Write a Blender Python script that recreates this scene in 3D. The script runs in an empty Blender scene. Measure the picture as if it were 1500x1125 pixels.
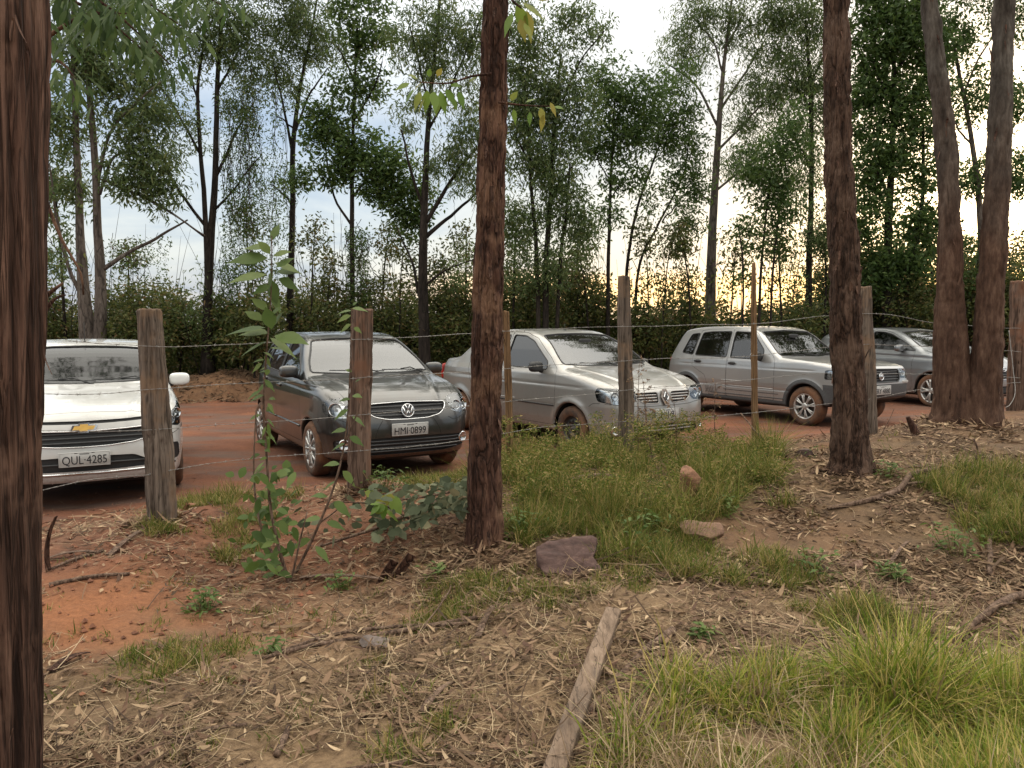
import bpy, math, random, time
import numpy as np
from mathutils import Vector, Matrix
T0 = time.time()
SC = bpy.context.scene
COL = SC.collection
rng = np.random.default_rng(11)
random.seed(7)
CAMZ = 1.6
F = 1127.0
PITCH = math.atan((562.5 - 481.0) / F)

def U(px, py, D):
    """point at depth D (metres ahead of the viewpoint) seen at photo pixel px,py"""
    x = (px - 750) / F; y = (562.5 - py) / F
    dy = math.cos(PITCH) + y * math.sin(PITCH); dz = -math.sin(PITCH) + y * math.cos(PITCH)
    return np.array([x / dy * D, D, CAMZ + dz / dy * D])

def clock(s): print("[%.1fs] %s" % (time.time() - T0, s))

# ---------------------------------------------------------------- objects
def link(name, data, parent=None):
    o = bpy.data.objects.new(name, data); COL.objects.link(o)
    if parent is not None: o.parent = parent
    return o
def tag(o, label=None, cat=None, group=None, kind=None):
    if label: o['label'] = label
    if cat: o['category'] = cat
    if group: o['group'] = group
    if kind: o['kind'] = kind
    return o
def empty(name, loc=(0, 0, 0), rz=0.0):
    o = link(name, None); o.location = loc; o.rotation_euler = (0, 0, rz); o.empty_display_size = .2
    return o

def mesh(name, V, Fc, mat=None, parent=None, smooth=True, normals=None, mats=None, mi=None):
    """V (n,3); Fc array (m,k) or list of arrays/lists"""
    V = np.asarray(V, dtype=np.float32).reshape(-1, 3)
    me = bpy.data.meshes.new(name)
    if isinstance(Fc, np.ndarray) and Fc.ndim == 2:
        groups = [Fc]
    else:
        groups = [g for g in Fc if len(g)]
        if groups and not (isinstance(groups[0], np.ndarray) and groups[0].ndim == 2):
            d = {}
            for f in groups: d.setdefault(len(f), []).append(f)
            groups = [np.array(v, dtype=np.int32) for v in d.values()]
    me.vertices.add(len(V)); me.vertices.foreach_set('co', V.ravel())
    nl = sum(g.size for g in groups); nf = sum(len(g) for g in groups)
    me.loops.add(nl); me.polygons.add(nf)
    me.loops.foreach_set('vertex_index', np.concatenate([g.ravel() for g in groups]).astype(np.int32))
    st = []; tot = []; k = 0
    for g in groups:
        n = g.shape[1]; st.append(k + np.arange(len(g)) * n); tot.append(np.full(len(g), n)); k += g.size
    me.polygons.foreach_set('loop_start', np.concatenate(st).astype(np.int32))
    try: me.polygons.foreach_set('loop_total', np.concatenate(tot).astype(np.int32))
    except Exception: pass
    me.update(calc_edges=True)
    me.polygons.foreach_set('use_smooth', np.full(nf, bool(smooth)))
    if mats:
        for m_ in mats: me.materials.append(m_)
        if mi is not None: me.polygons.foreach_set('material_index', np.asarray(mi, dtype=np.int32))
    elif mat is not None: me.materials.append(mat)
    if normals is not None:
        me.normals_split_custom_set_from_vertices(np.asarray(normals, dtype=np.float32))
    me.update()
    return link(name, me, parent)

class MB:
    """collects shapes into one mesh"""
    def __init__(s): s.V = []; s.F = []; s.n = 0
    def add(s, V, Fc):
        V = np.asarray(V, float).reshape(-1, 3)
        if isinstance(Fc, np.ndarray): s.F.append(Fc + s.n)
        else:
            d = {}
            for f in Fc: d.setdefault(len(f), []).append(f)
            for v in d.values(): s.F.append(np.array(v) + s.n)
        s.V.append(V); s.n += len(V); return s
    def build(s, name, mat, parent=None, smooth=True):
        d = {}
        for g in s.F: d.setdefault(g.shape[1], []).append(g)
        return mesh(name, np.concatenate(s.V), [np.concatenate(v) for v in d.values()], mat, parent, smooth)
    def box(s, c, h, M=None, bev=0.0):
        cx, cy, cz = c; hx, hy, hz = h
        if bev > 0:
            P = []
            b = bev
            for sx in (-1, 1):
                for sy in (-1, 1):
                    for sz in (-1, 1):
                        P += [(sx*(hx-b), sy*(hy-b), sz*hz), (sx*hx, sy*(hy-b), sz*(hz-b)), (sx*(hx-b), sy*hy, sz*(hz-b))]
            P = np.array(P)
            import bmesh
            bm = bmesh.new(); vs = [bm.verts.new(p) for p in P]
            bmesh.ops.convex_hull(bm, input=vs); bm.verts.index_update()
            V = np.array([v.co[:] for v in bm.verts]); Fc = [[v.index for v in f.verts] for f in bm.faces]; bm.free()
        else:
            V = np.array([(x*hx, y*hy, z*hz) for x in (-1, 1) for y in (-1, 1) for z in (-1, 1)], float)
            Fc = np.array([(0,1,3,2),(4,6,7,5),(0,4,5,1),(2,3,7,6),(0,2,6,4),(1,5,7,3)])
        if M is not None: V = V @ np.array(M).T
        return s.add(V + np.array(c), Fc)
    def tube(s, P, R, seg=8, cap=True):
        V, Fc = tube(P, R, seg, cap); return s.add(V, Fc)

def tube(P, R, seg=8, cap=True):
    P = np.asarray(P, float); n = len(P)
    R = np.broadcast_to(np.asarray(R, float), (n,)) if np.ndim(R) == 0 or len(np.atleast_1d(R)) == n else np.interp(np.linspace(0, 1, n), np.linspace(0, 1, len(R)), R)
    T = np.gradient(P, axis=0); T /= np.linalg.norm(T, axis=1)[:, None] + 1e-9
    a = np.array([0, 0, 1.0]) if abs(T[0][2]) < .8 else np.array([1.0, 0, 0])
    N = np.zeros_like(P); u = np.cross(T[0], a); u /= np.linalg.norm(u); N[0] = u
    for i in range(1, n):
        u = N[i-1] - T[i] * np.dot(N[i-1], T[i]); N[i] = u / (np.linalg.norm(u) + 1e-9)
    B = np.cross(T, N)
    th = np.linspace(0, 2*math.pi, seg, endpoint=False)
    V = P[:, None, :] + R[:, None, None] * (np.cos(th)[None, :, None] * N[:, None, :] + np.sin(th)[None, :, None] * B[:, None, :])
    i = np.arange(n-1)[:, None] * seg; j = np.arange(seg)[None, :]; j2 = (j + 1) % seg
    Fc = np.stack([i + j, i + j2, i + seg + j2, i + seg + j], -1).reshape(-1, 4)
    V = V.reshape(-1, 3)
    if cap:
        V = np.vstack([V, P[0], P[-1]]); c0 = n*seg; c1 = c0 + 1
        jj = np.arange(seg); k = (jj + 1) % seg
        caps = np.concatenate([np.stack([np.full(seg, c0), k, jj], -1), np.stack([np.full(seg, c1), (n-1)*seg + jj, (n-1)*seg + k], -1)])
        return V, [*Fc.tolist(), *caps.tolist()]
    return V, Fc

def spline(P, n=12):
    """Catmull-Rom resample of a polyline (open)"""
    P = np.asarray(P, float)
    if len(P) < 3: 
        t = np.linspace(0, 1, n)[:, None]; return P[0] * (1-t) + P[-1] * t
    Q = np.vstack([2*P[0]-P[1], P, 2*P[-1]-P[-2]])
    L = np.concatenate([[0], np.cumsum(np.linalg.norm(np.diff(P, axis=0), axis=1))]); u = np.linspace(0, L[-1], n)
    out = []
    for x in u:
        k = min(np.searchsorted(L, x, side='right') - 1, len(P) - 2); t = (x - L[k]) / (L[k+1] - L[k] + 1e-12)
        p0, p1, p2, p3 = Q[k], Q[k+1], Q[k+2], Q[k+3]
        out.append(.5*((2*p1) + (-p0+p2)*t + (2*p0-5*p1+4*p2-p3)*t*t + (-p0+3*p1-3*p2+p3)*t**3))
    return np.array(out)

def arcr(P, R, n):
    """radii given at the control points, resampled along the curve's length"""
    P = np.asarray(P, float); L = np.concatenate([[0], np.cumsum(np.linalg.norm(np.diff(P, axis=0), axis=1))]); L /= L[-1]
    return np.interp(np.linspace(0, 1, n), L if len(R) == len(P) else np.linspace(0, 1, len(R)), R)
def vnoise(P, scale=1.0, seed=0):
    """smooth value noise, vectorised, range about -1..1; P (n,3)"""
    P = np.asarray(P, float) / scale + seed * 17.31
    i = np.floor(P).astype(np.int64); f = P - i; f = f*f*(3-2*f)
    def h(a, b, c):
        x = (a * 374761393 + b * 668265263 + c * 2147483647 + seed * 974634777) & 0xffffffff
        x = ((x ^ (x >> 13)) * 1274126177) & 0xffffffff
        x = x ^ (x >> 16)
        return (x & 0xffff) / 32767.5 - 1
    r = 0
    for dx in (0, 1):
        for dy in (0, 1):
            for dz in (0, 1):
                w = (f[:, 0] if dx else 1-f[:, 0]) * (f[:, 1] if dy else 1-f[:, 1]) * (f[:, 2] if dz else 1-f[:, 2])
                r = r + w * h(i[:, 0]+dx, i[:, 1]+dy, i[:, 2]+dz)
    return r
def fbm(P, scale=1.0, seed=0, oct=4):
    r = 0; a = 1.0
    for k in range(oct): r = r + a * vnoise(P, scale / 2**k, seed + k*3); a *= .5
    return r

# ---------------------------------------------------------------- materials
class N:
    def __init__(s, name):
        s.m = bpy.data.materials.new(name); s.m.use_nodes = True; s.t = s.m.node_tree
        s.b = s.t.nodes['Principled BSDF']; s.o = s.t.nodes['Material Output']
    def new(s, typ, **kw):
        n = s.t.nodes.new(typ)
        for k, v in kw.items():
            if k.startswith('_'): setattr(n, k[1:], v)
            else:
                key = k.replace('__', ' ')
                n.inputs[key].default_value = v
        return n
    def l(s, a, b): s.t.links.new(a, b); return s
    def coord(s, kind='Object'): return s.new('ShaderNodeTexCoord').outputs[kind]
    def noise(s, scale, detail=6, rough=.6, vec=None, stretch=None, dist=0):
        n = s.new('ShaderNodeTexNoise'); n.inputs['Scale'].default_value = scale; n.inputs['Detail'].default_value = detail
        n.inputs['Roughness'].default_value = rough; n.inputs['Distortion'].default_value = dist
        v = vec if vec is not None else s.coord()
        if stretch:
            mp = s.new('ShaderNodeMapping'); mp.inputs['Scale'].default_value = stretch; s.l(v, mp.inputs['Vector']); v = mp.outputs['Vector']
        s.l(v, n.inputs['Vector']); return n.outputs['Fac']
    def ramp(s, fac, stops):
        r = s.new('ShaderNodeValToRGB'); s.l(fac, r.inputs['Fac']); e = r.color_ramp.elements
        while len(e) < len(stops): e.new(.5)
        for k, (p, c) in enumerate(stops):
            e[k].position = p; e[k].color = (*c, 1) if len(c) == 3 else c
        return r.outputs['Color']
    def fr(s, fac, a, b):
        r = s.new('ShaderNodeMapRange'); s.l(fac, r.inputs['Value']); r.inputs['From Min'].default_value = a; r.inputs['From Max'].default_value = b
        return r.outputs['Result']
    def mix(s, fac, a, b, mode='MIX'):
        n = s.t.nodes.new('ShaderNodeMix'); n.data_type = 'RGBA'; n.blend_type = mode
        if isinstance(fac, (int, float)): n.inputs[0].default_value = fac
        else: s.l(fac, n.inputs[0])
        for v, i in ((a, 6), (b, 7)):
            if isinstance(v, tuple): n.inputs[i].default_value = (*v, 1)
            else: s.l(v, n.inputs[i])
        return n.outputs[2]
    def math(s, op, a, b=0.0):
        n = s.new('ShaderNodeMath', _operation=op)
        for v, i in ((a, 0), (b, 1)):
            if isinstance(v, (int, float)): n.inputs[i].default_value = v
            else: s.l(v, n.inputs[i])
        return n.outputs[0]
    def bump(s, h, strength=.5, dist=.01):
        n = s.new('ShaderNodeBump'); n.inputs['Strength'].default_value = strength; n.inputs['Distance'].default_value = dist
        s.l(h, n.inputs['Height']); s.l(n.outputs['Normal'], s.b.inputs['Normal']); return n
    def base(s, c):
        if isinstance(c, tuple): s.b.inputs['Base Color'].default_value = (*c, 1)
        else: s.l(c, s.b.inputs['Base Color'])
        return s
    def set(s, **kw):
        for k, v in kw.items():
            i = s.b.inputs[k.replace('_', ' ')]
            if isinstance(v, (int, float)): i.default_value = v
            elif isinstance(v, tuple): i.default_value = v
            else: s.l(v, i)
        return s
def simple(name, c, rough=.6, metal=0.0, var=.25, scale=20, bump=0.0):
    n = N(name); f = n.noise(scale)
    a = tuple(x*(1-var) for x in c); b = tuple(min(1, x*(1+var)) for x in c)
    n.base(n.ramp(f, [(.3, a), (.7, b)])).set(Roughness=rough, Metallic=metal)
    if bump: n.bump(f, bump, .004)
    return n.m
# ================================================================ cars: an implicit surface per car, meshed and cut into panels
def chaikin(P, it=2, closed=True):
    P = np.asarray(P, float)
    for _ in range(it):
        if closed: A = P; B = np.roll(P, -1, 0)
        else: A = P[:-1]; B = P[1:]
        Q = np.empty((len(A)*2, P.shape[1])); Q[0::2] = A*.75 + B*.25; Q[1::2] = A*.25 + B*.75
        if not closed: Q = np.vstack([P[:1], Q, P[-1:]])
        P = Q
    return P
def sd_poly(P, X, Y):
    """signed distance to a closed polygon (negative inside)"""
    X = np.asarray(X, float); Y = np.asarray(Y, float); sh = X.shape; X = X.ravel(); Y = Y.ravel()
    d = np.full(X.shape, 1e9); ins = np.zeros(X.shape, bool); n = len(P)
    for i in range(n):
        ax, ay = P[i]; bx, by = P[(i+1) % n]; ex, ey = bx-ax, by-ay; wx, wy = X-ax, Y-ay
        t = np.clip((wx*ex + wy*ey) / (ex*ex + ey*ey + 1e-12), 0, 1)
        d = np.minimum(d, (wx-ex*t)**2 + (wy-ey*t)**2)
        c = ((ay > Y) != (by > Y))
        if abs(ey) > 1e-12: ins ^= c & (X < ax + (Y-ay) * ex / ey)
    return (np.where(ins, -1, 1) * np.sqrt(d)).reshape(sh)
def nearest_on(P, X, Y):
    best = np.full(X.shape, 1e9); ox = X.copy(); oy = Y.copy(); n = len(P)
    for i in range(n):
        ax, ay = P[i]; bx, by = P[(i+1) % n]; ex, ey = bx-ax, by-ay
        t = np.clip(((X-ax)*ex + (Y-ay)*ey) / (ex*ex + ey*ey + 1e-12), 0, 1)
        qx = ax+ex*t; qy = ay+ey*t; d = (X-qx)**2 + (Y-qy)**2; m = d < best
        best[m] = d[m]; ox[m] = qx[m]; oy[m] = qy[m]
    return ox, oy
def smax(a, b, k):
    h = np.clip(.5 + .5*(a-b)/k, 0, 1); return b*(1-h) + a*h + k*h*(1-h)
def smin(a, b, k): return -smax(-a, -b, k)

class Table:
    """bilinear lookup of a 2-D distance, fast"""
    def __init__(s, P, x0, x1, y0, y1, h=.01):
        s.x0, s.y0, s.h = x0, y0, h; xs = np.arange(x0, x1+h, h); ys = np.arange(y0, y1+h, h)
        s.n, s.m = len(xs), len(ys); s.T = sd_poly(P, *np.meshgrid(xs, ys, indexing='ij'))
    def __call__(s, x, y):
        u = np.clip((x-s.x0)/s.h, 0, s.n-1.001); v = np.clip((y-s.y0)/s.h, 0, s.m-1.001); i = u.astype(int); j = v.astype(int); u = u-i; v = v-j
        T = s.T; return (T[i, j]*(1-u)+T[i+1, j]*u)*(1-v) + (T[i, j+1]*(1-u)+T[i+1, j+1]*u)*v

class Car:
    def __init__(s, spec, h=.02):
        s.p = spec; p = spec; s.L = p['L']; s.W = p['W']/2; L = s.L
        s.side = Table(chaikin(p['side'], p.get('soft', 2)), -.3, L+.3, -.1, 1.8)
        pl = p['plan']; s.plan = Table(chaikin(pl + [(x, -y) for x, y in pl[::-1]], 2), -.3, L+.3, -.1, 1.2)
        s.sz = np.array(p['sec'])
        s.fx = p['fo']; s.rx = p['fo'] + p['wb']; s.Rw = p['Rw']; s.arch = p['arch']
        xs = np.arange(-.08, L+.1, h); ys = np.arange(-s.W-.1, s.W+.1001, h); zs = np.arange(.08, p['H']+.1, h)
        G = np.meshgrid(xs, ys, zs, indexing='ij'); f = s.f(*G)
        s.V, s.Fc = nets(f, xs, ys, zs)
        for _ in range(2): s.V = s.newton(s.V)
        s.parts = {}
        s.alive = s.Fc
    def f(s, x, y, z):
        p = s.p; a = np.abs(y); L = s.L
        bow = p['bow'] * (1 - 2*np.clip(x, 0, L)/L); 
        dside = s.side(x - bow*a*a, z + p['crown']*a*a*np.clip((z-.6)/.5, 0, 1))
        w = np.interp(z, s.sz[:, 0], s.sz[:, 1])
        tum = p.get('tum', 0)
        sh = s.W - w
        dplan = s.plan(x, np.clip(a + sh, 0, 1.15))
        k = np.where(z > p['belt'], p['kr'], p['kb'])
        d = smax(dside, dplan, k)
        # fender flares: a soft swelling round each wheel opening
        for cx in (s.fx, s.rx):
            r = np.sqrt((x-cx)**2 + (z-s.Rw)**2)
            d = d - p['flare']*np.exp(-(np.clip(r-s.arch-.01, 0, 9)/.055)**2) * np.clip((a-.5)/.1, 0, 1) * np.clip((z-.17)/.1, 0, 1)
        for g in p.get('grooves', []):      # shallow pressed lines along the sides: z at front, z at rear, depth, width
            z0, z1, dep, wd = g
            zz = z0 + (z1-z0)*x/L
            d = d + dep*np.exp(-((z-zz)/wd)**2) * np.clip((a-.55)/.1, 0, 1) * np.clip((x-.5)/.2, 0, 1) * np.clip((L-.35-x)/.2, 0, 1)
        if p.get('hoodline'):
            y0, y1, dep = p['hoodline']; yy = y0 + (y1-y0)*np.clip(x/1.0, 0, 1)
            d = d - dep*np.exp(-((a-yy)/.03)**2) * np.clip((z-.7)/.1, 0, 1) * np.clip((1.15-x)/.2, 0, 1)
        # wheel wells
        for cx in (s.fx, s.rx):
            r = np.sqrt((x-cx)**2 + (z-s.Rw)**2)
            d = smax(d, -np.maximum(r - s.arch, .42 - a), .012)
        return d
    def grad(s, V, e=.004):
        g = np.empty_like(V)
        for i in range(3):
            A = V.copy(); B = V.copy(); A[:, i] += e; B[:, i] -= e
            g[:, i] = (s.f(*A.T) - s.f(*B.T)) / (2*e)
        return g
    def newton(s, V, axis=None):
        d = s.f(*V.T); g = s.grad(V); V = V.copy()
        if axis is None:
            g2 = (g*g).sum(1) + 1e-6; st = -(d/g2)[:, None]*g
            n = np.linalg.norm(st, axis=1, keepdims=True); V += st*np.minimum(1, .02/(n+1e-9))
        else:
            gi = g[:, axis]; gi = np.where(np.abs(gi) < .25, np.sign(gi+1e-9)*.25, gi); V[:, axis] -= np.clip(d/gi, -.02, .02)
        return V
    def basis(s, view):
        if view == 'side': return np.array([[1, 0, 0], [0, 0, 1], [0, 1, 0]], float)
        if view == 'front': return np.array([[0, 1, 0], [0, 0, 1], [1, 0, 0]], float)
        if view == 'top': return np.array([[1, 0, 0], [0, 1, 0], [0, 0, 1]], float)
        sg, al = view; al = math.radians(al)      # oblique view onto a front corner
        return np.array([[math.sin(al), sg*math.cos(al), 0], [0, 0, 1], [-math.cos(al), sg*math.sin(al), 0]])
    def slide(s, V, d):
        """return points to the surface along one direction"""
        f = s.f(*V.T); e = .004; g = (s.f(*(V+d*e).T) - s.f(*(V-d*e).T))/(2*e)
        g = np.where(np.abs(g) < .25, np.where(g < 0, -.25, .25), g)
        return V - np.clip(f/g, -.02, .02)[:, None]*d
    def cut(s, key, poly, view, mask=None, gap=.0, offset=0.0):
        """move the faces inside one outline off the body. view: 'side' (x,z), 'front' (y,z), 'top' (x,y) or (sign, degrees). mask(C, Nrm) limits them."""
        R = s.basis(view); poly = np.asarray(poly, float)
        Fc = s.alive; C = s.V[Fc].mean(1); Q = C @ R.T
        lo = poly.min(0) - .03; hi = poly.max(0) + .03
        cand = (Q[:, 0] > lo[0]) & (Q[:, 0] < hi[0]) & (Q[:, 1] > lo[1]) & (Q[:, 1] < hi[1])
        if mask is not None:
            cn = np.cross(s.V[Fc[:, 2]] - s.V[Fc[:, 0]], s.V[Fc[:, 3]] - s.V[Fc[:, 1]]); cn /= np.linalg.norm(cn, axis=1)[:, None] + 1e-12
            cand &= mask(C, cn)
        idx = np.where(cand)[0]; sel = np.zeros(len(Fc), bool)
        sel[idx[sd_poly(poly, Q[idx, 0], Q[idx, 1]) < 0]] = True
        A = Fc[sel]; B = Fc[~sel]
        if not len(A): print('empty cut', key); return None
        ua = np.unique(A); bd = np.intersect1d(ua, np.unique(B))
        q = s.V[bd] @ R.T; nx, ny = nearest_on(poly, q[:, 0], q[:, 1])
        near = np.hypot(nx - q[:, 0], ny - q[:, 1]) < .035
        bd2 = bd[near]; q = q[near]; q[:, 0] = nx[near]; q[:, 1] = ny[near]; W = q @ R
        for _ in range(4): W = s.slide(W, R[2])
        s.V[bd2] = W
        PV = s.V[ua].copy(); m = np.full(len(s.V), -1); m[ua] = np.arange(len(ua)); PF = m[A]
        if gap > 0 and len(bd2):
            k = m[bd2]; q = PV[k] @ R.T; e = 1e-3
            gx = sd_poly(poly, q[:, 0]+e, q[:, 1]) - sd_poly(poly, q[:, 0]-e, q[:, 1]); gy = sd_poly(poly, q[:, 0], q[:, 1]+e) - sd_poly(poly, q[:, 0], q[:, 1]-e)
            n = np.hypot(gx, gy) + 1e-9; q[:, 0] -= gap*gx/n; q[:, 1] -= gap*gy/n
            W = q @ R
            for _ in range(2): W = s.slide(W, R[2])
            PV[k] = W
        s.alive = B
        nr = s.normals(PV)
        if offset: PV = PV + nr*offset
        s.parts[key] = (PV, PF, nr)
        return s.parts[key]
    def take(s, key, pred):
        """move faces chosen by a test on centre and normal (no outline)"""
        Fc = s.alive; C = s.V[Fc].mean(1)
        cn = np.cross(s.V[Fc[:, 2]] - s.V[Fc[:, 0]], s.V[Fc[:, 3]] - s.V[Fc[:, 1]]); cn /= np.linalg.norm(cn, axis=1)[:, None] + 1e-12
        sel = pred(C, cn); A = Fc[sel]; s.alive = Fc[~sel]
        ua = np.unique(A); m = np.full(len(s.V), -1); m[ua] = np.arange(len(ua)); PV = s.V[ua].copy()
        s.parts[key] = (PV, m[A], s.normals(PV))
    def normals(s, V):
        g = s.grad(V, .006); return g / (np.linalg.norm(g, axis=1)[:, None] + 1e-9)
    def rest(s):
        u = np.unique(s.alive); m = np.full(len(s.V), -1); m[u] = np.arange(len(u)); V = s.V[u]; return V, m[s.alive], s.normals(V)
    def on(s, view, a, b, sgn=1):
        """a point of the surface seen from one side, by marching"""
        a = np.atleast_1d(np.asarray(a, float)); b = np.atleast_1d(np.asarray(b, float)); out = np.zeros((len(a), 3))
        if view == 'front': st, en, ax, ia, ib = -.1, 2.3, 0, 1, 2
        elif view == 'side': st, en, ax, ia, ib = sgn*1.05, 0.0, 1, 0, 2
        elif view == 'rear': st, en, ax, ia, ib = s.L+.1, s.L-1.3, 0, 1, 2
        else: st, en, ax, ia, ib = 1.75, .3, 2, 0, 1
        out[:, ia] = a; out[:, ib] = b; out[:, ax] = st; done = np.zeros(len(a), bool); N_ = 240; step = (en-st)/N_
        for _ in range(N_):
            d = s.f(*out.T); done |= d <= 0; out[~done, ax] += step
            if done.all(): break
        for _ in range(4): out = s.newton(out, ax)
        return out
    def strip(s, view, pts, r, sgn=1, off=0.0, n=40, closed=False, seg=6):
        """a tube laid along a line on the surface"""
        P = np.asarray(pts, float)
        P2 = spline(P, n) if not closed else chaikin(P, 2)
        Q = s.on(view, P2[:, 0], P2[:, 1], sgn)
        if off: Q = Q + s.normals(Q)*off
        if closed: Q = np.vstack([Q, Q[:2]])
        return tube(Q, r, seg, not closed)

def nets(f, xs, ys, zs):
    s = f < 0; nx, ny, nz = f.shape
    c = s[:-1, :-1, :-1].astype(np.int8)*0
    for a in (0, 1):
        for b in (0, 1):
            for d in (0, 1): c = c + s[a:nx-1+a, b:ny-1+b, d:nz-1+d]
    act = (c > 0) & (c < 8); I = np.argwhere(act); idx = np.full(act.shape, -1, np.int64); idx[act] = np.arange(len(I))
    S = np.zeros((len(I), 3)); K = np.zeros(len(I))
    cor = [(a, b, d) for a in (0, 1) for b in (0, 1) for d in (0, 1)]
    for u in cor:
        for ax in range(3):
            if u[ax]: continue
            v = list(u); v[ax] = 1
            fa = f[I[:, 0]+u[0], I[:, 1]+u[1], I[:, 2]+u[2]]; fb = f[I[:, 0]+v[0], I[:, 1]+v[1], I[:, 2]+v[2]]
            m = (fa < 0) != (fb < 0); t = np.where(m, fa/(fa-fb+1e-12), 0); P = np.tile(np.array(u, float), (len(I), 1)); P[:, ax] += t
            S[m] += P[m]; K[m] += 1
    V = (I + S/K[:, None]) * np.array([xs[1]-xs[0], ys[1]-ys[0], zs[1]-zs[0]]) + np.array([xs[0], ys[0], zs[0]])
    out = []
    for ax in range(3):
        sl0 = [slice(None)]*3; sl1 = [slice(None)]*3; sl0[ax] = slice(0, -1); sl1[ax] = slice(1, None)
        ch = s[tuple(sl0)] != s[tuple(sl1)]; E = np.argwhere(ch); b, c_ = [(1, 2), (2, 0), (0, 1)][ax]
        E = E[(E[:, b] > 0) & (E[:, c_] > 0) & (E[:, b] < f.shape[b]-1) & (E[:, c_] < f.shape[c_]-1)]
        q = []
        for db, dc in ((-1, -1), (0, -1), (0, 0), (-1, 0)):
            e = E.copy(); e[:, b] += db; e[:, c_] += dc; q.append(idx[e[:, 0], e[:, 1], e[:, 2]])
        Q = np.stack(q, -1); inside = s[E[:, 0], E[:, 1], E[:, 2]]
        Q[~inside] = Q[~inside][:, ::-1]; out.append(Q)
    Q = np.concatenate(out); return V, Q[(Q >= 0).all(1)]
# ---------------------------------------------------------------- car materials
def paint(name, c, metal, rough, mud=(.17, .085, .045), mudz=.42, dust=.12):
    n = N(name); co = n.coord(); sep = n.new('ShaderNodeSeparateXYZ'); n.l(co, sep.inputs[0])
    big = n.noise(3.0, 8, .65); fine = n.noise(45, 4)
    lvl = n.math('ADD', sep.outputs['Z'], n.math('MULTIPLY', n.math('SUBTRACT', big, .5), .55))
    m = n.fr(lvl, mudz+.12, mudz-.22); m.node.clamp = True
    m2 = n.math('MULTIPLY', m, n.fr(fine, .25, .75)); 
    film = n.math('MULTIPLY', n.fr(n.noise(7, 6), .35, .8), dust)
    mm = n.math('MAXIMUM', m2, film)
    col = n.mix(mm, c, mud)
    n.base(col); n.set(Metallic=n.math('MULTIPLY', n.math('SUBTRACT', 1.0, mm), metal), Roughness=n.math('ADD', n.math('MULTIPLY', mm, .5), rough))
    n.set(Coat_Weight=n.math('SUBTRACT', .9, mm), Coat_Roughness=.06)
    # back faces of the shell are coloured near-black in place of the body paint
    g = n.new('ShaderNodeNewGeometry'); d = n.new('ShaderNodeBsdfDiffuse'); d.inputs['Color'].default_value = (.008, .008, .008, 1)
    x = n.new('ShaderNodeMixShader'); n.l(g.outputs['Backfacing'], x.inputs[0]); n.l(n.b.outputs[0], x.inputs[1]); n.l(d.outputs[0], x.inputs[2]); n.l(x.outputs[0], n.o.inputs[0])
    return n.m
def glassmat(name, tint, base, ior=1.55, rough=.02, dust=0.0):
    n = N(name); tr = n.new('ShaderNodeBsdfTransparent'); tr.inputs[0].default_value = (*tint, 1)
    gl = n.new('ShaderNodeBsdfGlossy'); gl.inputs['Roughness'].default_value = rough; gl.inputs['Color'].default_value = (.95, .97, 1, 1)
    fr = n.new('ShaderNodeFresnel'); fr.inputs['IOR'].default_value = ior
    fac = n.math('ADD', fr.outputs[0], base); fac.node.use_clamp = True
    x = n.new('ShaderNodeMixShader'); n.l(fac, x.inputs[0]); n.l(tr.outputs[0], x.inputs[1]); n.l(gl.outputs[0], x.inputs[2])
    out = x
    if dust:
        d = n.new('ShaderNodeBsdfDiffuse'); d.inputs[0].default_value = (.35, .3, .25, 1)
        x2 = n.new('ShaderNodeMixShader'); f = n.math('MULTIPLY', n.fr(n.noise(5, 6), .2, .8), dust); n.l(f, x2.inputs[0]); n.l(x.outputs[0], x2.inputs[1]); n.l(d.outputs[0], x2.inputs[2]); out = x2
    n.l(out.outputs[0], n.o.inputs[0]); return n.m
MAT = {}
MAT['white'] = paint('white_paint', (.54, .54, .53), 0.0, .25, dust=.08, mudz=.30)
MAT['grey'] = paint('graphite_paint', (.052, .054, .054), .75, .28, mudz=.40, dust=.10)
MAT['silver'] = paint('silver_paint', (.345, .34, .325), .62, .33, mudz=.38, dust=.2)
MAT['silver2'] = paint('silver_paint_cool', (.38, .38, .375), .62, .30, mudz=.44, dust=.12)
MAT['steel'] = paint('steel_grey_paint', (.26, .275, .29), .6, .28, mudz=.42, dust=.10)
MAT['white_clean'] = paint('white_mirror_paint', (.78, .78, .76), 0.0, .22, dust=.05, mudz=-9)
MAT['grey_clean'] = paint('graphite_mirror_paint', (.075, .078, .078), .75, .28, mudz=-9)
MAT['steel_clean'] = paint('steel_grey_mirror_paint', (.24, .255, .27), .7, .28, mudz=-9)
MAT['black'] = simple('black_plastic', (.022, .022, .023), .55, bump=.2, scale=90)
MAT['dkgrey'] = simple('grey_plastic', (.06, .062, .065), .6, bump=.2, scale=60)
MAT['void'] = simple('wheel_well_black', (.012, .011, .010), .9)
MAT['cloth'] = simple('seat_cloth', (.06, .06, .065), .9)
MAT['chrome'] = simple('chrome_trim', (.75, .76, .78), .12, 1.0, var=.04)
MAT['alu'] = simple('wheel_silver', (.48, .48, .47), .32, .75, var=.12, scale=9)
MAT['steelrim'] = simple('steel_rim_black', (.035, .033, .032), .5, .4)
MAT['gold'] = simple('gold_badge', (.80, .50, .13), .3, .25, var=.1)
MAT['plate'] = simple('plate_grey', (.42, .42, .41), .5, .1, var=.08, scale=15)
MAT['ink'] = simple('plate_black', (.015, .015, .018), .6)
MAT['amber'] = simple('amber_lens', (.7, .22, .03), .2)
MAT['reflector'] = simple('lamp_reflector', (.62, .63, .65), .14, .9, var=.2, scale=14)
MAT['glass'] = glassmat('window_glass', (.30, .33, .32), .03, dust=.03)
MAT['glass_dark'] = glassmat('window_glass_dark', (.06, .065, .07), .03, rough=.06)
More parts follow.
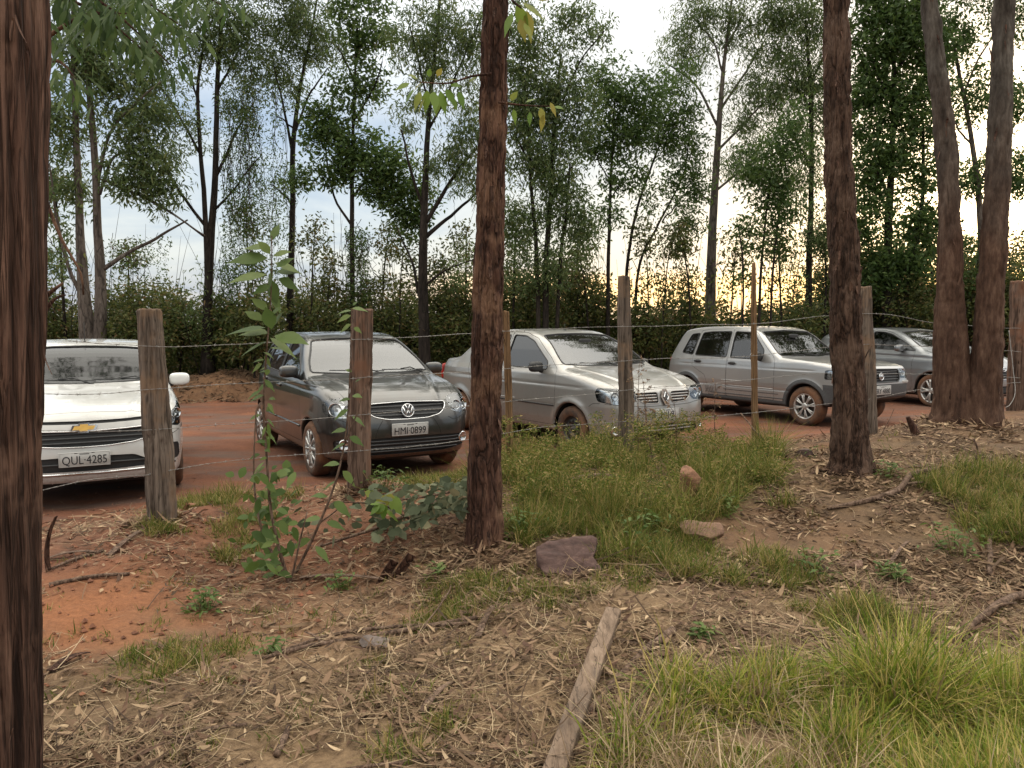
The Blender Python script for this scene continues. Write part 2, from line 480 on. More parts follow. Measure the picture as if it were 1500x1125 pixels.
MAT['glass_sky'] = glassmat('windscreen_glass', (.20, .25, .22), .06, rough=.04, dust=.05)
MAT['glass_shade'] = glassmat('shaded_windscreen_glass', (.10, .11, .11), .0, ior=1.42, rough=.055)
MAT['lens'] = glassmat('lamp_lens', (.85, .87, .88), .06)
def tyremat():
    n = N('tyre_rubber'); f = n.noise(6, 8); g = n.noise(60, 3)
    n.base(n.mix(n.fr(n.math('ADD', f, n.math('MULTIPLY', g, .3)), .42, .8), (.03, .026, .024), (.17, .082, .042))).set(Roughness=.9); n.bump(g, .5, .004); return n.m
MAT['tyre'] = tyremat()
def rimmud(name, c, metal, rough):
    n = N(name); f = n.noise(11, 7); n.base(n.mix(n.fr(f, .5, .78), c, (.2, .12, .07))).set(Roughness=rough, Metallic=metal); return n.m
MAT['alu'] = rimmud('wheel_silver_mud', (.5, .5, .49), .6, .35)
MAT['steelrim'] = rimmud('steel_rim_mud', (.04, .037, .035), .3, .5)

def superell(c, h, e=.5, M=None, nu=28, nv=16):
    u = np.linspace(-math.pi, math.pi, nu, endpoint=False); v = np.linspace(-math.pi/2, math.pi/2, nv)
    sp = lambda t, f: np.sign(f(t))*np.abs(f(t))**e
    Vv, Uu = np.meshgrid(v, u, indexing='ij')
    P = np.stack([sp(Vv, np.cos)*sp(Uu, np.cos)*h[0], sp(Vv, np.cos)*sp(Uu, np.sin)*h[1], sp(Vv, np.sin)*h[2]], -1).reshape(-1, 3)
    if M is not None: P = P @ np.array(M).T
    i = np.arange(nv-1)[:, None]*nu; j = np.arange(nu)[None]; k = (j+1) % nu
    return P + np.array(c), np.stack([i+j, i+k, i+nu+k, i+nu+j], -1).reshape(-1, 4)
def lathe(prof, seg=48, axis='y'):
    pr = np.array(prof, float); th = np.linspace(0, 2*math.pi, seg, endpoint=False); n = len(pr)
    V = np.stack([pr[:, None, 0]*np.cos(th), np.broadcast_to(pr[:, None, 1], (n, seg)), pr[:, None, 0]*np.sin(th)], -1).reshape(-1, 3)
    i = np.arange(n-1)[:, None]*seg; j = np.arange(seg)[None]; k = (j+1) % seg
    return V, np.stack([i+j, i+k, i+seg+k, i+seg+j], -1).reshape(-1, 4)
def rot(ax, deg): return np.array(Matrix.Rotation(math.radians(deg), 3, ax))

def make_wheel(root, loc, sgn, p):
    """outer face towards sgn*y"""
    R = p['Rw']; w = p.get('tw', .18)/2; rr = p['rim']; style = p['wheel']
    wh = empty('wheel', loc); wh.parent = root; wh.rotation_euler = (0, random.uniform(0, 6), 0)
    prof = [(rr-.02, -w*.8), (rr+.005, -w*.95), (rr+.03, -w), ((R+rr)/2+.01, -w*1.04), (R-.025, -w*.9), (R-.006, -w*.72)]
    for k in range(9):
        y = w*(-.6 + k*.15); prof.append((R if k % 2 else R-.007, y))
    prof += [(a, -b) for a, b in prof[:6][::-1]]
    V, Fc = lathe(prof, 56); V[:, 1] *= 1; mesh('tyre', V, Fc, MAT['tyre'], wh)
    m = MB(); s = sgn; q = lambda y: s*y
    mat = MAT['alu']
    if style == 'steel':
        mat = MAT['steelrim']
        m.add(*lathe([(rr, q(w*.9)), (rr-.012, q(w*.85)), (rr-.02, q(w*.45)), (rr-.055, q(w*.40)), (rr-.075, q(w*.62)), (.075, q(w*.60)), (.06, q(w*.35)), (.034, q(w*.35)), (.03, q(w*.75)), (.001, q(w*.76))]))
    else:
        m.add(*lathe([(rr+.004, q(w*.96)), (rr-.010, q(w*.97)), (rr-.018, q(w*.8)), (rr-.03, q(w*.3)), (rr-.03, q(-w*.6))]))
        nsp, sw, tw_ = p['spokes']
        for k in range(nsp):
            for d in ((-1, 1) if tw_ else (0,)):
                a = 2*math.pi*(k/nsp) + d*tw_
                P = []
                for r in np.linspace(.035, rr-.012, 5):
                    aa = a if not tw_ else 2*math.pi*(k/nsp) + d*tw_*(.35+.65*(r/rr)) 
                    P.append((r*math.cos(aa), q(w*(.80 + .14*math.sin((r/rr)*3))), r*math.sin(aa)))
                V, Fc = tube(P, [sw*.62, sw], 8); m.add(V, Fc)
        m.add(*lathe([(.055, q(w*.55)), (.052, q(w*.96)), (.03, q(w*1.02)), (.001, q(w*1.03))], 24))
    m.build('rim', mat, wh)
    if style != 'steel':
        b = MB(); b.add(*lathe([(rr-.03, q(w*.28)), (.1, q(w*.25)), (.02, q(w*.24))], 32)); b.build('brake_disc', MAT['steelrim'], wh)
    else:
        b = MB()
        for k in range(10):
            a = 2*math.pi*k/10; V, Fc = lathe([(.001, q(w*.645)), (.017, q(w*.645)), (.019, q(w*.60))], 12)
            b.add(V + np.array([(rr-.045-.035)*math.cos(a), 0, (rr-.045-.035)*math.sin(a)]), Fc)
        b.build('vent_holes', MAT['void'], wh)['kind'] = 'stuff'
    return wh

def text_mesh(body, size, mat, name, parent, loc, M, extrude=.0015, offset=.0, width=None, shear=0.0, bold=.0):
    cu = bpy.data.curves.new(name, 'FONT'); cu.body = body; cu.size = size; cu.extrude = extrude; cu.align_x = 'CENTER'; cu.align_y = 'CENTER'; cu.offset = bold; cu.shear = shear
    cu.resolution_u = 3
    o = bpy.data.objects.new('tmp', cu); COL.objects.link(o)
    bpy.context.view_layer.update(); dg = bpy.context.evaluated_depsgraph_get()
    me = bpy.data.meshes.new_from_object(o.evaluated_get(dg)); bpy.data.objects.remove(o)
    V = np.array([v.co[:] for v in me.vertices]); c = (V.min(0)+V.max(0))/2; V -= c
    if width: V[:, 0] *= width/(V[:, 0].max()-V[:, 0].min())
    Fc = [list(f.vertices) for f in me.polygons]; bpy.data.meshes.remove(me)
    V = V @ np.array(M).T + np.array(loc)
    return mesh(name, V, Fc, mat, parent, smooth=False)

FRONT = np.array([[0, 0, -1], [-1, 0, 0], [0, 1, 0]], float)   # local X -> -y, Y -> +z, Z -> -x (facing forwards)
def tiltx(deg): # lean a front-facing badge back
    return rot('Y', deg) @ FRONT

def plate(root, c, z, txt, push=.02, tilt=0):
    x = c.on('front', [0.0], [z])[0][0] - push
    e = empty('number_plate', (x, 0, z)); e.parent = root; e.rotation_euler = (0, math.radians(tilt), 0)
    m = MB(); m.box((0, 0, 0), (.004, .2, .065), bev=.003); m.build('plate_panel', MAT['plate'], e)
    r = MB()
    P = rpoly([(-.194, -.059), (.194, -.059), (.194, .059), (-.194, .059)], .014)
    Q = [(-.0045, a, b) for a, b in P]; Q += Q[:2]; V, Fc = tube(Q, .0022, 5, False); r.add(V, Fc); r.build('plate_rim', MAT['plate'], e)
    text_mesh(txt, .105, MAT['ink'], 'plate_characters', e, (-.005, 0, -.013), FRONT, .0012, width=.345*len(txt)/8)
    t = MB(); 
    for k in range(9): t.box((-.0046, .035-.0085*k, .047), (.001, .003, .004))
    for y in (-.12, .12): t.box((-.0046, y*.55, .055), (.001, .012, .003))
    t.build('plate_small_marks', MAT['ink'], e)
    return e

def interior(root, p):
    x0, x1 = p['cabin']; W = p['W']/2; b = p['belt']
    m = MB(); m.box(((x0+x1)/2, 0, .27), ((x1-x0)/2, W-.14, .02)); m.box((x1+.1, 0, b-.30), (.12, W-.16, .22)); m.build('cabin_floor', MAT['void'], root)
    m = MB(); V, Fc = superell((x0+.10, 0, b-.13), (.22, W-.13, .13), .45); m.add(V, Fc); m.build('dashboard', MAT['black'], root)
    for k, (xx, yy) in enumerate(((x0+.95, -.36), (x0+.95, .36))):
        s = empty('front_seat', (xx, yy, .3)); s.parent = root
        m = MB(); m.add(*superell((-.05, 0, .14), (.25, .24, .09), .5)); m.build('seat_cushion', MAT['cloth'], s)
        m = MB(); m.add(*superell((.25, 0, .45), (.07, .23, .32), .5, rot('Y', 14))); m.build('seat_back', MAT['cloth'], s)
        m = MB(); m.add(*superell((.36, 0, .80), (.045, .13, .09), .5, rot('Y', 10))); m.build('headrest', MAT['cloth'], s)
    s = empty('rear_seat', (x0+1.75, 0, .3)); s.parent = root
    m = MB(); m.add(*superell((-.05, 0, .16), (.26, W-.2, .1), .4)); m.build('seat_cushion', MAT['cloth'], s)
    m = MB(); m.add(*superell((.25, 0, .42), (.08, W-.2, .28), .4, rot('Y', 14))); m.build('seat_back', MAT['cloth'], s)
    for y in (-.35, .35):
        m = MB(); m.add(*superell((.33, y, .73), (.04, .12, .07), .5)); m.build('headrest', MAT['cloth'], s)
    m = MB(); th = np.linspace(0, 2*math.pi, 28)
    Mx = rot('Y', -25); Q = np.stack([0*th, .18*np.cos(th), .18*np.sin(th)], -1) @ Mx.T + np.array([x0+.42, -.36, b-.03])
    V, Fc = tube(Q, .014, 8, False); m.add(V, Fc); m.tube([Q[0], Q[14]], .014, 6); m.tube([(x0+.42, -.36, b-.03), (x0+.15, -.36, b-.13)], .03, 8)
    m.build('steering_wheel', MAT['black'], root)
    m = MB(); m.add(*superell((x0+p['mirx'], 0, p['H']-.17), (.015, .11, .03), .5)); m.build('rear_view_mirror', MAT['black'], root)

def mirror_ext(root, c, p, sgn, mat, x, z, black=False):
    P = c.on('side', [x], [z], sgn)[0]
    e = empty('wing_mirror', (P[0], P[1], P[2])); e.parent = root
    m = MB(); m.add(*superell((-.01, sgn*.115, .055), (.055, .105, .068), .62, rot('Z', sgn*8))); m.build('mirror_shell', mat, e)
    m = MB(); m.add(*superell((.036, sgn*.118, .055), (.012, .088, .052), .55, rot('Z', sgn*8))); m.build('mirror_glass', MAT['chrome'], e)
    m = MB(); m.tube([(0, -sgn*.02, -.01), (0, sgn*.04, .0), (0, sgn*.08, .02)], [.028, .02], 8); m.build('mirror_arm', MAT['black'], e)

def rpoly(P, r=.03, k=5):
    """closed outline with its corners rounded to about r"""
    P = np.asarray(P, float); n = len(P); out = []
    for i in range(n):
        a, b, c_ = P[i-1], P[i], P[(i+1) % n]; la = np.linalg.norm(a-b); lc = np.linalg.norm(c_-b); q = min(r, la*.45, lc*.45)
        p0 = b + (a-b)/la*q; p1 = b + (c_-b)/lc*q
        for t in np.linspace(0, 1, k): out.append((1-t)**2*p0 + 2*t*(1-t)*b + t*t*p1)
    out = np.array(out); keep = np.linalg.norm(out - np.roll(out, 1, 0), axis=1) > 1e-4; return out[keep]
def densify(P, h=.03):
    P = np.vstack([P, P[:1]]); out = []
    for a, b in zip(P[:-1], P[1:]):
        m = max(1, int(np.linalg.norm(b-a)/h)); out += [a + (b-a)*j/m for j in range(m)]
    return np.array(out)
def quadpoly(*pts, it=2): return rpoly(pts, .035 if it == 2 else .02)

def build_car(name, spec, label, cat, loc, theta, group):
    """theta: heading from the viewer's direction, degrees; loc: centre between the front wheels on the ground"""
    p = spec; c = Car(p, p.get('h', .02)); W = p['W']/2; L = p['L']; pm = MAT[p['paint']]
    th = math.radians(theta); root = empty(name, (0, 0, 0)); ax = np.array([-math.sin(th), math.cos(th)])
    root.rotation_euler = (0, 0, math.atan2(ax[1], ax[0])); o = np.array(loc[:2]) - ax*p['fo']; root.location = (o[0], o[1], loc[2])
    tag(root, label, cat, group)
    sides = ((1, lambda C, n: (n[:, 1] > .35) & (C[:, 1] > .25)), (-1, lambda C, n: (n[:, 1] < -.35) & (C[:, 1] < -.25)))
    fwd = lambda C, n: (n[:, 0] < -.12) & (C[:, 0] < 2.0) & (C[:, 2] > p['belt']-.06)
    bak = lambda C, n: (n[:, 0] > .12) & (C[:, 0] > L*.55) & (C[:, 2] > p['belt']-.06)
    nose = lambda C, n: (C[:, 0] < p['fo']-p['arch']+.02) & (n[:, 0] < -.05)
    out = []
    # wells and floor
    fx, rx, Rw, A = c.fx, c.rx, c.Rw, c.arch
    def well(C, n):
        r = np.minimum(np.hypot(C[:, 0]-fx, C[:, 2]-Rw), np.hypot(C[:, 0]-rx, C[:, 2]-Rw)); return (r < A+.008) & (np.abs(C[:, 1]) < W-.028)
    c.take('wheel_well', well); c.take('underbody', lambda C, n: (n[:, 2] < -.75) & (C[:, 2] < .4))
    V, Fc, nr = c.parts['wheel_well']; mesh('wheel_well', V, Fc, MAT['void'], root, normals=nr)
    V, Fc, nr = c.parts['underbody']; mesh('underbody', V, Fc, MAT['void'], root, normals=nr)
    def part(key, mat, nm=None, parent=root):
        V, Fc, nr = c.parts[key]; return mesh(nm or key, V, Fc, mat, parent, normals=nr)
    # glass
    def pane(key, poly, view, mask, mat, nm, parent=root, frame=True, fr=.012):
        r = c.cut(key, poly, view, mask, offset=-.006)
        if r is None: return
        g = part(key, mat, nm, parent)
        return g
    windows = []
    pane('ws', quadpoly(*p['windscreen'], it=2), 'front', fwd, MAT[p['wsglass']], 'windscreen')
    if 'rearwin' in p: pane('rw', quadpoly(*p['rearwin']), 'front', bak, MAT['glass_dark'], 'rear_window')
    for sg, mk in sides:
        for i, poly in enumerate(p['sidewin']):
            r = c.cut('sw%d%d' % (i, sg), quadpoly(*poly, it=2), 'side', mk, offset=-.008)
    # black seals round the glass
    def ring(view, poly, r, sgn=1, off=-.002, it=2):
        P = densify(quadpoly(*poly, it=it)); Q = c.on(view, P[:, 0], P[:, 1], sgn); Q = np.vstack([Q, Q[:2]]); Q = Q + c.normals(Q)*off
        return tube(Q, r, 6, False)
    m = MB(); m.add(*ring('front', p['windscreen'], .011)); m.build('windscreen_seal', MAT['black'], root)
    # lamps
    for sg in (1, -1):
        al = p.get('lampangle', 35)
        r = c.cut('lamp%d' % sg, quadpoly(*p['lamp'], it=p.get('lampit', 2)), (sg, al), lambda C, n, sg=sg: (C[:, 1]*sg > .2) & (C[:, 0] < .9) & (n[:, 0]*-math.cos(math.radians(al)) + n[:, 1]*sg*math.sin(math.radians(al)) > .15))
        if r is None: continue
        V, Fc, nr = r
        e = empty('headlight', tuple(V.mean(0))); e.parent = root; o_ = V.mean(0)
        mesh('lens', V-o_, Fc, MAT['lens'], e, normals=nr); mesh('lamp_housing', V - nr*.035 - o_, Fc, MAT[p.get('lampback', 'reflector')], e, normals=nr)
        b = MB(); d = MB(); Rb = c.basis((sg, al))
        for (u, z, rad) in p['bowls']:
            # find the surface point for this bowl
            Q = V @ Rb.T; k = np.argmin((Q[:, 0]-u)**2 + (Q[:, 1]-z)**2); P = V[k] - nr[k]*.022 - o_; nn = nr[k]*np.array([1, 1, .2]); nn /= np.linalg.norm(nn); nn = nn*.5 + np.array([-.86, 0, 0])*.5; nn /= np.linalg.norm(nn)
            M_ = np.array(Vector(nn).to_track_quat('Y', 'Z').to_matrix())
            X, Y = lathe([(rad, .012), (rad*.94, .014), (rad*.85, -.004), (rad*.4, -.02), (.004, -.024)], 24); b.add(X @ M_.T + P, Y)
            X, Y = superell((0, 0, 0), (rad*.28, rad*.28, rad*.28), 1, nu=12, nv=8); d.add(X + P + nn*.004, Y)
        if b.n: b.build('reflector_bowl', MAT['chrome'], e); d.build('bulb', MAT['plate'], e)
        if p.get('amber'):
            u, z, rad = p['amber']; Q = V @ Rb.T; k = np.argmin((Q[:, 0]-u)**2 + (Q[:, 1]-z)**2)
            mm = MB(); mm.add(*superell(V[k]-nr[k]*.018-o_, (rad, rad*.7, rad*.7), .8, nu=14, nv=8)); mm.build('indicator_bulb', MAT['amber'], e)
    # grilles and intakes
    for (nm, poly, matn, dep, slats, trim) in p['openings']:
        r = c.cut(nm+str(len(c.parts)), quadpoly(*poly, it=2), 'front', nose)
        if r is None: continue
        V, Fc, nr = r; g = mesh(nm, V + np.array([dep, 0, 0]), Fc, MAT[matn], root, normals=nr)
        # side walls of the recess
        P = densify(quadpoly(*poly, it=2)); Q = c.on('front', P[:, 0], P[:, 1]); n_ = len(Q)
        WV = np.vstack([Q, Q + np.array([dep, 0, 0])]); i = np.arange(n_); WF = np.stack([i, (i+1) % n_, n_ + (i+1) % n_, n_+i], -1)
        mesh('recess_wall', WV, WF, MAT['black'], g)
        pl = P
        if slats:
            zs = np.linspace(P[:, 1].min(), P[:, 1].max(), slats+2)[1:-1]; mm = MB()
            for z in zs:
                ys = np.linspace(P[:, 0].min(), P[:, 0].max(), 60); ins = ys[sd_poly(pl, ys, ys*0+z) < -.008]
                segs = np.split(ins, np.where(np.diff(ins) > .05)[0]+1) if len(ins) else []
                for sgm in segs:
                    if len(sgm) > 2:
                        Qs = c.on('front', sgm, sgm*0+z); Qs[:, 0] += dep*.45
                        V_, F_ = tube(Qs, p.get('slatr', .0075), 6); mm.add(V_, F_)
            if mm.n: mm.build('grille_bar', MAT[p.get('slatmat', 'dkgrey')], g)
        if trim:
            mm = MB(); mm.add(*ring('front', poly, trim[1], off=.001)); mm.build('grille_trim', MAT[trim[0]], g)
    if p.get('plasticnose'):
        zt = p['plasticnose']
        c.cut('bumper', np.array([(-1, .05), (1, .05), (1, zt), (-1, zt)]), 'front', lambda C, n: C[:, 0] < fx-A+.03); part('bumper', MAT['dkgrey'], 'front_bumper')
        c.cut('rbumper', np.array([(-1, .05), (1, .05), (1, zt), (-1, zt)]), 'front', lambda C, n: C[:, 0] > rx+A-.03); part('rbumper', MAT['dkgrey'], 'rear_bumper')
    # bonnet
    c.cut('bonnet', quadpoly(*p['bonnet'], it=1), 'top', lambda C, n: (n[:, 2] > .25) & (C[:, 2] > .6), gap=.0035); part('bonnet', pm, 'bonnet')
    # doors with their windows
    for sg, mk in sides:
        for i, poly in enumerate(p['doors']):
            key = 'door%d%d' % (i, sg)
            r = c.cut(key, quadpoly(*poly, it=1), 'side', lambda C, n, sg=sg: (n[:, 1]*sg > .2) & (C[:, 1]*sg > .25), gap=.0045)
            if r is None: continue
            d = part(key, pm, 'front_door' if i == 0 else 'rear_door')
            for wi in p['doorwin'][i]:
                wk = 'sw%d%d' % (wi, sg)
                if wk in c.parts:
                    V, Fc, nr = c.parts[wk]; g = mesh('door_window', V, Fc, MAT[p['sideglass']], d, normals=nr)
                    mm = MB(); mm.add(*ring('side', p['sidewin'][wi], .009, sg)); mm.build('window_seal', MAT['black'], g)
            hx, hz = p['handles'][i]; P = c.on('side', [hx], [hz], sg)[0]
            mm = MB(); mm.add(*superell(P + np.array([0, sg*.018, 0]), (.075, .014, .016), .5)); mm.add(*superell(P + np.array([0, sg*.0, 0]), (.06, .012, .026), .6))
            mm.build('door_handle', MAT[p.get('handlemat', p['paint'])], d)
            if p.get('molding'):
                z0, z1, rr_, mmn = p['molding']; xa, xb = poly_x(poly, (z0+z1)/2)
                zz = lambda x: z0 + (z1-z0)*x/L
                mm = MB(); mm.add(*c.strip('side', [(xa+.02, zz(xa)), ((xa+xb)/2, zz((xa+xb)/2)), (xb-.02, zz(xb))], rr_, sg, n=20)); mm.build('side_moulding', MAT[mmn], d)
        used = [w for dw in p['doorwin'] for w in dw]
        for wi in range(len(p['sidewin'])):
            wk = 'sw%d%d' % (wi, sg)
            if wi not in used and wk in c.parts:
                V, Fc, nr = c.parts[wk]; g = mesh('quarter_window', V, Fc, MAT[p['sideglass']], root, normals=nr)
                mm = MB(); mm.add(*ring('side', p['sidewin'][wi], .008, sg)); mm.build('window_seal', MAT['black'], g)
        if p.get('archtrim'):
            for k, cx in enumerate((fx, rx)):
                r = c.cut('arch%d%d' % (k, sg), arc_poly(cx, Rw, A-.02, A+.065), 'side', lambda C, n, sg=sg: (C[:, 1]*sg > .4))
                if r is not None: part('arch%d%d' % (k, sg), MAT['dkgrey'], 'wheel_arch_trim')
        mirror_ext(root, c, p, sg, MAT[p['mirmat']], *p['mirror'])
    if p.get('archtrim') and p.get('sillz'):
        c.cut('sill', np.array([(fx+A, .05), (rx-A, .05), (rx-A, p['sillz']), (fx+A, p['sillz'])]), 'side', lambda C, n: np.abs(C[:, 1]) > .5); part('sill', MAT['dkgrey'], 'sill_trim')
    V, Fc, nr = c.rest(); mesh('body', V, Fc, pm, root, normals=nr)
    # seams of the nose
    mm = MB()
    for (view, pts) in p.get('seams', []): 
        for sg in (1, -1):
            q = [(a*sg, b) for a, b in pts] if view == 'front' else pts
            mm.add(*c.strip(view, q, .0028, sg, off=-.0005, n=30))
    if mm.n: mm.build('panel_gap', MAT['void'], root)
    for (nm, view, pts, r_, mt) in p.get('strips', []):
        mm = MB(); mm.add(*c.strip(view, pts, r_, 1, n=40)); mm.build(nm, MAT[mt], root)
    for (ya, za, yb, zb) in p['wipers']:
        w_ = empty('wiper', (0, 0, 0)); w_.parent = root
        Q = c.on('front', np.linspace(ya, yb, 10), np.linspace(za, zb, 10)); n_ = c.normals(Q)
        mm = MB(); mm.tube(Q + n_*.012, .006, 6); mm.build('wiper_blade', MAT['black'], w_)
        mm = MB(); mm.tube([Q[0]+n_[0]*.01+np.array([-.05, (.02 if yb > ya else -.02), -.03]), Q[3]+n_[3]*.04, Q[5]+n_[5]*.02], .007, 6); mm.build('wiper_arm', MAT['black'], w_)
    for fl in p.get('foglamps', []):
        for sg in (1, -1):
            y, z, rad = fl; P = c.on('front', [y*sg], [z])[0]; nn = c.normals(P[None])[0]*.5 + np.array([-.6, 0, 0]); nn /= np.linalg.norm(nn)
            M_ = np.array(Vector(nn).to_track_quat('Y', 'Z').to_matrix()); e = empty('fog_light', tuple(P)); e.parent = root
            X, Y = lathe([(rad+.012, -.01), (rad+.012, .01), (rad+.002, .016), (rad, .004)], 28); mesh('fog_light_ring', X @ M_.T, Y, MAT['chrome'], e)
            X, Y = lathe([(rad, .004), (rad*.6, -.006), (.002, -.008)], 28); mesh('fog_light_lens', X @ M_.T, Y, MAT['reflector'], e)
    for sg in (1, -1):
        for cx in (fx, rx):
            make_wheel(root, (cx, sg*(W-.012-p.get('tw', .18)/2), Rw), sg, {**p, **(p.get('rearwheel', {}) if cx == rx else {})})
    interior(root, p)
    if 'antenna' in p:
        x, y, h, lean = p['antenna']; P = c.on('top', [x], [y])[0]; mm = MB(); mm.add(*superell(P, (.035, .014, .014), .9)); mm.tube([P, P+np.array([lean, 0, h])], [.004, .002], 6); mm.build('antenna', MAT['black'], root)
    if 'plate' in p: plate(root, c, *p['plate'])
    p['badge'](root, c)
    if 'extra' in p: p['extra'](root, c, p)
    # tail lights (seen only from other places)
    for sg in (1, -1):
        P = c.on('rear', [sg*(W-.22)], [p['belt']-.12])[0]; mm = MB(); mm.add(*superell(P, (.035, .09, .13), .5)); mm.build('tail_light', MAT['amber'] if 0 else MAT['tail'], root)
    clock(name); return root, c
MAT['tail'] = simple('tail_lens', (.35, .02, .015), .15)
def poly_x(poly, z):
    P = np.array(poly); xs = []
    for i in range(len(P)):
        a, b = P[i], P[(i+1) % len(P)]
        if (a[1] > z) != (b[1] > z): xs.append(a[0] + (z-a[1])*(b[0]-a[0])/(b[1]-a[1]))
    return min(xs), max(xs)
def arc_poly(cx, cz, r0, r1, a0=-12, a1=192):
    t = np.radians(np.linspace(a0, a1, 40)); A = np.stack([cx+r1*np.cos(t), cz+r1*np.sin(t)], -1); B = np.stack([cx+r0*np.cos(t), cz+r0*np.sin(t)], -1)[::-1]
    return np.vstack([A, B])
def badge_frame(root, c, z, tilt, name='emblem', push=.006):
    x = c.on('front', [0.0], [z])[0][0] - push; e = empty(name, (x, 0, z)); e.parent = root; return e, tiltx(tilt)
def flat_badge(e, M, poly, mat, name, th=.006, z0=0.0, fill=True):
    P = np.array(poly, float); n = len(P); V = np.vstack([np.c_[P, np.full(n, z0)], np.c_[P, np.full(n, z0+th)]]) @ M.T
    Fc = [list(range(n, 2*n)), list(range(n))[::-1]] + [[i, (i+1) % n, n+(i+1) % n, n+i] for i in range(n)]
    return mesh(name, V, Fc, mat, e, smooth=False)
def ring_badge(e, M, poly, r, mat, name, z=.004, closed=True):
    P = [(a, b, z) for a, b in poly]; P = P + P[:2] if closed else P
    V, Fc = tube(np.array(P), r, 8, not closed); return mesh(name, V @ M.T, Fc, mat, e)
def circle(r, n=32, cx=0, cy=0, sy=1): return [(cx+r*math.cos(t), cy+r*sy*math.sin(t)) for t in np.linspace(0, 2*math.pi, n, endpoint=False)]
# ---------------------------------------------------------------- the five cars
def badge_bowtie(root, c):
    e, M = badge_frame(root, c, .722, 8)
    def bow(s, t): return [(-.095*s, -.016*t-.004), (-.075*s, .020*t), (-.032*s, .020*t), (-.032*s, .036*t), (.032*s, .036*t), (.032*s, .020*t), (.095*s, .020*t), (.075*s, -.020*t), (.032*s, -.020*t), (.032*s, -.036*t), (-.032*s, -.036*t), (-.032*s, -.020*t), (-.095*s, -.020*t)]
    def bow(s, t):
        P = [(-.092, -.019), (-.074, .019), (-.030, .019), (-.030, .035), (.036, .035), (.036, .019), (.096, .019), (.078, -.019), (.030, -.019), (.030, -.035), (-.036, -.035), (-.036, -.019)]
        return [(x*s + (.006 if x > 0 else -.006)*(s > 1), y*t) for x, y in P]
    flat_badge(e, M, bow(1.09, 1.28), MAT['chrome'], 'emblem_rim', .006); flat_badge(e, M, bow(.96, .92), MAT['gold'], 'emblem_face', .005, .0055)
def badge_vw(root, c):
    e, M = badge_frame(root, c, .735, 14, push=.012); R = .066
    flat_badge(e, M, circle(R), MAT['dkgrey'], 'emblem_back', .006); ring_badge(e, M, circle(R), .006, MAT['chrome'], 'emblem_ring', .006)
    m = MB()
    for pts in ([(-.024, .056), (0, .004), (.024, .056)], [(-.050, .036), (-.024, -.048), (0, .000), (.024, -.048), (.050, .036)]):
        for a, b in zip(pts[:-1], pts[1:]): m.tube(np.array([(*a, .008), (*b, .008)]), .0062, 6)
    V = np.concatenate(m.V) @ M.T; m.V = [V]; m.build('emblem_letters', MAT['chrome'], e)
def badge_diamond(root, c):
    e, M = badge_frame(root, c, .70, 16, push=.012)
    flat_badge(e, M, [(-.075, 0), (-.03, .10), (.03, .10), (.075, 0), (.03, -.10), (-.03, -.10)][::-1], MAT['silver'], 'emblem_surround', .01)
    flat_badge(e, M, [(-.050, 0), (-.004, .074), (.004, .074), (.050, 0), (.004, -.074), (-.004, -.074)][::-1], MAT['dkgrey'], 'emblem_back', .004, .010)
    ring_badge(e, M, [(-.037, 0), (0, .06), (.037, 0), (0, -.06)], .0085, MAT['chrome'], 'emblem_diamond', .016)
def badge_oval(root, c):
    e, M = badge_frame(root, c, .745, 6, push=.014)
    flat_badge(e, M, circle(.05), MAT['dkgrey'], 'emblem_back', .006); ring_badge(e, M, circle(.05), .006, MAT['chrome'], 'emblem_ring', .006)
    m = MB()
    for s in (-.024, -.008, .008, .024): m.tube(np.array([(s-.004, -.03, .007), (s+.004, .03, .007)]), .0035, 5)
    V = np.concatenate(m.V) @ M.T; m.V = [V]; m.build('emblem_bars', MAT['chrome'], e)
def badge_round(root, c):
    e, M = badge_frame(root, c, .72, 6, push=.014); ring_badge(e, M, circle(.055, sy=.6), .006, MAT['chrome'], 'emblem_ring', .006)

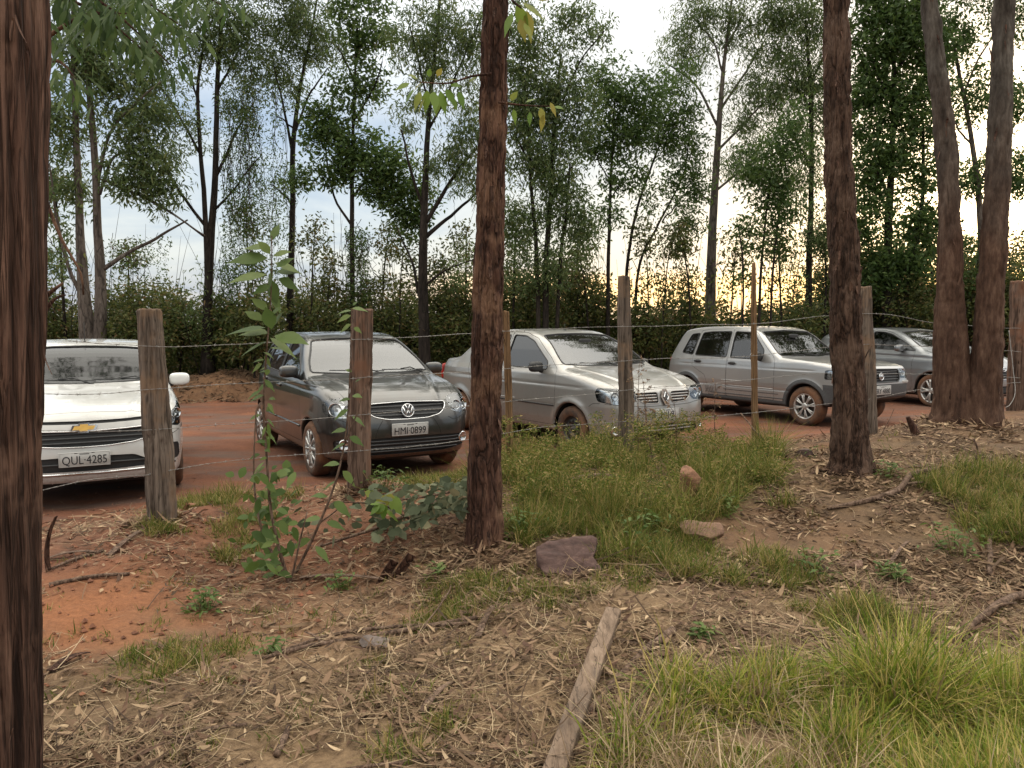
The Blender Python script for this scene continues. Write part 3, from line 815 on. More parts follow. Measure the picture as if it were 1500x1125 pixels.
FOX = dict(L=3.82, W=1.66, H=1.55, wb=2.465, fo=.81, Rw=.30, arch=.335, rim=.205, bow=.13, crown=.045, kb=.10, kr=.07, belt=.97, flare=.008, soft=2,
  side=[(.02, .30), (-.01, .42), (0, .56), (.07, .69), (.16, .80), (.42, .925), (.78, 1.0), (1.0, 1.035), (1.10, 1.075), (1.50, 1.36), (1.72, 1.475), (1.95, 1.53), (2.35, 1.555), (2.9, 1.54), (3.35, 1.48), (3.52, 1.42), (3.66, 1.20), (3.76, .98), (3.83, .75), (3.83, .42), (3.78, .26), (3.4, .22), (2.0, .19), (.6, .19), (.12, .20)],
  plan=[(0, 0), (0, .42), (.06, .62), (.22, .76), (.55, .825), (1.2, .83), (3.0, .83), (3.5, .80), (3.75, .70), (3.83, .45), (3.83, 0)],
  sec=[(.15, .72), (.24, .785), (.34, .80), (.46, .825), (.60, .83), (.80, .822), (.93, .80), (1.0, .775), (1.25, .69), (1.45, .60), (1.6, .52)],
  hoodline=(.34, .58, .010), grooves=[(.86, .95, .006, .02)],
  windscreen=[(-.70, 1.065), (-.35, 1.045), (0, 1.04), (.35, 1.045), (.70, 1.065), (.665, 1.20), (.535, 1.455), (.3, 1.475), (0, 1.48), (-.3, 1.475), (-.535, 1.455), (-.665, 1.20)],
  rearwin=[(-.60, 1.06), (.60, 1.06), (.50, 1.40), (-.50, 1.40)],
  sidewin=[[(1.36, 1.0), (1.42, 1.10), (1.78, 1.37), (2.0, 1.435), (2.22, 1.445), (2.22, 1.02)], [(2.30, 1.02), (2.30, 1.445), (2.75, 1.435), (3.0, 1.41), (3.0, 1.05)], [(3.06, 1.07), (3.06, 1.40), (3.28, 1.36), (3.36, 1.10)]],
  doors=[[(1.18, .36), (1.18, .75), (1.22, 1.02), (1.40, 1.18), (1.75, 1.42), (2.02, 1.485), (2.26, 1.49), (2.26, 1.0), (2.27, .6), (2.25, .30), (1.22, .30)], [(2.27, .30), (2.27, .95), (2.265, 1.49), (2.75, 1.485), (3.03, 1.44), (3.04, 1.05), (3.02, .80), (2.92, .68), (2.82, .45), (2.78, .30)]],
  doorwin=[[0], [1]], handles=[(2.12, .86), (2.92, .90)], molding=(.50, .52, .014, 'grey'),
  lamp=[(.475, .655), (.485, .775), (.58, .815), (.70, .83), (.82, .815), (.90, .75), (.87, .665), (.74, .635), (.58, .635)], lampangle=35, bowls=[(.575, .725, .055), (.72, .73, .068)],
  bonnet=[(.15, -.44), (.15, .44), (.26, .60), (.55, .66), (1.04, .70), (1.06, .45), (1.03, 0), (1.06, -.45), (1.04, -.70), (.55, -.66), (.26, -.60)],
  openings=[('grille', [(-.46, .76), (0, .775), (.46, .76), (.43, .69), (.36, .635), (.22, .605), (0, .60), (-.22, .605), (-.36, .635), (-.43, .69)], 'black', .035, 3, ('chrome', .006)),
            ('lower_intake', [(-.74, .41), (-.3, .425), (.3, .425), (.74, .41), (.72, .31), (.4, .27), (-.4, .27), (-.72, .31)], 'black', .03, 4, None)],
  seams=[('front', [(.46, .60), (.55, .57), (.70, .62)]), ('front', [(.28, .60), (.34, .50), (.36, .43)]), ('side', [(.42, .61), (.48, .60), (.52, .56)])],
  wipers=[(-.12, 1.055, .50, 1.075), (-.62, 1.06, -.10, 1.07)], foglamps=[(.655, .375, .045)],
  spokes=(10, .017, 0), wheel='alloy', plate=(.50, 'HMI·0899', .025, -4), badge=badge_vw, antenna=(3.2, 0, .14, .12),
  paint='grey', wsglass='glass_sky', sideglass='glass', mirmat='grey_clean', mirror=(1.47, 1.0), cabin=(1.15, 3.2), mirx=.42, tw=.19)

LOGAN = dict(L=4.25, W=1.74, H=1.53, wb=2.63, fo=.80, Rw=.29, arch=.33, rim=.185, bow=.10, crown=.045, kb=.09, kr=.07, belt=.97, flare=.018, soft=2,
  side=[(.03, .30), (-.01, .42), (0, .56), (.05, .70), (.09, .80), (.30, .90), (.70, .985), (1.08, 1.03), (1.20, 1.06), (1.55, 1.31), (1.80, 1.455), (2.0, 1.51), (2.4, 1.535), (2.85, 1.515), (3.15, 1.45), (3.45, 1.26), (3.66, 1.12), (3.95, 1.09), (4.16, 1.08), (4.22, .95), (4.26, .75), (4.25, .42), (4.2, .27), (3.7, .23), (2.0, .20), (.6, .20), (.12, .22)],
  plan=[(0, 0), (0, .48), (.05, .68), (.2, .80), (.5, .86), (1.2, .87), (3.2, .87), (3.8, .85), (4.15, .76), (4.25, .5), (4.25, 0)],
  sec=[(.15, .76), (.25, .83), (.40, .855), (.60, .87), (.80, .865), (.95, .84), (1.02, .80), (1.25, .71), (1.45, .62), (1.6, .54)],
  hoodline=(.40, .62, .012), grooves=[(.80, .86, .006, .018)],
  windscreen=[(-.72, 1.075), (-.35, 1.05), (0, 1.045), (.35, 1.05), (.72, 1.075), (.68, 1.20), (.555, 1.435), (.3, 1.455), (0, 1.46), (-.3, 1.455), (-.555, 1.435), (-.68, 1.20)],
  rearwin=[(-.60, 1.14), (.60, 1.14), (.50, 1.42), (-.50, 1.42)],
  sidewin=[[(1.50, 1.005), (1.52, 1.10), (1.85, 1.36), (2.05, 1.43), (2.30, 1.44), (2.30, 1.02)], [(2.38, 1.02), (2.38, 1.44), (2.75, 1.43), (3.02, 1.36), (3.10, 1.22), (3.10, 1.04)]],
  doors=[[(1.27, .36), (1.27, .80), (1.30, 1.02), (1.50, 1.17), (1.80, 1.40), (2.05, 1.475), (2.34, 1.485), (2.34, .95), (2.35, .5), (2.32, .31), (1.31, .31)], [(2.35, .31), (2.35, .95), (2.345, 1.485), (2.80, 1.47), (3.08, 1.39), (3.22, 1.22), (3.24, 1.02), (3.14, .80), (2.98, .6), (2.92, .42), (2.90, .31)]],
  doorwin=[[0], [1]], handles=[(2.20, .84), (3.03, .87)], molding=(.555, .575, .011, 'black'),
  lamp=[(.43, .655), (.43, .775), (.55, .81), (.70, .825), (.88, .83), (.905, .77), (.88, .665), (.72, .64), (.55, .64)], lampangle=33, bowls=[(.53, .73, .06), (.69, .74, .055)],
  bonnet=[(.11, -.50), (.11, .50), (.16, .66), (.5, .70), (1.10, .74), (1.13, .45), (1.12, 0), (1.13, -.45), (1.10, -.74), (.5, -.70), (.16, -.66)],
  openings=[('grille', [(.11, .765), (.47, .765), (.45, .70), (.36, .64), (.11, .63)], 'black', .03, 3, ('silver', .006)), ('grille', [(-.11, .765), (-.47, .765), (-.45, .70), (-.36, .64), (-.11, .63)], 'black', .03, 3, ('silver', .006)),
            ('lower_intake', [(-.56, .37), (-.3, .385), (.3, .385), (.56, .37), (.62, .26), (-.62, .26)], 'black', .05, 2, None)], slatr=.012, slatmat='silver',
  seams=[('front', [(.0, .60), (.38, .605), (.55, .625), (.80, .64)]), ('side', [(.30, .645), (.40, .64), (.47, .60)]), ('front', [(.0, .44), (.5, .44), (.78, .43)])],
  wipers=[(-.10, 1.055, .48, 1.08), (-.62, 1.065, -.08, 1.07)], foglamps=[(.72, .33, .042)],
  spokes=(8, .020, 0), wheel='steel', rearwheel=dict(wheel='alloy'), plate=(.50, 'HJJ·9', .02, 0), badge=badge_diamond, antenna=(1.98, 0, .10, .0),
  paint='silver', wsglass='glass_sky', sideglass='glass_dark', mirmat='black', mirror=(1.58, .985), cabin=(1.25, 3.3), mirx=.44, tw=.19)

UNO = dict(L=3.70, W=1.58, H=1.49, wb=2.46, fo=.72, Rw=.295, arch=.335, rim=.185, bow=.06, crown=.035, kb=.06, kr=.045, belt=.93, flare=.012, soft=1,
  side=[(.03, .40), (0, .45), (0, .60), (.03, .66), (.05, .78), (.14, .87), (.5, .94), (.92, .985), (1.02, 1.0), (1.28, 1.22), (1.48, 1.38), (1.66, 1.45), (2.0, 1.485), (2.7, 1.48), (3.15, 1.44), (3.30, 1.40), (3.50, 1.08), (3.60, .92), (3.66, .62), (3.70, .55), (3.70, .34), (3.5, .28), (2.0, .25), (.9, .25), (.38, .30), (.12, .38)],
  plan=[(0, 0), (0, .58), (.04, .70), (.16, .765), (.5, .785), (1.2, .79), (3.0, .79), (3.5, .77), (3.66, .70), (3.70, .55), (3.70, 0)],
  sec=[(.2, .72), (.3, .77), (.45, .78), (.60, .79), (.80, .785), (.92, .765), (.98, .745), (1.25, .665), (1.40, .61), (1.55, .56)],
  grooves=[(.50, .52, .007, .015), (.82, .84, .004, .012)],
  windscreen=[(-.68, 1.02), (0, 1.0), (.68, 1.02), (.65, 1.12), (.545, 1.385), (0, 1.41), (-.545, 1.385), (-.65, 1.12)],
  rearwin=[(-.58, 1.0), (.58, 1.0), (.50, 1.36), (-.50, 1.36)],
  sidewin=[[(1.33, .955), (1.33, 1.10), (1.56, 1.33), (1.66, 1.375), (1.98, 1.39), (1.98, .965)], [(2.06, .97), (2.06, 1.39), (2.50, 1.385), (2.72, 1.365), (2.80, .985)], [(2.86, .99), (2.79, 1.36), (3.02, 1.34), (3.20, 1.02)]],
  doors=[[(1.08, .34), (1.08, .90), (1.12, 1.00), (1.32, 1.17), (1.53, 1.37), (1.66, 1.43), (2.02, 1.44), (2.02, .95), (2.03, .5), (2.03, .34)], [(2.035, .34), (2.035, .95), (2.03, 1.44), (2.55, 1.43), (2.77, 1.40), (2.84, .98), (2.84, .80), (2.72, .66), (2.66, .50), (2.64, .34)]],
  doorwin=[[0], [1]], handles=[(1.91, .875), (2.70, .885)], handlemat='black', molding=(.505, .525, .008, 'silver2'),
  lamp=[(.44, .66), (.44, .80), (.60, .80), (.78, .80), (.86, .79), (.87, .66), (.72, .65)], lampit=1, lampangle=30, bowls=[(.56, .73, .058)],
  bonnet=[(.15, -.62), (.15, .62), (.5, .66), (.95, .70), (.97, .3), (.96, 0), (.97, -.3), (.95, -.70), (.5, -.66)],
  openings=[('grille', [(-.47, .79), (0, .80), (.47, .79), (.47, .65), (.42, .61), (-.42, .61), (-.47, .65)], 'black', .025, 4, ('dkgrey', .009))], slatr=.009,
  seams=[], wipers=[(-.10, 1.01, .45, 1.03), (-.58, 1.02, -.08, 1.02)],
  spokes=(8, .013, .11), wheel='alloy', plate=(.50, 'ERY 4880', .02, 0), badge=badge_oval, plasticnose=.585, archtrim=True, sillz=.34,
  paint='silver2', wsglass='glass', sideglass='glass', mirmat='black', mirror=(1.36, .955), cabin=(1.05, 2.9), mirx=.35, tw=.18)
def uno_extra(root, c, p):
    # the side lettering and its twin trim lines
    for sg in (1, -1):
        P = c.on('side', [2.56], [.43], sg)[0]
        M = np.array([[-1, 0, 0], [0, 0, 1], [0, 1, 0]], float) if sg > 0 else np.array([[1, 0, 0], [0, 0, -1], [0, 1, 0]], float)
        text_mesh('WAY', .15, MAT['dkgrey'], 'side_lettering', root, P + np.array([0, sg*.003, 0]), M, .002, width=.32, shear=.3, bold=.003)
        text_mesh('WAY', .15, MAT['silver2'], 'side_lettering_face', root, P + np.array([0, sg*.006, 0]), M, .002, width=.31, shear=.3, bold=-.002)
        m = MB(); m.add(*c.strip('side', [(1.2, .44), (2.3, .45)], .006, sg)); m.add(*c.strip('side', [(1.1, .375), (2.6, .38)], .008, sg)); m.build('side_stripe', MAT['dkgrey'], root)
    for sg in (1, -1):
        P = c.on('front', [sg*.60], [.655])[0]; m = MB(); m.add(*superell(P, (.012, .075, .022), .5)); m.build('bumper_indicator', MAT['plate'], root)
UNO['extra'] = uno_extra

ONIX = dict(L=3.93, W=1.705, H=1.48, wb=2.53, fo=.83, Rw=.30, arch=.34, rim=.20, bow=.13, crown=.05, kb=.10, kr=.07, belt=.97, flare=.01, soft=2,
  side=[(.05, .25), (0, .32), (-.01, .45), (.02, .62), (.06, .74), (.13, .84), (.35, .92), (.75, .99), (1.05, 1.03), (1.18, 1.07), (1.55, 1.30), (1.80, 1.415), (2.05, 1.465), (2.45, 1.485), (3.0, 1.465), (3.45, 1.40), (3.62, 1.32), (3.78, 1.08), (3.88, .95), (3.93, .75), (3.93, .42), (3.88, .26), (3.4, .22), (2.0, .19), (.6, .18), (.15, .19)],
  plan=[(0, 0), (0, .44), (.06, .64), (.2, .78), (.5, .845), (1.2, .853), (3.0, .853), (3.6, .82), (3.87, .70), (3.93, .45), (3.93, 0)],
  sec=[(.15, .74), (.24, .81), (.36, .83), (.50, .85), (.65, .852), (.82, .845), (.95, .815), (1.02, .78), (1.25, .69), (1.42, .61), (1.55, .53)],
  hoodline=(.34, .60, .012), grooves=[(.78, .92, .008, .02)],
  windscreen=[(-.71, 1.075), (-.35, 1.055), (0, 1.05), (.35, 1.055), (.71, 1.075), (.675, 1.18), (.56, 1.385), (.3, 1.405), (0, 1.41), (-.3, 1.405), (-.56, 1.385), (-.675, 1.18)],
  rearwin=[(-.58, 1.08), (.58, 1.08), (.48, 1.36), (-.48, 1.36)],
  sidewin=[[(1.48, 1.0), (1.52, 1.08), (1.85, 1.30), (2.05, 1.375), (2.28, 1.39), (2.28, 1.02)], [(2.36, 1.02), (2.36, 1.39), (2.8, 1.38), (3.05, 1.33), (3.14, 1.10)]],
  doors=[[(1.25, .36), (1.25, .80), (1.28, 1.02), (1.50, 1.15), (1.82, 1.35), (2.05, 1.42), (2.32, 1.43), (2.32, .95), (2.33, .5), (2.30, .30), (1.29, .30)], [(2.33, .30), (2.33, .95), (2.325, 1.43), (2.8, 1.42), (3.1, 1.36), (3.2, 1.10), (3.15, .85), (2.98, .65), (2.88, .45), (2.84, .30)]],
  doorwin=[[0], [1]], handles=[(2.18, .86), (2.98, .90)],
  lamp=[(.43, .735), (.52, .765), (.66, .81), (.80, .85), (.97, .90), (.99, .86), (.95, .77), (.88, .70), (.76, .68), (.58, .71)], lampangle=38, bowls=[(.68, .755, .042), (.82, .80, .048)], amber=(.78, .715, .018),
  bonnet=[(.17, -.44), (.17, .44), (.25, .60), (.6, .68), (1.10, .74), (1.12, .45), (1.10, 0), (1.12, -.45), (1.10, -.74), (.6, -.68), (.22, -.60)],
  openings=[('upper_grille', [(-.56, .80), (-.3, .785), (0, .78), (.3, .785), (.56, .80), (.50, .77), (.25, .757), (0, .753), (-.25, .757), (-.50, .77)], 'black', .02, 0, None),
            ('grille', [(-.62, .70), (-.56, .715), (-.3, .70), (0, .69), (.3, .70), (.56, .715), (.62, .70), (.56, .625), (.40, .578), (.2, .558), (0, .553), (-.2, .558), (-.40, .578), (-.56, .625)], 'black', .03, 3, ('chrome', .007)),
            ('lower_intake', [(-.60, .36), (-.40, .465), (0, .475), (.40, .465), (.60, .36), (.3, .345), (0, .34), (-.3, .345)], 'black', .03, 1, None),
            ('fog_recess', [(.68, .53), (.78, .535), (.795, .38), (.70, .37)], 'black', .02, 0, None), ('fog_recess', [(-.68, .53), (-.78, .535), (-.795, .38), (-.70, .37)], 'black', .02, 0, None)],
  seams=[('front', [(.62, .60), (.72, .62), (.84, .67)]), ('side', [(.30, .67), (.42, .68), (.50, .64)])], strips=[('chin_trim', 'front', [(-.74, .345), (-.4, .325), (0, .32), (.4, .325), (.74, .345)], .012, 'chrome')],
  wipers=[(-.10, 1.06, .50, 1.085), (-.64, 1.07, -.08, 1.075)],
  spokes=(7, .02, 0), wheel='alloy', plate=(.455, 'QUL·4285', .035, 0), badge=badge_bowtie, antenna=(2.0, 0, .22, .0),
  paint='white', wsglass='glass_shade', sideglass='glass', mirmat='white_clean', mirror=(1.55, .99), cabin=(1.22, 3.2), mirx=.46, tw=.19)

HATCH = dict(L=3.97, W=1.72, H=1.48, wb=2.49, fo=.84, Rw=.31, arch=.35, rim=.215, bow=.13, crown=.05, kb=.10, kr=.07, belt=.99, flare=.012, soft=2, h=.024,
  side=[(.05, .25), (0, .32), (-.01, .50), (.03, .68), (.10, .80), (.35, .93), (.75, 1.02), (1.0, 1.07), (1.12, 1.12), (1.50, 1.33), (1.80, 1.43), (2.05, 1.47), (2.45, 1.485), (3.0, 1.46), (3.45, 1.39), (3.66, 1.30), (3.84, 1.08), (3.93, .95), (3.97, .75), (3.97, .42), (3.92, .26), (3.4, .22), (2.0, .20), (.6, .20), (.15, .21)],
  plan=[(0, 0), (0, .44), (.06, .64), (.2, .78), (.5, .845), (1.2, .86), (3.0, .86), (3.6, .83), (3.9, .70), (3.97, .45), (3.97, 0)],
  sec=[(.15, .74), (.25, .82), (.40, .84), (.55, .855), (.70, .86), (.85, .85), (.97, .82), (1.05, .78), (1.25, .70), (1.42, .61), (1.55, .53)],
  hoodline=(.34, .60, .012), grooves=[(.88, 1.0, .012, .025)],
  windscreen=[(-.70, 1.12), (0, 1.10), (.70, 1.12), (.665, 1.22), (.55, 1.39), (0, 1.42), (-.55, 1.39), (-.665, 1.22)],
  rearwin=[(-.58, 1.08), (.58, 1.08), (.48, 1.36), (-.48, 1.36)],
  sidewin=[[(1.22, 1.04), (1.55, 1.22), (1.85, 1.345), (2.05, 1.39), (2.28, 1.395), (2.28, 1.06)], [(2.36, 1.06), (2.36, 1.395), (2.8, 1.38), (3.1, 1.32), (3.22, 1.15)]],
  doors=[[(1.25, .36), (1.25, .80), (1.22, 1.02), (1.50, 1.22), (1.82, 1.37), (2.05, 1.425), (2.32, 1.43), (2.32, .95), (2.33, .5), (2.30, .30), (1.29, .30)], [(2.33, .30), (2.33, .95), (2.325, 1.43), (2.8, 1.42), (3.14, 1.35), (3.26, 1.12), (3.15, .85), (2.98, .65), (2.88, .45), (2.84, .30)]],
  doorwin=[[0], [1]], handles=[(2.18, .88), (2.98, .92)],
  lamp=[(.42, .70), (.46, .78), (.60, .86), (.80, .93), (.98, .97), (.98, .92), (.90, .80), (.80, .71), (.6, .68)], lampangle=38, bowls=[(.60, .77, .05), (.78, .82, .05)],
  bonnet=[(.17, -.44), (.17, .44), (.26, .60), (.6, .68), (1.04, .74), (1.06, .45), (1.04, 0), (1.06, -.45), (1.04, -.74), (.6, -.68), (.22, -.60)],
  openings=[('grille', [(-.50, .70), (0, .715), (.50, .70), (.44, .56), (0, .545), (-.44, .56)], 'black', .03, 3, ('chrome', .007)), ('lower_intake', [(-.62, .42), (.62, .42), (.54, .28), (-.54, .28)], 'black', .04, 3, None)],
  seams=[], wipers=[(-.10, 1.12, .50, 1.13)], spokes=(5, .022, .20), wheel='alloy', badge=badge_round,
  paint='steel', wsglass='glass_sky', sideglass='glass_dark', mirmat='steel_clean', mirror=(1.50, 1.03), cabin=(1.22, 3.2), mirx=.46, tw=.20)

def lift(sp, zs, ks, keys=('side', 'sec', 'windscreen', 'rearwin', 'sidewin', 'doors', 'handles', 'lamp', 'bowls', 'openings', 'seams', 'wipers', 'foglamps', 'mirror', 'grooves', 'plate')):
    """re-map heights of a car's outlines"""
    g = lambda z: float(z + np.interp(z, zs, ks))
    pt = lambda P: [(a, g(b)) for a, b in P]
    for k in keys:
        if k not in sp: continue
        v = sp[k]
        if k in ('side', 'windscreen', 'rearwin', 'handles', 'lamp'): sp[k] = pt(v)
        elif k == 'sec': sp[k] = [(g(z), w) for z, w in v]
        elif k in ('sidewin', 'doors'): sp[k] = [pt(q) for q in v]
        elif k in ('bowls', 'foglamps'): sp[k] = [(a, g(b), r) for a, b, r in v]
        elif k == 'openings': sp[k] = [(n, pt(q), *r) for n, q, *r in v]
        elif k == 'seams': sp[k] = [(n, pt(q)) for n, q in v]
        elif k == 'wipers': sp[k] = [(a, g(b), c, g(d)) for a, b, c, d in v]
        elif k == 'mirror': sp[k] = (v[0], g(v[1]))
        elif k == 'grooves': sp[k] = [(g(a), g(b), c, d) for a, b, c, d in v]
        elif k == 'plate': sp[k] = (g(v[0]), *v[1:])
def xmap(sp, xs, ds, keys=('side', 'sidewin', 'doors', 'handles', 'bonnet', 'mirror')):
    g = lambda x: float(x + np.interp(x, xs, ds))
    for k in keys:
        v = sp[k]
        if k in ('side', 'handles', 'bonnet'): sp[k] = [(g(a), b) for a, b in v]
        elif k == 'mirror': sp[k] = (g(v[0]), v[1])
        else: sp[k] = [[(g(a) if not (b < .7 and a > 2.4) else a + .02, b) for a, b in q] for q in v]
lift(FOX, [0, .2, .45, .85, 1.06, 1.40, 1.50, 1.6], [0, .015, .05, .045, .03, -.015, -.015, 0])
FOX['badge_dz'] = .052
FOX['mirror'] = (1.39, FOX['mirror'][1]+.01)
xmap(LOGAN, [0, .6, 1.08, 1.5, 1.8, 2.2, 5], [0, -.06, -.17, -.16, -.06, 0, 0]); LOGAN['cabin'] = (1.1, 3.3); LOGAN['mirror'] = (1.42, .985)
xmap(UNO, [0, .5, 1.0, 2.03, 2.84, 3.3, 3.7], [0, 0, .20, .23, .21, .12, .08]); UNO['L'] = 3.78; UNO['plan'] = [(x+(.08 if x > 2 else 0), y) for x, y in UNO['plan']]; UNO['cabin'] = (1.22, 3.0)
lift(UNO, [0, .3, .5, .8, .95, 1.2], [0, 0, .05, .05, .02, 0], ('lamp', 'bowls', 'openings', 'plate', 'side'))
UNO['plasticnose'] = .63; UNO['badge_dz'] = .05
CARS = {}
def wp(px, D): return (px-750)/F*D
CARPOS = {   # x, y of the front axle's middle, road height, heading
 'ONIX': (-4.15, 7.44, .0, 28), 'FOX': (-1.45, 8.55, .02, 30), 'LOGAN': (1.42, 9.9, .07, 35), 'UNO': (4.97, 11.68, .16, 31), 'HATCH': (8.50, 14.52, .14, 25)}
def place_cars():
    G = 'cars parked on the dirt road'
    for nm, key, spec, lab in (
      ('parked_car', 'ONIX', ONIX, 'white hatchback with black slatted grille and gold badge, half hidden by the broad reddish trunk'),
      ('parked_car', 'FOX', FOX, 'dark graphite hatchback with round chrome badge parked behind the reddish fence post'),
      ('parked_car', 'LOGAN', LOGAN, 'dusty silver sedan with diamond badge and a black steel front wheel'),
      ('parked_car', 'UNO', UNO, 'boxy silver hatchback with black bumper and arches and WAY lettering on its side'),
      ('parked_car', 'HATCH', HATCH, 'steel grey hatchback parked farthest away, behind the twin trunks')):
        x, y, z, th = CARPOS[key]
        CARS[key] = build_car(nm, spec, lab, 'car', (x, y, z), th, G)
# ================================================================ terrain
POSTS = {'A': (228, 765, 5.5), 'B': (528, 718, 6.1), 'C': (916, 668, 7.2), 'D': (1268, 640, 8.3), 'E': (1492, 602, 9.6)}
CP = [tuple(U(*p)) for p in [*POSTS.values(), (100, 1125, 2.6), (750, 1125, 2.6), (1400, 1125, 2.62), (898, 908, 3.7), (835, 830, 4.5), (708, 797, 4.8), (1245, 697, 6.2), (1400, 620, 8.2), (1447, 636, 8.0),
      (150, 900, 4.1), (1300, 850, 4.55), (1420, 740, 5.4), (1100, 700, 6.3), (1105, 660, 7.7), (800, 705, 6.2), (400, 855, 4.7), (600, 850, 4.6), (1000, 800, 4.9), (90, 800, 5.0), (740, 690, 6.6), (1340, 640, 7.3), (1480, 680, 6.6)]]
CP += [(-4, -3, .05), (0, -3, .05), (4, -3, .08), (-12, -4, 0), (12, -4, .3), (-4, 1, .06), (0, 1, .06), (4, 1, .12), (8, 3, .35), (-8, 3, .1), (9, 6, .65), (-8, 6, .1), (12, 9, .8),
       (-5.2, 6.9, .0), (-3.7, 6.2, .02), (-3.0, 7.4, .0), (-4.5, 8.5, 0), (-2.3, 8.0, .02), (-.8, 8.7, .02), (-.9, 7.6, .04), (-3.4, 10.4, .02), (-2.1, 11, .02), (.8, 9.4, .07), (2.2, 10, .08), (1.7, 9.0, .09), (-.7, 11.5, .07), (.4, 12.5, .08),
       (4.3, 11.2, .16), (5.7, 12.1, .16), (5.6, 10.7, .18), (3.1, 13.3, .16), (4.4, 14.2, .15), (7.7, 14.2, .14), (9.1, 15, .14), (6.5, 16.2, .14), (9.6, 13.3, .2), (9.2, 11.6, .35), (-8, 9, -.02), (-6, 14, 0), (0, 15, .08), (-12, 12, 0), (14, 14, .4), (-12, 17, .05), (-4, 16.2, .08), (0, 16.6, .1), (6, 17.5, .15), (13, 18, .3)]
CP = np.array(CP)
def _phi(r): return np.where(r > 0, r*r*np.log(r+1e-12), 0)
_n = len(CP); _K = _phi(np.hypot(CP[:, None, 0]-CP[None, :, 0], CP[:, None, 1]-CP[None, :, 1])) + np.eye(_n)*.15
_P = np.c_[np.ones(_n), CP[:, :2]]; _A = np.block([[_K, _P], [_P.T, np.zeros((3, 3))]]); _W = np.linalg.solve(_A, np.r_[CP[:, 2], 0, 0, 0])
def sst(a, b, x): t = np.clip((x-a)/(b-a), 0, 1); return t*t*(3-2*t)
def bank_y(x): return 16.7 + .12*np.clip(x, -10, 12) + .35*np.sin(x*.7)
def ground_z(x, y):
    x = np.atleast_1d(np.asarray(x, float)); y = np.atleast_1d(np.asarray(y, float)); out = np.zeros(len(x))
    for i in range(0, len(x), 40000):
        X = np.clip(x[i:i+40000], -13, 14); Y = np.clip(y[i:i+40000], -4, 18); r = np.hypot(X[:, None]-CP[None, :, 0], Y[:, None]-CP[None, :, 1])
        out[i:i+40000] = _phi(r) @ _W[:_n] + _W[_n] + _W[_n+1]*X + _W[_n+2]*Y
    b = y - bank_y(x); P = np.c_[x, y, x*0]
    out += sst(-.1, .9, b)*(.42 + .12*vnoise(P, .9, 4)) + sst(7, 10, x)*sst(-.3, 2.2, b)*1.3
    out -= sst(25, 120, y)*9 + sst(120, 900, y)*14
    return out
def road_mask(x, y):
    """signed: >0 on the dirt road"""
    P = np.c_[x, y, np.zeros(len(x))]; n = .35*fbm(P, 1.6, 9, 3)
    edge = np.interp(x, [-14, -4.2, -3, -1.2, 0, 1.0, 2.6, 4, 6, 9, 14], [5.4, 5.9, 6.6, 7.1, 7.9, 8.5, 9.2, 9.9, 10.4, 11.8, 13])
    return np.minimum(y - edge, bank_y(x) - .15 - y) + n*.6
def relief(x, y):
    P = np.c_[x, y, np.zeros(len(x))]; k = 1 - .75*sst(-.2, .5, road_mask(x, y))
    far = 1 - sst(20, 26, y)
    b = y - bank_y(x); far = far + 1.6*sst(-.5, .2, b)*(1-sst(1.5, 3, b))
    foot = 0
    for (px, py, D, r) in ((709, 797, 4.8, .22), (1246, 697, 6.2, .3), (1398, 622, 8.2, .4), (1442, 638, 8.05, .4)):
        p = U(px, py, D); foot = foot + .045*np.exp(-((x-p[0])**2 + (y-p[1])**2)/(2*r*r))
    return foot + (.034*fbm(P, .55, 1, 3) + .012*fbm(P, .13, 2, 2))*k*far + .008*fbm(P, .35, 5, 3)
def G(x, y): return ground_z(x, y) + relief(np.atleast_1d(x), np.atleast_1d(y))
def Gp(px, py, D):
    """ground point under a photo pixel's ray at depth D (height from the terrain)"""
    p = U(px, py, D); p[2] = G(p[0], p[1])[0]; return p

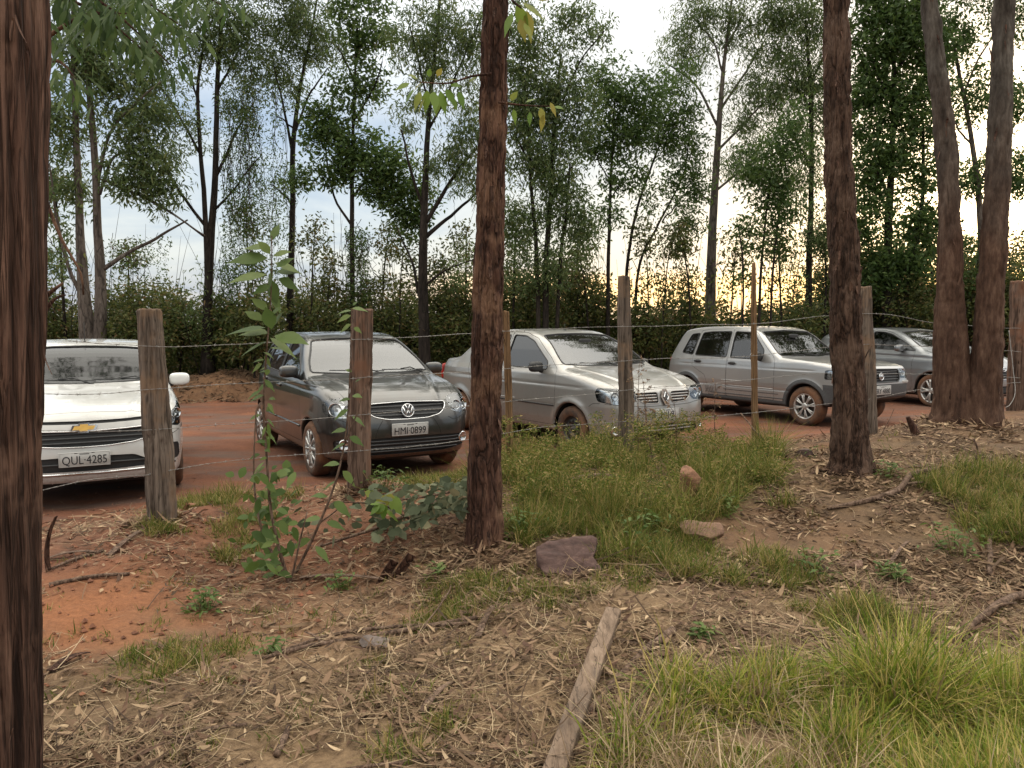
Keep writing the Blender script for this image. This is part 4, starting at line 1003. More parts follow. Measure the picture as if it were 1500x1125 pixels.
def axis(lo, a, b, hi, h, grow=1.35):
    core = list(np.arange(a, b+h/2, h)); s = h; x = core[0]; L = []
    while x > lo: s *= grow; x -= s; L.append(x)
    s = h; x = core[-1]; R = []
    while x < hi: s *= grow; x += s; R.append(x)
    return np.array(L[::-1] + core + R)
def build_ground():
    xs = axis(-1500, -7.5, 10.5, 1500, .055); ys = axis(-60, 1.8, 18.4, 3000, .055)
    X, Y = np.meshgrid(xs, ys, indexing='ij'); x = X.ravel(); y = Y.ravel(); z = G(x, y)
    V = np.c_[x, y, z]; nx, ny = len(xs), len(ys); i = np.arange(nx-1)[:, None]*ny; j = np.arange(ny-1)[None]
    Q = np.stack([i+j, i+ny+j, i+ny+j+1, i+j+1], -1).reshape(-1, 4)
    P = np.c_[x, y, 0*x]; rm = road_mask(x, y)
    # soil kinds: r = red earth, g = pale trodden litter, b = fresh orange earth
    red = np.clip(sst(-1.8, .2, rm) + sst(1.0, -.8, x + .25*(y-4))*sst(3.3, 4.2, y) + .35*fbm(P, .8, 21, 3), 0, 1)
    pale = np.clip(sst(5.4, 3.2, y)*sst(-2.2, -.6, x)*.9 + .25*fbm(P, .7, 31, 3), 0, 1)*(1-sst(-1, 0, rm))
    o = U(120, 905, 4.05); orange = np.clip(1.25 - np.hypot((x-o[0])/.62, (y-o[1])/.55) + .3*fbm(P, .25, 41, 3), 0, 1)
    far_ = sst(-.3, .3, y-bank_y(x)); red = red*(1-.8*far_)
    orange = 0*far_ + np.maximum(orange, .15*sst(-.3, .3, y-bank_y(x))*sst(1.6, .6, y-bank_y(x)))
    n = N('soil'); n.m.name = 'soil'
    a = n.new('ShaderNodeVertexColor'); a.layer_name = 'soil_kind'; sp = n.new('ShaderNodeSeparateColor'); n.l(a.outputs[0], sp.inputs[0])
    f1 = n.noise(3.2, 8, .65); f2 = n.noise(38, 6, .7); f3 = n.noise(150, 3, .6)
    g = n.mix(n.fr(n.math('ADD', f1, n.math('MULTIPLY', f2, .5)), .5, .95), (.046, .026, .013), (.180, .110, .056))
    r_ = n.mix(n.fr(n.math('ADD', f1, n.math('MULTIPLY', f2, .6)), .5, 1.0), (.070, .024, .012), (.215, .080, .037))
    p_ = n.mix(n.fr(f2, .3, .75), (.135, .083, .044), (.37, .25, .14))
    o_ = n.mix(n.fr(f2, .3, .7), (.18, .066, .025), (.32, .128, .052))
    c = n.mix(n.math('MULTIPLY', sp.outputs[0], .9), g, r_); c = n.mix(n.math('MULTIPLY', sp.outputs[1], .8), c, p_); c = n.mix(sp.outputs[2], c, o_)
    c = n.mix(n.fr(f3, .62, .8), c, (.05, .032, .024)); n.base(c).set(Roughness=.95)
    h = n.math('ADD', n.math('MULTIPLY', f2, 1.0), n.math('MULTIPLY', f3, .6)); n.bump(h, .9, .012)
    def attr(o, R, Gg, B):
        at = o.data.color_attributes.new('soil_kind', 'FLOAT_COLOR', 'POINT'); at.data.foreach_set('color', np.c_[R, Gg, B, np.ones(len(R))].astype(np.float32).ravel())
    g_ = mesh('ground', V, Q, n.m); tag(g_, 'reddish brown earth strewn with litter under the trees', kind='structure'); attr(g_, red, pale, orange)
    # the dirt road: a sheet over the same relief
    inr = rm > 0; m = inr[Q].all(1) & (np.abs(V[Q].mean(1)[:, 0]) < 40); q = Q[m]; u = np.unique(q); mp = np.full(len(V), -1); mp[u] = np.arange(len(u))
    RV = V[u].copy(); RV[:, 2] += .004 + .008*sst(0, .3, rm[u])
    n = N('road_dirt'); f1 = n.noise(1.1, 8, .6); f2 = n.noise(22, 6, .7); f3 = n.noise(90, 4, .6)
    st = n.noise(1.4, 5, .6, stretch=(.35, 1.6, 1))
    c = n.mix(n.fr(n.math('ADD', f1, n.math('MULTIPLY', f2, .5)), .5, .95), (.072, .024, .011), (.205, .072, .030))
    c = n.mix(n.math('MULTIPLY', n.fr(st, .47, .62), .8), c, (.105, .066, .050)); c = n.mix(n.fr(f3, .64, .8), c, (.07, .04, .03))
    n.base(c).set(Roughness=.92); n.bump(n.math('ADD', f2, n.math('MULTIPLY', f3, .5)), .8, .012)
    r = mesh('dirt_road', RV, mp[q], n.m); tag(r, 'packed red earth road the cars stand on', kind='structure')
    clock('ground')

# ================================================================ thin things: leaves, blades, strips
def strips(P, A, B, S, L, W, prof):
    """ribbons: start P, axis A, bend B, side S (all n,3), length L, width W, half-width profile over t"""
    n = len(P); k = len(prof); t = np.linspace(0, 1, k)
    C = P[:, None] + A[:, None]*(L[:, None]*t)[..., None] + B[:, None]*(L[:, None]*t*t)[..., None]
    w = (W[:, None]*np.array(prof)[None])[..., None]*S[:, None]*.5
    V = np.stack([C-w, C+w], 2).reshape(n*k*2, 3)
    i = np.arange(n)[:, None]*(2*k); j = np.arange(k-1)[None]*2
    Q = np.stack([i+j, i+j+1, i+j+3, i+j+2], -1).reshape(-1, 4)
    return V, Q
def unit(v): return v/(np.linalg.norm(v, axis=-1, keepdims=True)+1e-9)
def rvec(n): return unit(rng.normal(size=(n, 3)))
def island_mat(name, stops, rough=.7, trans=0.0, spec=.3, extra=None):
    n = N(name); g = n.new('ShaderNodeNewGeometry'); c = n.ramp(g.outputs['Random Per Island'], stops)
    f = n.noise(9, 3); c = n.mix(n.fr(f, .3, .75), c, n.mix(.45, c, stops[0][1] if extra is None else extra)) 
    n.base(c).set(Roughness=rough); n.b.inputs['Specular IOR Level'].default_value = spec
    if trans:
        t = n.new('ShaderNodeBsdfTranslucent'); n.l(c, t.inputs[0]); x = n.new('ShaderNodeMixShader'); x.inputs[0].default_value = trans
        n.l(n.b.outputs[0], x.inputs[1]); n.l(t.outputs[0], x.inputs[2]); n.l(x.outputs[0], n.o.inputs[0])
    return n.m
# ================================================================ bark and foliage materials
def barkmat(name, dark, mid, light, zs=.18, scale=9, rough=.9, strength=.9, patch=None, dist=.02, st=None, cw=.045):
    n = N(name); co = n.coord(); st = st or (1, 1, zs); s2 = tuple(v*.8 if v < 1 else v for v in st)
    a = n.noise(scale, 8, .65, co, st); b = n.noise(scale*4, 6, .7, co, s2); c0 = n.noise(2.2, 4, .6, co); r1 = n.noise(scale*1.3, 3, .5, co, st, dist=.15); r2 = n.noise(scale*2.9, 3, .5, co, s2)
    rd = lambda f, w: n.fr(n.math('ABSOLUTE', n.math('SUBTRACT', f, .5)), 0, w)
    crack = n.math('MINIMUM', rd(r1, cw), n.math('ADD', n.math('MULTIPLY', rd(r2, cw*.8), .6), .4))
    h = n.math('ADD', n.math('MULTIPLY', a, .8), n.math('ADD', n.math('MULTIPLY', b, .4), n.math('MULTIPLY', crack, .45)))
    col = n.ramp(n.math('ADD', n.math('MULTIPLY', a, .6), n.math('MULTIPLY', b, .4)), [(.36, dark), (.52, mid), (.68, light)])
    col = n.mix(n.math('MULTIPLY', n.math('SUBTRACT', 1.0, crack), .8), col, tuple(x*.4 for x in dark))
    if patch: col = n.mix(n.math('MULTIPLY', n.fr(n.math('ADD', c0, n.math('MULTIPLY', a, .5)), .76, .86), .85), col, patch)
    n.base(col).set(Roughness=rough); n.b.inputs['Specular IOR Level'].default_value = .2; n.bump(h, strength, dist); return n.m
BK = dict(red=barkmat('red_stringy_bark', (.028, .014, .010), (.105, .056, .040), (.25, .145, .105), .05, 15, patch=(.17, .098, .070), cw=.06, strength=1.0),
          mid=barkmat('flaking_red_bark', (.022, .010, .007), (.085, .042, .029), (.21, .118, .08), (.24), 9, patch=(.17, .095, .06), strength=1.0),
          brown=barkmat('brown_flaking_bark', (.024, .013, .009), (.076, .043, .030), (.16, .102, .074), .2, 13, patch=(.115, .072, .052)),
          pale=barkmat('pale_smooth_bark', (.11, .085, .07), (.23, .19, .16), (.36, .32, .28), .3, 5, strength=.5, patch=(.12, .06, .04)),
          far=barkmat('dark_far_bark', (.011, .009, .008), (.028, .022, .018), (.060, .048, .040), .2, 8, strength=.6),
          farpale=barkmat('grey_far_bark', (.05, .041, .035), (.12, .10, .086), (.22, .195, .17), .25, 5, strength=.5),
          post=barkmat('weathered_post_wood', (.055, .040, .031), (.15, .115, .092), (.24, .19, .155), .05, 14, strength=.7, patch=(.20, .13, .085), dist=.008),
          postred=barkmat('red_post_wood', (.05, .030, .022), (.155, .100, .075), (.28, .19, .145), .05, 12, strength=.7, patch=(.19, .095, .06), dist=.01),
          stake=barkmat('split_stake_wood', (.09, .05, .027), (.21, .125, .065), (.32, .20, .11), .04, 20, strength=.5, dist=.005),
          stick=barkmat('dead_stick_wood', (.06, .037, .026), (.16, .105, .076), (.28, .20, .155), .3, 18, strength=.6, dist=.005))
LF = dict(
  euc=island_mat('eucalyptus_leaf', [(0, (.055, .088, .032)), (.4, (.10, .15, .054)), (.75, (.14, .20, .07)), (1, (.21, .23, .09))], .5, .5),
  dark=island_mat('broad_dark_leaf', [(0, (.038, .072, .020)), (.5, (.072, .128, .034)), (1, (.13, .19, .05))], .5, .48),
  green=island_mat('bush_leaf', [(0, (.045, .058, .018)), (.35, (.062, .086, .024)), (.7, (.12, .14, .036)), (.88, (.17, .155, .05)), (1, (.20, .12, .06))], .6, .42),
  sap=island_mat('sapling_leaf', [(0, (.055, .095, .022)), (.5, (.10, .155, .036)), (1, (.16, .21, .055))], .55, .35),
  wilt=island_mat('wilted_leaf', [(0, (.050, .065, .034)), (.5, (.10, .12, .066)), (.85, (.19, .20, .12)), (1, (.30, .24, .13))], .75, .25),
  sprig=island_mat('young_yellow_leaf', [(0, (.10, .19, .03)), (.5, (.17, .26, .045)), (.85, (.28, .30, .06)), (1, (.36, .27, .06))], .5, .45),
  grass=island_mat('grass_blade', [(0, (.09, .145, .014)), (.35, (.19, .25, .030)), (.6, (.34, .34, .055)), (.77, (.48, .37, .12)), (1, (.64, .48, .20))], .6, .32),
  mgrass=island_mat('verge_grass_blade', [(0, (.055, .085, .011)), (.36, (.115, .15, .022)), (.6, (.21, .21, .038)), (.76, (.33, .245, .085)), (1, (.46, .33, .15))], .7, .3),
  straw=island_mat('dry_straw', [(0, (.14, .088, .048)), (.5, (.32, .23, .135)), (1, (.60, .47, .30))], .8, .15),
  litter=island_mat('fallen_leaf', [(0, (.085, .045, .030)), (.3, (.17, .10, .06)), (.6, (.30, .195, .12)), (.85, (.38, .26, .155)), (1, (.58, .43, .27))], .8, .1),
  chips=island_mat('bark_chip', [(0, (.045, .027, .017)), (.5, (.12, .074, .043)), (1, (.25, .165, .10))], .9),
  vine=island_mat('dead_vine', [(0, (.022, .015, .012)), (1, (.06, .045, .035))], .9),
  dead=island_mat('dead_brown_leaf', [(0, (.12, .05, .03)), (1, (.34, .17, .10))], .8, .2))

def limb(P, R, n=14, seg=8, wob=.0, seed=0):
    Q = spline(P, n)
    if wob:
        r = np.random.default_rng(seed); k = np.sin(np.linspace(0, math.pi, n))[:, None]
        Q = Q + k*wob*np.cumsum(r.normal(size=(n, 3)), 0)*.35
    return Q, arcr(P, R, n), seg

def foliage(centres, radii, counts, leaf, droop, rs):
    """leaf quads scattered in clumps; centres (k,3), radii (k,3); leaf (length,width)"""
    k = np.repeat(np.arange(len(centres)), counts); n = len(k)
    g = rs.normal(size=(n, 3)); g /= np.linalg.norm(g, axis=1)[:, None]; g *= (rs.random(n)**.45)[:, None]
    P = centres[k] + g*radii[k]
    A = rs.normal(size=(n, 3)); A = unit(A*np.array([1, 1, .6]) + np.array([0, 0, -droop])); S = unit(np.cross(A, rs.normal(size=(n, 3))))
    L = leaf[0]*rs.uniform(.6, 1.3, n); W = leaf[1]*rs.uniform(.7, 1.25, n)
    T = P + A*L[:, None]; M = P + A*(L*.42)[:, None]; nrm = np.cross(A, S)
    V = np.stack([P, M - S*(W/2)[:, None] + nrm*(W*.12)[:, None], T - np.array([0, 0, 1])*(L*.15)[:, None], M + S*(W/2)[:, None] + nrm*(W*.12)[:, None]], 1).reshape(-1, 3)
    return V, np.arange(n*4).reshape(-1, 4)

def tree(name, label, cat, group, D, stems, limbs, blobs, leaf, bark='far', leafmat='euc', droop=.7, dens=1.0, seed=0, vines=None, parts_extra=None, spread=.55, ground=True, clump=None, twig=.006):
    """stems: list of [(px,py,width_px)...]; limbs likewise; blobs: (px,py,rx,ry[,weight])"""
    rs = np.random.default_rng(seed+100); b = stems[0][0]; base = U(b[0], b[1], D); base[2] = G(base[0], base[1])[0] - .05
    root = empty(name, tuple(base)); tag(root, label, cat, group); o = base
    def pts(S, j=0.0): return [U(a, c, D + j*i) - o for i, (a, c, *_) in enumerate(S)]
    pxm = D/F; m = MB(); sk = []
    for si, S in enumerate(stems):
        P = pts(S, 0); P[0] = P[0].copy()
        if si == 0: P[0][:] = 0
        if si > 0 and ground: P[0][2] = min(P[0][2], 0)
        R = [w*pxm/2*.8 for *_, w in S]; Q, r, sg = limb(P, R, 26, 10, .012*D/15, seed+si); r = r*(1 + .25*np.exp(-np.linspace(0, 26, 26)/1.5)) if si == 0 else r
        V, Fc = tube(Q, r, sg); 
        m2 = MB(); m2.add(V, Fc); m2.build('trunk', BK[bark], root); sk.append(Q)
    lm = MB()
    for li, S in enumerate(limbs):
        j = rs.uniform(-.25, .25); P = pts(S, j); R = [w*pxm/2 for *_, w in S]; Q, r, sg = limb(P, np.array(R)*.8, 14, 7, .03, seed+50+li); lb = MB(); lb.add(*tube(Q, r, sg)); lb.build('branch', BK[bark], root); sk.append(Q)
    allk = np.concatenate(sk); cs, rd = [], []; 
    cl = clump or .30
    for bl in blobs:
        px, py, rx, ry = bl[:4]; w = bl[4] if len(bl) > 4 else 1.0
        c = U(px, py, D) - o; ax = rx*pxm; az = ry*pxm; ay = max(ax, az)*spread; vol = ax*az
        k = max(3, int(w*dens*vol*80.0/(cl/.3)**2)); g = rs.normal(size=(k, 3)); g /= np.linalg.norm(g, axis=1)[:, None]; g *= (rs.random(k)**.4)[:, None]
        P = c + g*np.array([ax, ay, az]); cs.append(P); rd.append(rs.uniform(.55, 1.25, (k, 1))*np.array([[1, 1, .8]])*cl*1.35)
    cs = np.concatenate(cs); rd = np.concatenate(rd)
    # twigs from the skeleton to each clump
    tw = MB(); pts = list(allk); d0 = np.linalg.norm(cs[:, None]-allk[None], axis=2).min(1); pt = np.empty((len(allk)+len(cs), 3)); pt[:len(allk)] = allk; nn = len(allk); rk = np.full(len(pt), 1.0)
    for i in np.argsort(d0):
        c = cs[i]; dd = np.linalg.norm(pt[:nn]-c, axis=1) + np.maximum(0, pt[:nn, 2]-c[2])*.8; j = dd.argmin(); a = pt[j]; L_ = np.linalg.norm(c-a); pt[nn] = c; rk[nn] = rk[j]*.8 if j >= len(allk) else .85; nn += 1
        if L_ < .10 or L_ > 4: continue
        mid = (a+c)/2 + rs.normal(size=3)*.11*L_ + np.array([0, 0, .08*L_]); P = spline([a, mid, c], 6); r0 = max(.0022, (twig*.8+.006*min(L_, 1.5))*rk[nn-1]**2)
        tw.add(*tube(P, np.linspace(r0, r0*.6, 6), 4, False))
    if tw.n: tw.build('twigs', BK[bark], root)['kind'] = 'stuff'
    cnt = np.maximum(4, (rs.uniform(.6, 1.4, len(cs))*(56 if leafmat == 'euc' else 44)*(cl/.3)**2*(.11/leaf[0])).astype(int))
    V, Q = foliage(cs, rd, cnt, leaf, droop, rs); mesh('crown', V, Q, LF[leafmat], root, smooth=False)
    if vines:
        vm = MB()
        for (x0, y0, x1, y1, k) in vines:
            for i in range(k):
                px = rs.uniform(x0, x1); top = U(px, y0 + rs.uniform(0, (y1-y0)*.4), D + rs.uniform(-.4, .4)) - o; ln = rs.uniform(.2, .75)*(y1-y0)*pxm
                P = np.array([top + np.array([rs.normal()*.05, rs.normal()*.05, -ln*t]) for t in np.linspace(0, 1, 7)]); P[:, 0] += np.cumsum(rs.normal(size=7))*.045
                vm.add(*tube(P, np.linspace(.007, .003, 7), 4, False))
        vm.build('hanging_vines', LF['vine'], root)['kind'] = 'stuff'
        k = []; 
        for (x0, y0, x1, y1, kk) in vines:
            n_ = kk*30; q = np.stack([U(rs.uniform(x0, x1), rs.uniform(y0+.1*(y1-y0), y1), D + rs.uniform(-.4, .4)) - o for _ in range(n_)]); k.append(q)
        k = np.concatenate(k); V, Q = foliage(k, np.full((len(k), 3), .12), np.full(len(k), 3), (.07, .03), .5, rs); mesh('vine_leaves', V, Q, LF['dark'], root, smooth=False)
    return root, o

def rough_trunk(P, R, mat, name, parent, seg=110, rows=420, amp=.014, vs=.16, cell=.035, seed=0, flare=.0):
    """a near trunk: dense grid round a curved axis with fissured, plated bark in the geometry"""
    Q = spline(P, rows); r = arcr(P, R, rows); th = np.linspace(0, 2*math.pi, seg, endpoint=False)
    zz = np.concatenate([[0], np.cumsum(np.linalg.norm(np.diff(Q, axis=0), axis=1))])
    TH, ZZ = np.meshgrid(th, zz); Rr = np.repeat(r[:, None], seg, 1)
    C = np.stack([np.cos(TH)*Rr, np.sin(TH)*Rr, ZZ*vs], -1).reshape(-1, 3)
    wob = np.stack([vnoise(C, .12, seed+1), vnoise(C, .12, seed+2), vnoise(C, .12, seed+3)*.3], -1)*.02
    n1 = np.abs(vnoise(C+wob, cell, seed+4)); n2 = np.abs(vnoise(C+wob, cell*.45, seed+5)); n3 = vnoise(C*np.array([1, 1, 2.5]), .11, seed+6); n4 = fbm(C*np.array([1, 1, 1/vs]), .012, seed+8, 2)
    n5 = np.abs(vnoise(C*np.array([1, 1, .45]) + wob*.5, cell*.55, seed+14)); n6 = vnoise(C*np.array([1, 1, .5]), cell*.28, seed+15)
    plate_ = np.clip(n1*2.4, 0, 1)*.5 + np.clip(n2*2.2, 0, 1)*.22 + np.clip(n5*2.6, 0, 1)*.38
    flake = (vnoise(C*np.array([1, 1, 2.2]), .055, seed+11) > .35)*.22*(vs > .12)
    disp = amp*(plate_ - .7 + n3*.5 + flake + n6*.10 + n4*.03*(vs > .12))
    rr = (Rr.ravel() + disp).reshape(rows, seg)
    if flare:
        k = np.exp(-zz/.16)[:, None]; rr = rr*(1 + k*flare*(.6+.4*np.sin(TH*4 + seed)))
    V = np.stack([Q[:, None, 0] + rr*np.cos(TH), Q[:, None, 1] + rr*np.sin(TH), np.repeat(Q[:, None, 2], seg, 1)], -1).reshape(-1, 3)
    i = np.arange(rows-1)[:, None]*seg; j = np.arange(seg)[None]; k = (j+1) % seg
    return mesh(name, V, np.stack([i+j, i+k, i+seg+k, i+seg+j], -1).reshape(-1, 4), mat, parent)

def bark_flakes(P, R, n, mat, parent, seed, length=(.05, .16), name='peeling_bark'):
    rs = np.random.default_rng(seed); Q = spline(P, 200); r = arcr(P, R, 200)
    k = rs.integers(5, 190, n); th = rs.uniform(0, 2*math.pi, n); rad = np.stack([np.cos(th), np.sin(th), 0*th], -1)
    S = np.stack([-np.sin(th), np.cos(th), 0*th], -1); p = Q[k] + rad*(r[k]+.002)[:, None]; up = rs.choice([-1, 1], n, p=[.75, .25])
    A = unit(np.stack([0*th, 0*th, up], -1) + rad*rs.uniform(.02, .25, n)[:, None] + S*rs.normal(size=n)[:, None]*.1)
    V, F_ = strips(p, A, rad*rs.uniform(0, .25, n)[:, None], S, rs.uniform(*length, n), rs.uniform(.008, .03, n), [.8, 1, .9, .7, .3])
    ob = mesh(name, V, F_, mat, parent, smooth=False); ob['kind'] = 'stuff'; return ob
# ================================================================ near trees
def near_path(pts, D):
    """pts: (px, py, width_px) -> positions and radii, at one depth"""
    P = [U(a, b, D) for a, b, w in pts]; return np.array(P), [w/2/F*D for *_, w in pts]
def near_tree(label, D, stacks, mat, crown, seed, amps=.014, flare=.1, leafmat='euc', bases=None, kind='eucalyptus_tree', seg=110, rows=420, flakes=60, cells=.035, vs=.16):
    P0, _ = near_path(stacks[0], D if not bases else bases[0]); o = P0[0].copy(); o[2] = G(o[0], o[1])[0] - .06
    root = empty(kind, tuple(o)); tag(root, label, 'tree', 'tall trees along the wire fence')
    for i, st in enumerate(stacks):
        d = D if not bases else bases[i]; P, R = near_path(st, d); P = P - o; P[0][2] = min(P[0][2], -.02)
        t = rough_trunk(P, R, mat, 'trunk', root, seg, rows, amps, vs, cells, seed+i*7, flare)
        if flakes: bark_flakes(P, R, flakes, BK['red'] if mat is not BK['pale'] else BK['pale'], t, seed+i)
        # branches and a thin crown far above the picture
        rs = np.random.default_rng(seed+i); top = P[-1]; m = MB(); cs = []
        for k in range(9):
            a = rs.uniform(0, 2*math.pi); h = rs.uniform(.70, .98); s = P[-1]*h + P[-2]*(1-h) if len(P) > 1 else P[-1]
            e = s + np.array([math.cos(a)*rs.uniform(.8, 1.7), math.sin(a)*rs.uniform(.8, 1.7), rs.uniform(.6, 1.8)])
            m = MB(); m.tube(spline([s, (s+e)/2 + np.array([0, 0, -.15]), e], 8), np.linspace(R[-1]*.4, .012, 8), 6); m.build('branch', mat, root); cs += [e + rs.normal(size=3)*.35 for _ in range(5)]
        cs = np.array(cs); V, Q = foliage(cs, np.full((len(cs), 3), .38), np.full(len(cs), 45), (.13, .03), .8, rs)
        mesh('crown', V, Q, LF[leafmat], root, smooth=False)
    return root, o
def leafy(root, o, D, spots, mat, name, twigs=(), seed=0, size=.1, wr=.45, prof=(.05, .75, 1, .8, .35, 0), mtw='stick', cup=.25, jit=.08, mess=0.0):
    """hand placed leaves: (px, py, angle_deg, size_factor); twigs: lists of (px,py,w)"""
    rs = np.random.default_rng(seed); m = MB()
    for t in twigs:
        P = [U(a, b, D + (c_[0] if (c_ := r_[1:]) else 0)) - o for a, b, *r_ in t]; R = [r_[0]/2/F*D for *_, in [] ] if 0 else [q[2]/2/F*D for q in t]
        P = [U(q[0], q[1], D) - o for q in t]; m.add(*tube(spline(P, 4*len(P)), R, 6))
    if m.n: m.build('twig' if len(twigs) == 1 else 'twigs', BK[mtw], root)['kind'] = 'stuff'
    n = len(spots); P = np.array([U(s[0], s[1], D + rs.uniform(-jit, jit)) - o for s in spots]); an = np.radians([s[2] for s in spots]); f = np.array([s[3] for s in spots])
    A = np.stack([np.cos(an), rs.uniform(-.6, .3, n), np.sin(an)], -1); A = unit(A); A[:, 2] *= (1-.6*mess); A = unit(A); N_ = unit(np.stack([rs.normal(size=n)*.35, -np.abs(rs.normal(size=n))*.4-.25, np.ones(n)*.8 + rs.normal(size=n)*.3], -1) + rs.normal(size=(n, 3))*.6*mess); S = unit(np.cross(A, N_))
    V, Q = strips(P, A, np.array([0, 0, -1.0])[None]*np.full((n, 1), cup), S, size*f, size*f*wr, prof)
    return mesh(name, V, Q, LF[mat], root, smooth=True)

def build_near():
    # the broad trunk that closes the picture on the left
    root, o = near_tree('broad reddish fibrous trunk cut off by the left edge of the photo', 2.3,
        [[(-113, 1260, 306), (-113, 1000, 306), (-115, 700, 308), (-116, 400, 312), (-115, 100, 308), (-112, -300, 290), (-108, -1100, 250), (-105, -2000, 180)]], BK['red'], None, 3, amps=.024, flare=.0, seg=260, rows=560, flakes=120, cells=.024, vs=.045)
    D = 5.2; m = MB(); P = lambda *q: np.array([U(a, b, D) - o for a, b in q])
    m.add(*tube(spline(P((70, 300), (90, 350), (118, 400), (122, 432)), 10), [.012, .006], 6)); m.add(*tube(spline(P((60, 440), (78, 425), (92, 415)), 6), [.02, .008], 6)); m.add(*tube(spline(P((62, 460), (80, 438), (96, 432)), 6), [.018, .006], 6))
    m.build('broken_twigs', BK['mid'], root)
    rs = np.random.default_rng(5); D = 4.3; tw = []; sp = []
    for (x0, y0, x1, y1, k) in ((60, -60, 265, 38, 40), (62, -10, 215, 78, 34), (60, 60, 190, 20, 24), (60, -90, 330, 10, 26), (60, 90, 120, 130, 12), (64, -40, 250, 95, 26)):
        mx, my = (x0+x1)/2, (y0+y1)/2 - 18; tw.append([(x0, y0, 7), (mx, my, 4), (x1, y1, 1.5)])
        for i in range(k*4):
            t = rs.uniform(.1, 1.05); bx = (1-t)**2*x0 + 2*t*(1-t)*mx + t*t*x1; by = (1-t)**2*y0 + 2*t*(1-t)*my + t*t*y1
            sp.append((bx + rs.normal()*14, by + rs.normal()*13 + 4, rs.uniform(-150, -30), rs.uniform(.6, 1.1)))
    leafy(root, o, D, sp, 'dark', 'overhanging_leaves', tw, 7, .10, .30, (.1, .8, 1, .6, 0), 'mid', jit=.35)
    # the limb that carries the same tree's foliage out over the road
    rs = np.random.default_rng(77); m = MB(); a = np.array([-.9, 2.3, 5.2]) - o; mid = np.array([-3.4, 6.0, 6.6]) - o; e = np.array([-5.4, 9.6, 5.9]) - o; K = spline([a, mid, e], 16); m.add(*tube(K, [.06, .03, .015], 8)); m.build('branch', BK['red'], root); cs = []; m = MB()
    for k in range(70):
        j = rs.integers(7, 16); c = K[j] + rs.normal(size=3)*np.array([.85, 1.0, .38]) + np.array([0, 0, -.05]); m.add(*tube(spline([K[j], (K[j]+c)/2 + np.array([0, 0, .08]), c], 6), [.010, .004], 4)); cs.append(c)
    m.build('twigs', BK['mid'], root)['kind'] = 'stuff'; cs = np.array(cs); V, Q = foliage(cs, np.full((len(cs), 3), .30), np.full(len(cs), 80), (.12, .036), .8, rs); mesh('overhanging_leaves', V, Q, LF['dark'], root, smooth=False)
    # middle trunk
    root, o = near_tree('reddish brown flaking trunk in the middle, standing between the graphite and the sedan car', 4.8,
        [[(708, 808, 58), (709, 780, 50), (711, 600, 45), (716, 400, 41), (721, 200, 38), (726, 0, 35), (732, -300, 32), (742, -900, 26)]], BK['mid'], None, 21, amps=.021, flare=.25, seg=140, rows=620, flakes=160, cells=.028, vs=.16)
    sp = [(600, 122, 200, 1.0), (612, 116, 150, .8), (618, 120, 215, .9), (628, 113, 80, .7), (640, 112, 60, .75), (650, 118, 20, .9), (606, 130, 235, 1.0), (616, 134, 250, 1.1), (626, 132, 262, 1.2), (636, 134, 275, 1.35), (645, 133, 285, 1.3), (654, 130, 300, 1.1), (660, 124, -5, .8), (672, 118, 30, .7), (622, 142, 240, .9), (640, 144, 268, 1.1), (672, 134, -70, 1.0), (688, 120, 40, .9), (660, 140, 300, .9),
          (756, 8, -60, 1.7), (766, 4, -30, 1.6), (772, 16, -80, 1.6), (750, 18, -110, 1.4), (762, 28, -75, 1.3), (778, -4, 10, 1.4), (752, -10, 80, 1.5), (768, 34, -60, 1.0),
          (770, 150, 30, .8), (782, 156, -20, .8), (792, 158, -80, .9), (800, 158, 20, .8), (806, 150, -60, .8), (796, 168, -100, .9), (776, 164, -90, .8), (748, 148, 60, .9), (752, 160, -80, .8), (812, 156, -10, .7)]
    for k_, (lo_, hi_, t_) in enumerate(((590, 700, [(720, 108, 4), (690, 112, 3), (655, 122, 2.2), (610, 120, 1.2)]), (740, 790, [(735, -20, 5), (752, 2, 4), (764, 12, 2.5)]), (740, 815, [(730, 150, 3.5), (765, 154, 2.4), (808, 156, 1.4)]))):
        q_ = [x_ for x_ in sp if lo_ <= x_[0] <= hi_ and (x_[1] < 60) == (k_ == 1)]
        lf = leafy(root, o, 4.7, q_, 'sprig', 'leafy_sprig', [t_], 3+k_, .095, .5, mtw='mid')
    # right trunk
    near_tree('dark brown flaking trunk standing against the right hand grey post', 6.2,
        [[(1248, 708, 70), (1247, 690, 60), (1246, 640, 50), (1241, 500, 43), (1236, 380, 41), (1231, 300, 38), (1227, 150, 35), (1224, 0, 33), (1220, -250, 31), (1216, -700, 25)]], BK['brown'], None, 33, amps=.024, flare=.32, seg=120, rows=460, flakes=70, cells=.04, vs=.25)
    # twin trunk at the right
    near_tree('twin trunked tree, dark bark below and pale above, before the farthest car', 8.2,
        [[(1396, 622, 62), (1396, 590, 54), (1393, 500, 44), (1392, 430, 36), (1391, 330, 29), (1386, 222, 27), (1372, 90, 24), (1362, 0, 22), (1350, -200, 21), (1330, -500, 16)],
         [(1438, 640, 58), (1439, 610, 50), (1444, 540, 42), (1450, 445, 37), (1456, 355, 33), (1464, 222, 31), (1468, 90, 28), (1470, 0, 27), (1475, -200, 25), (1485, -500, 18)]], BK['twin'], None, 44, amps=.022, flare=.3, bases=[8.2, 8.05], seg=96, rows=360, flakes=50, cells=.06, vs=.3)
    clock('near trees')
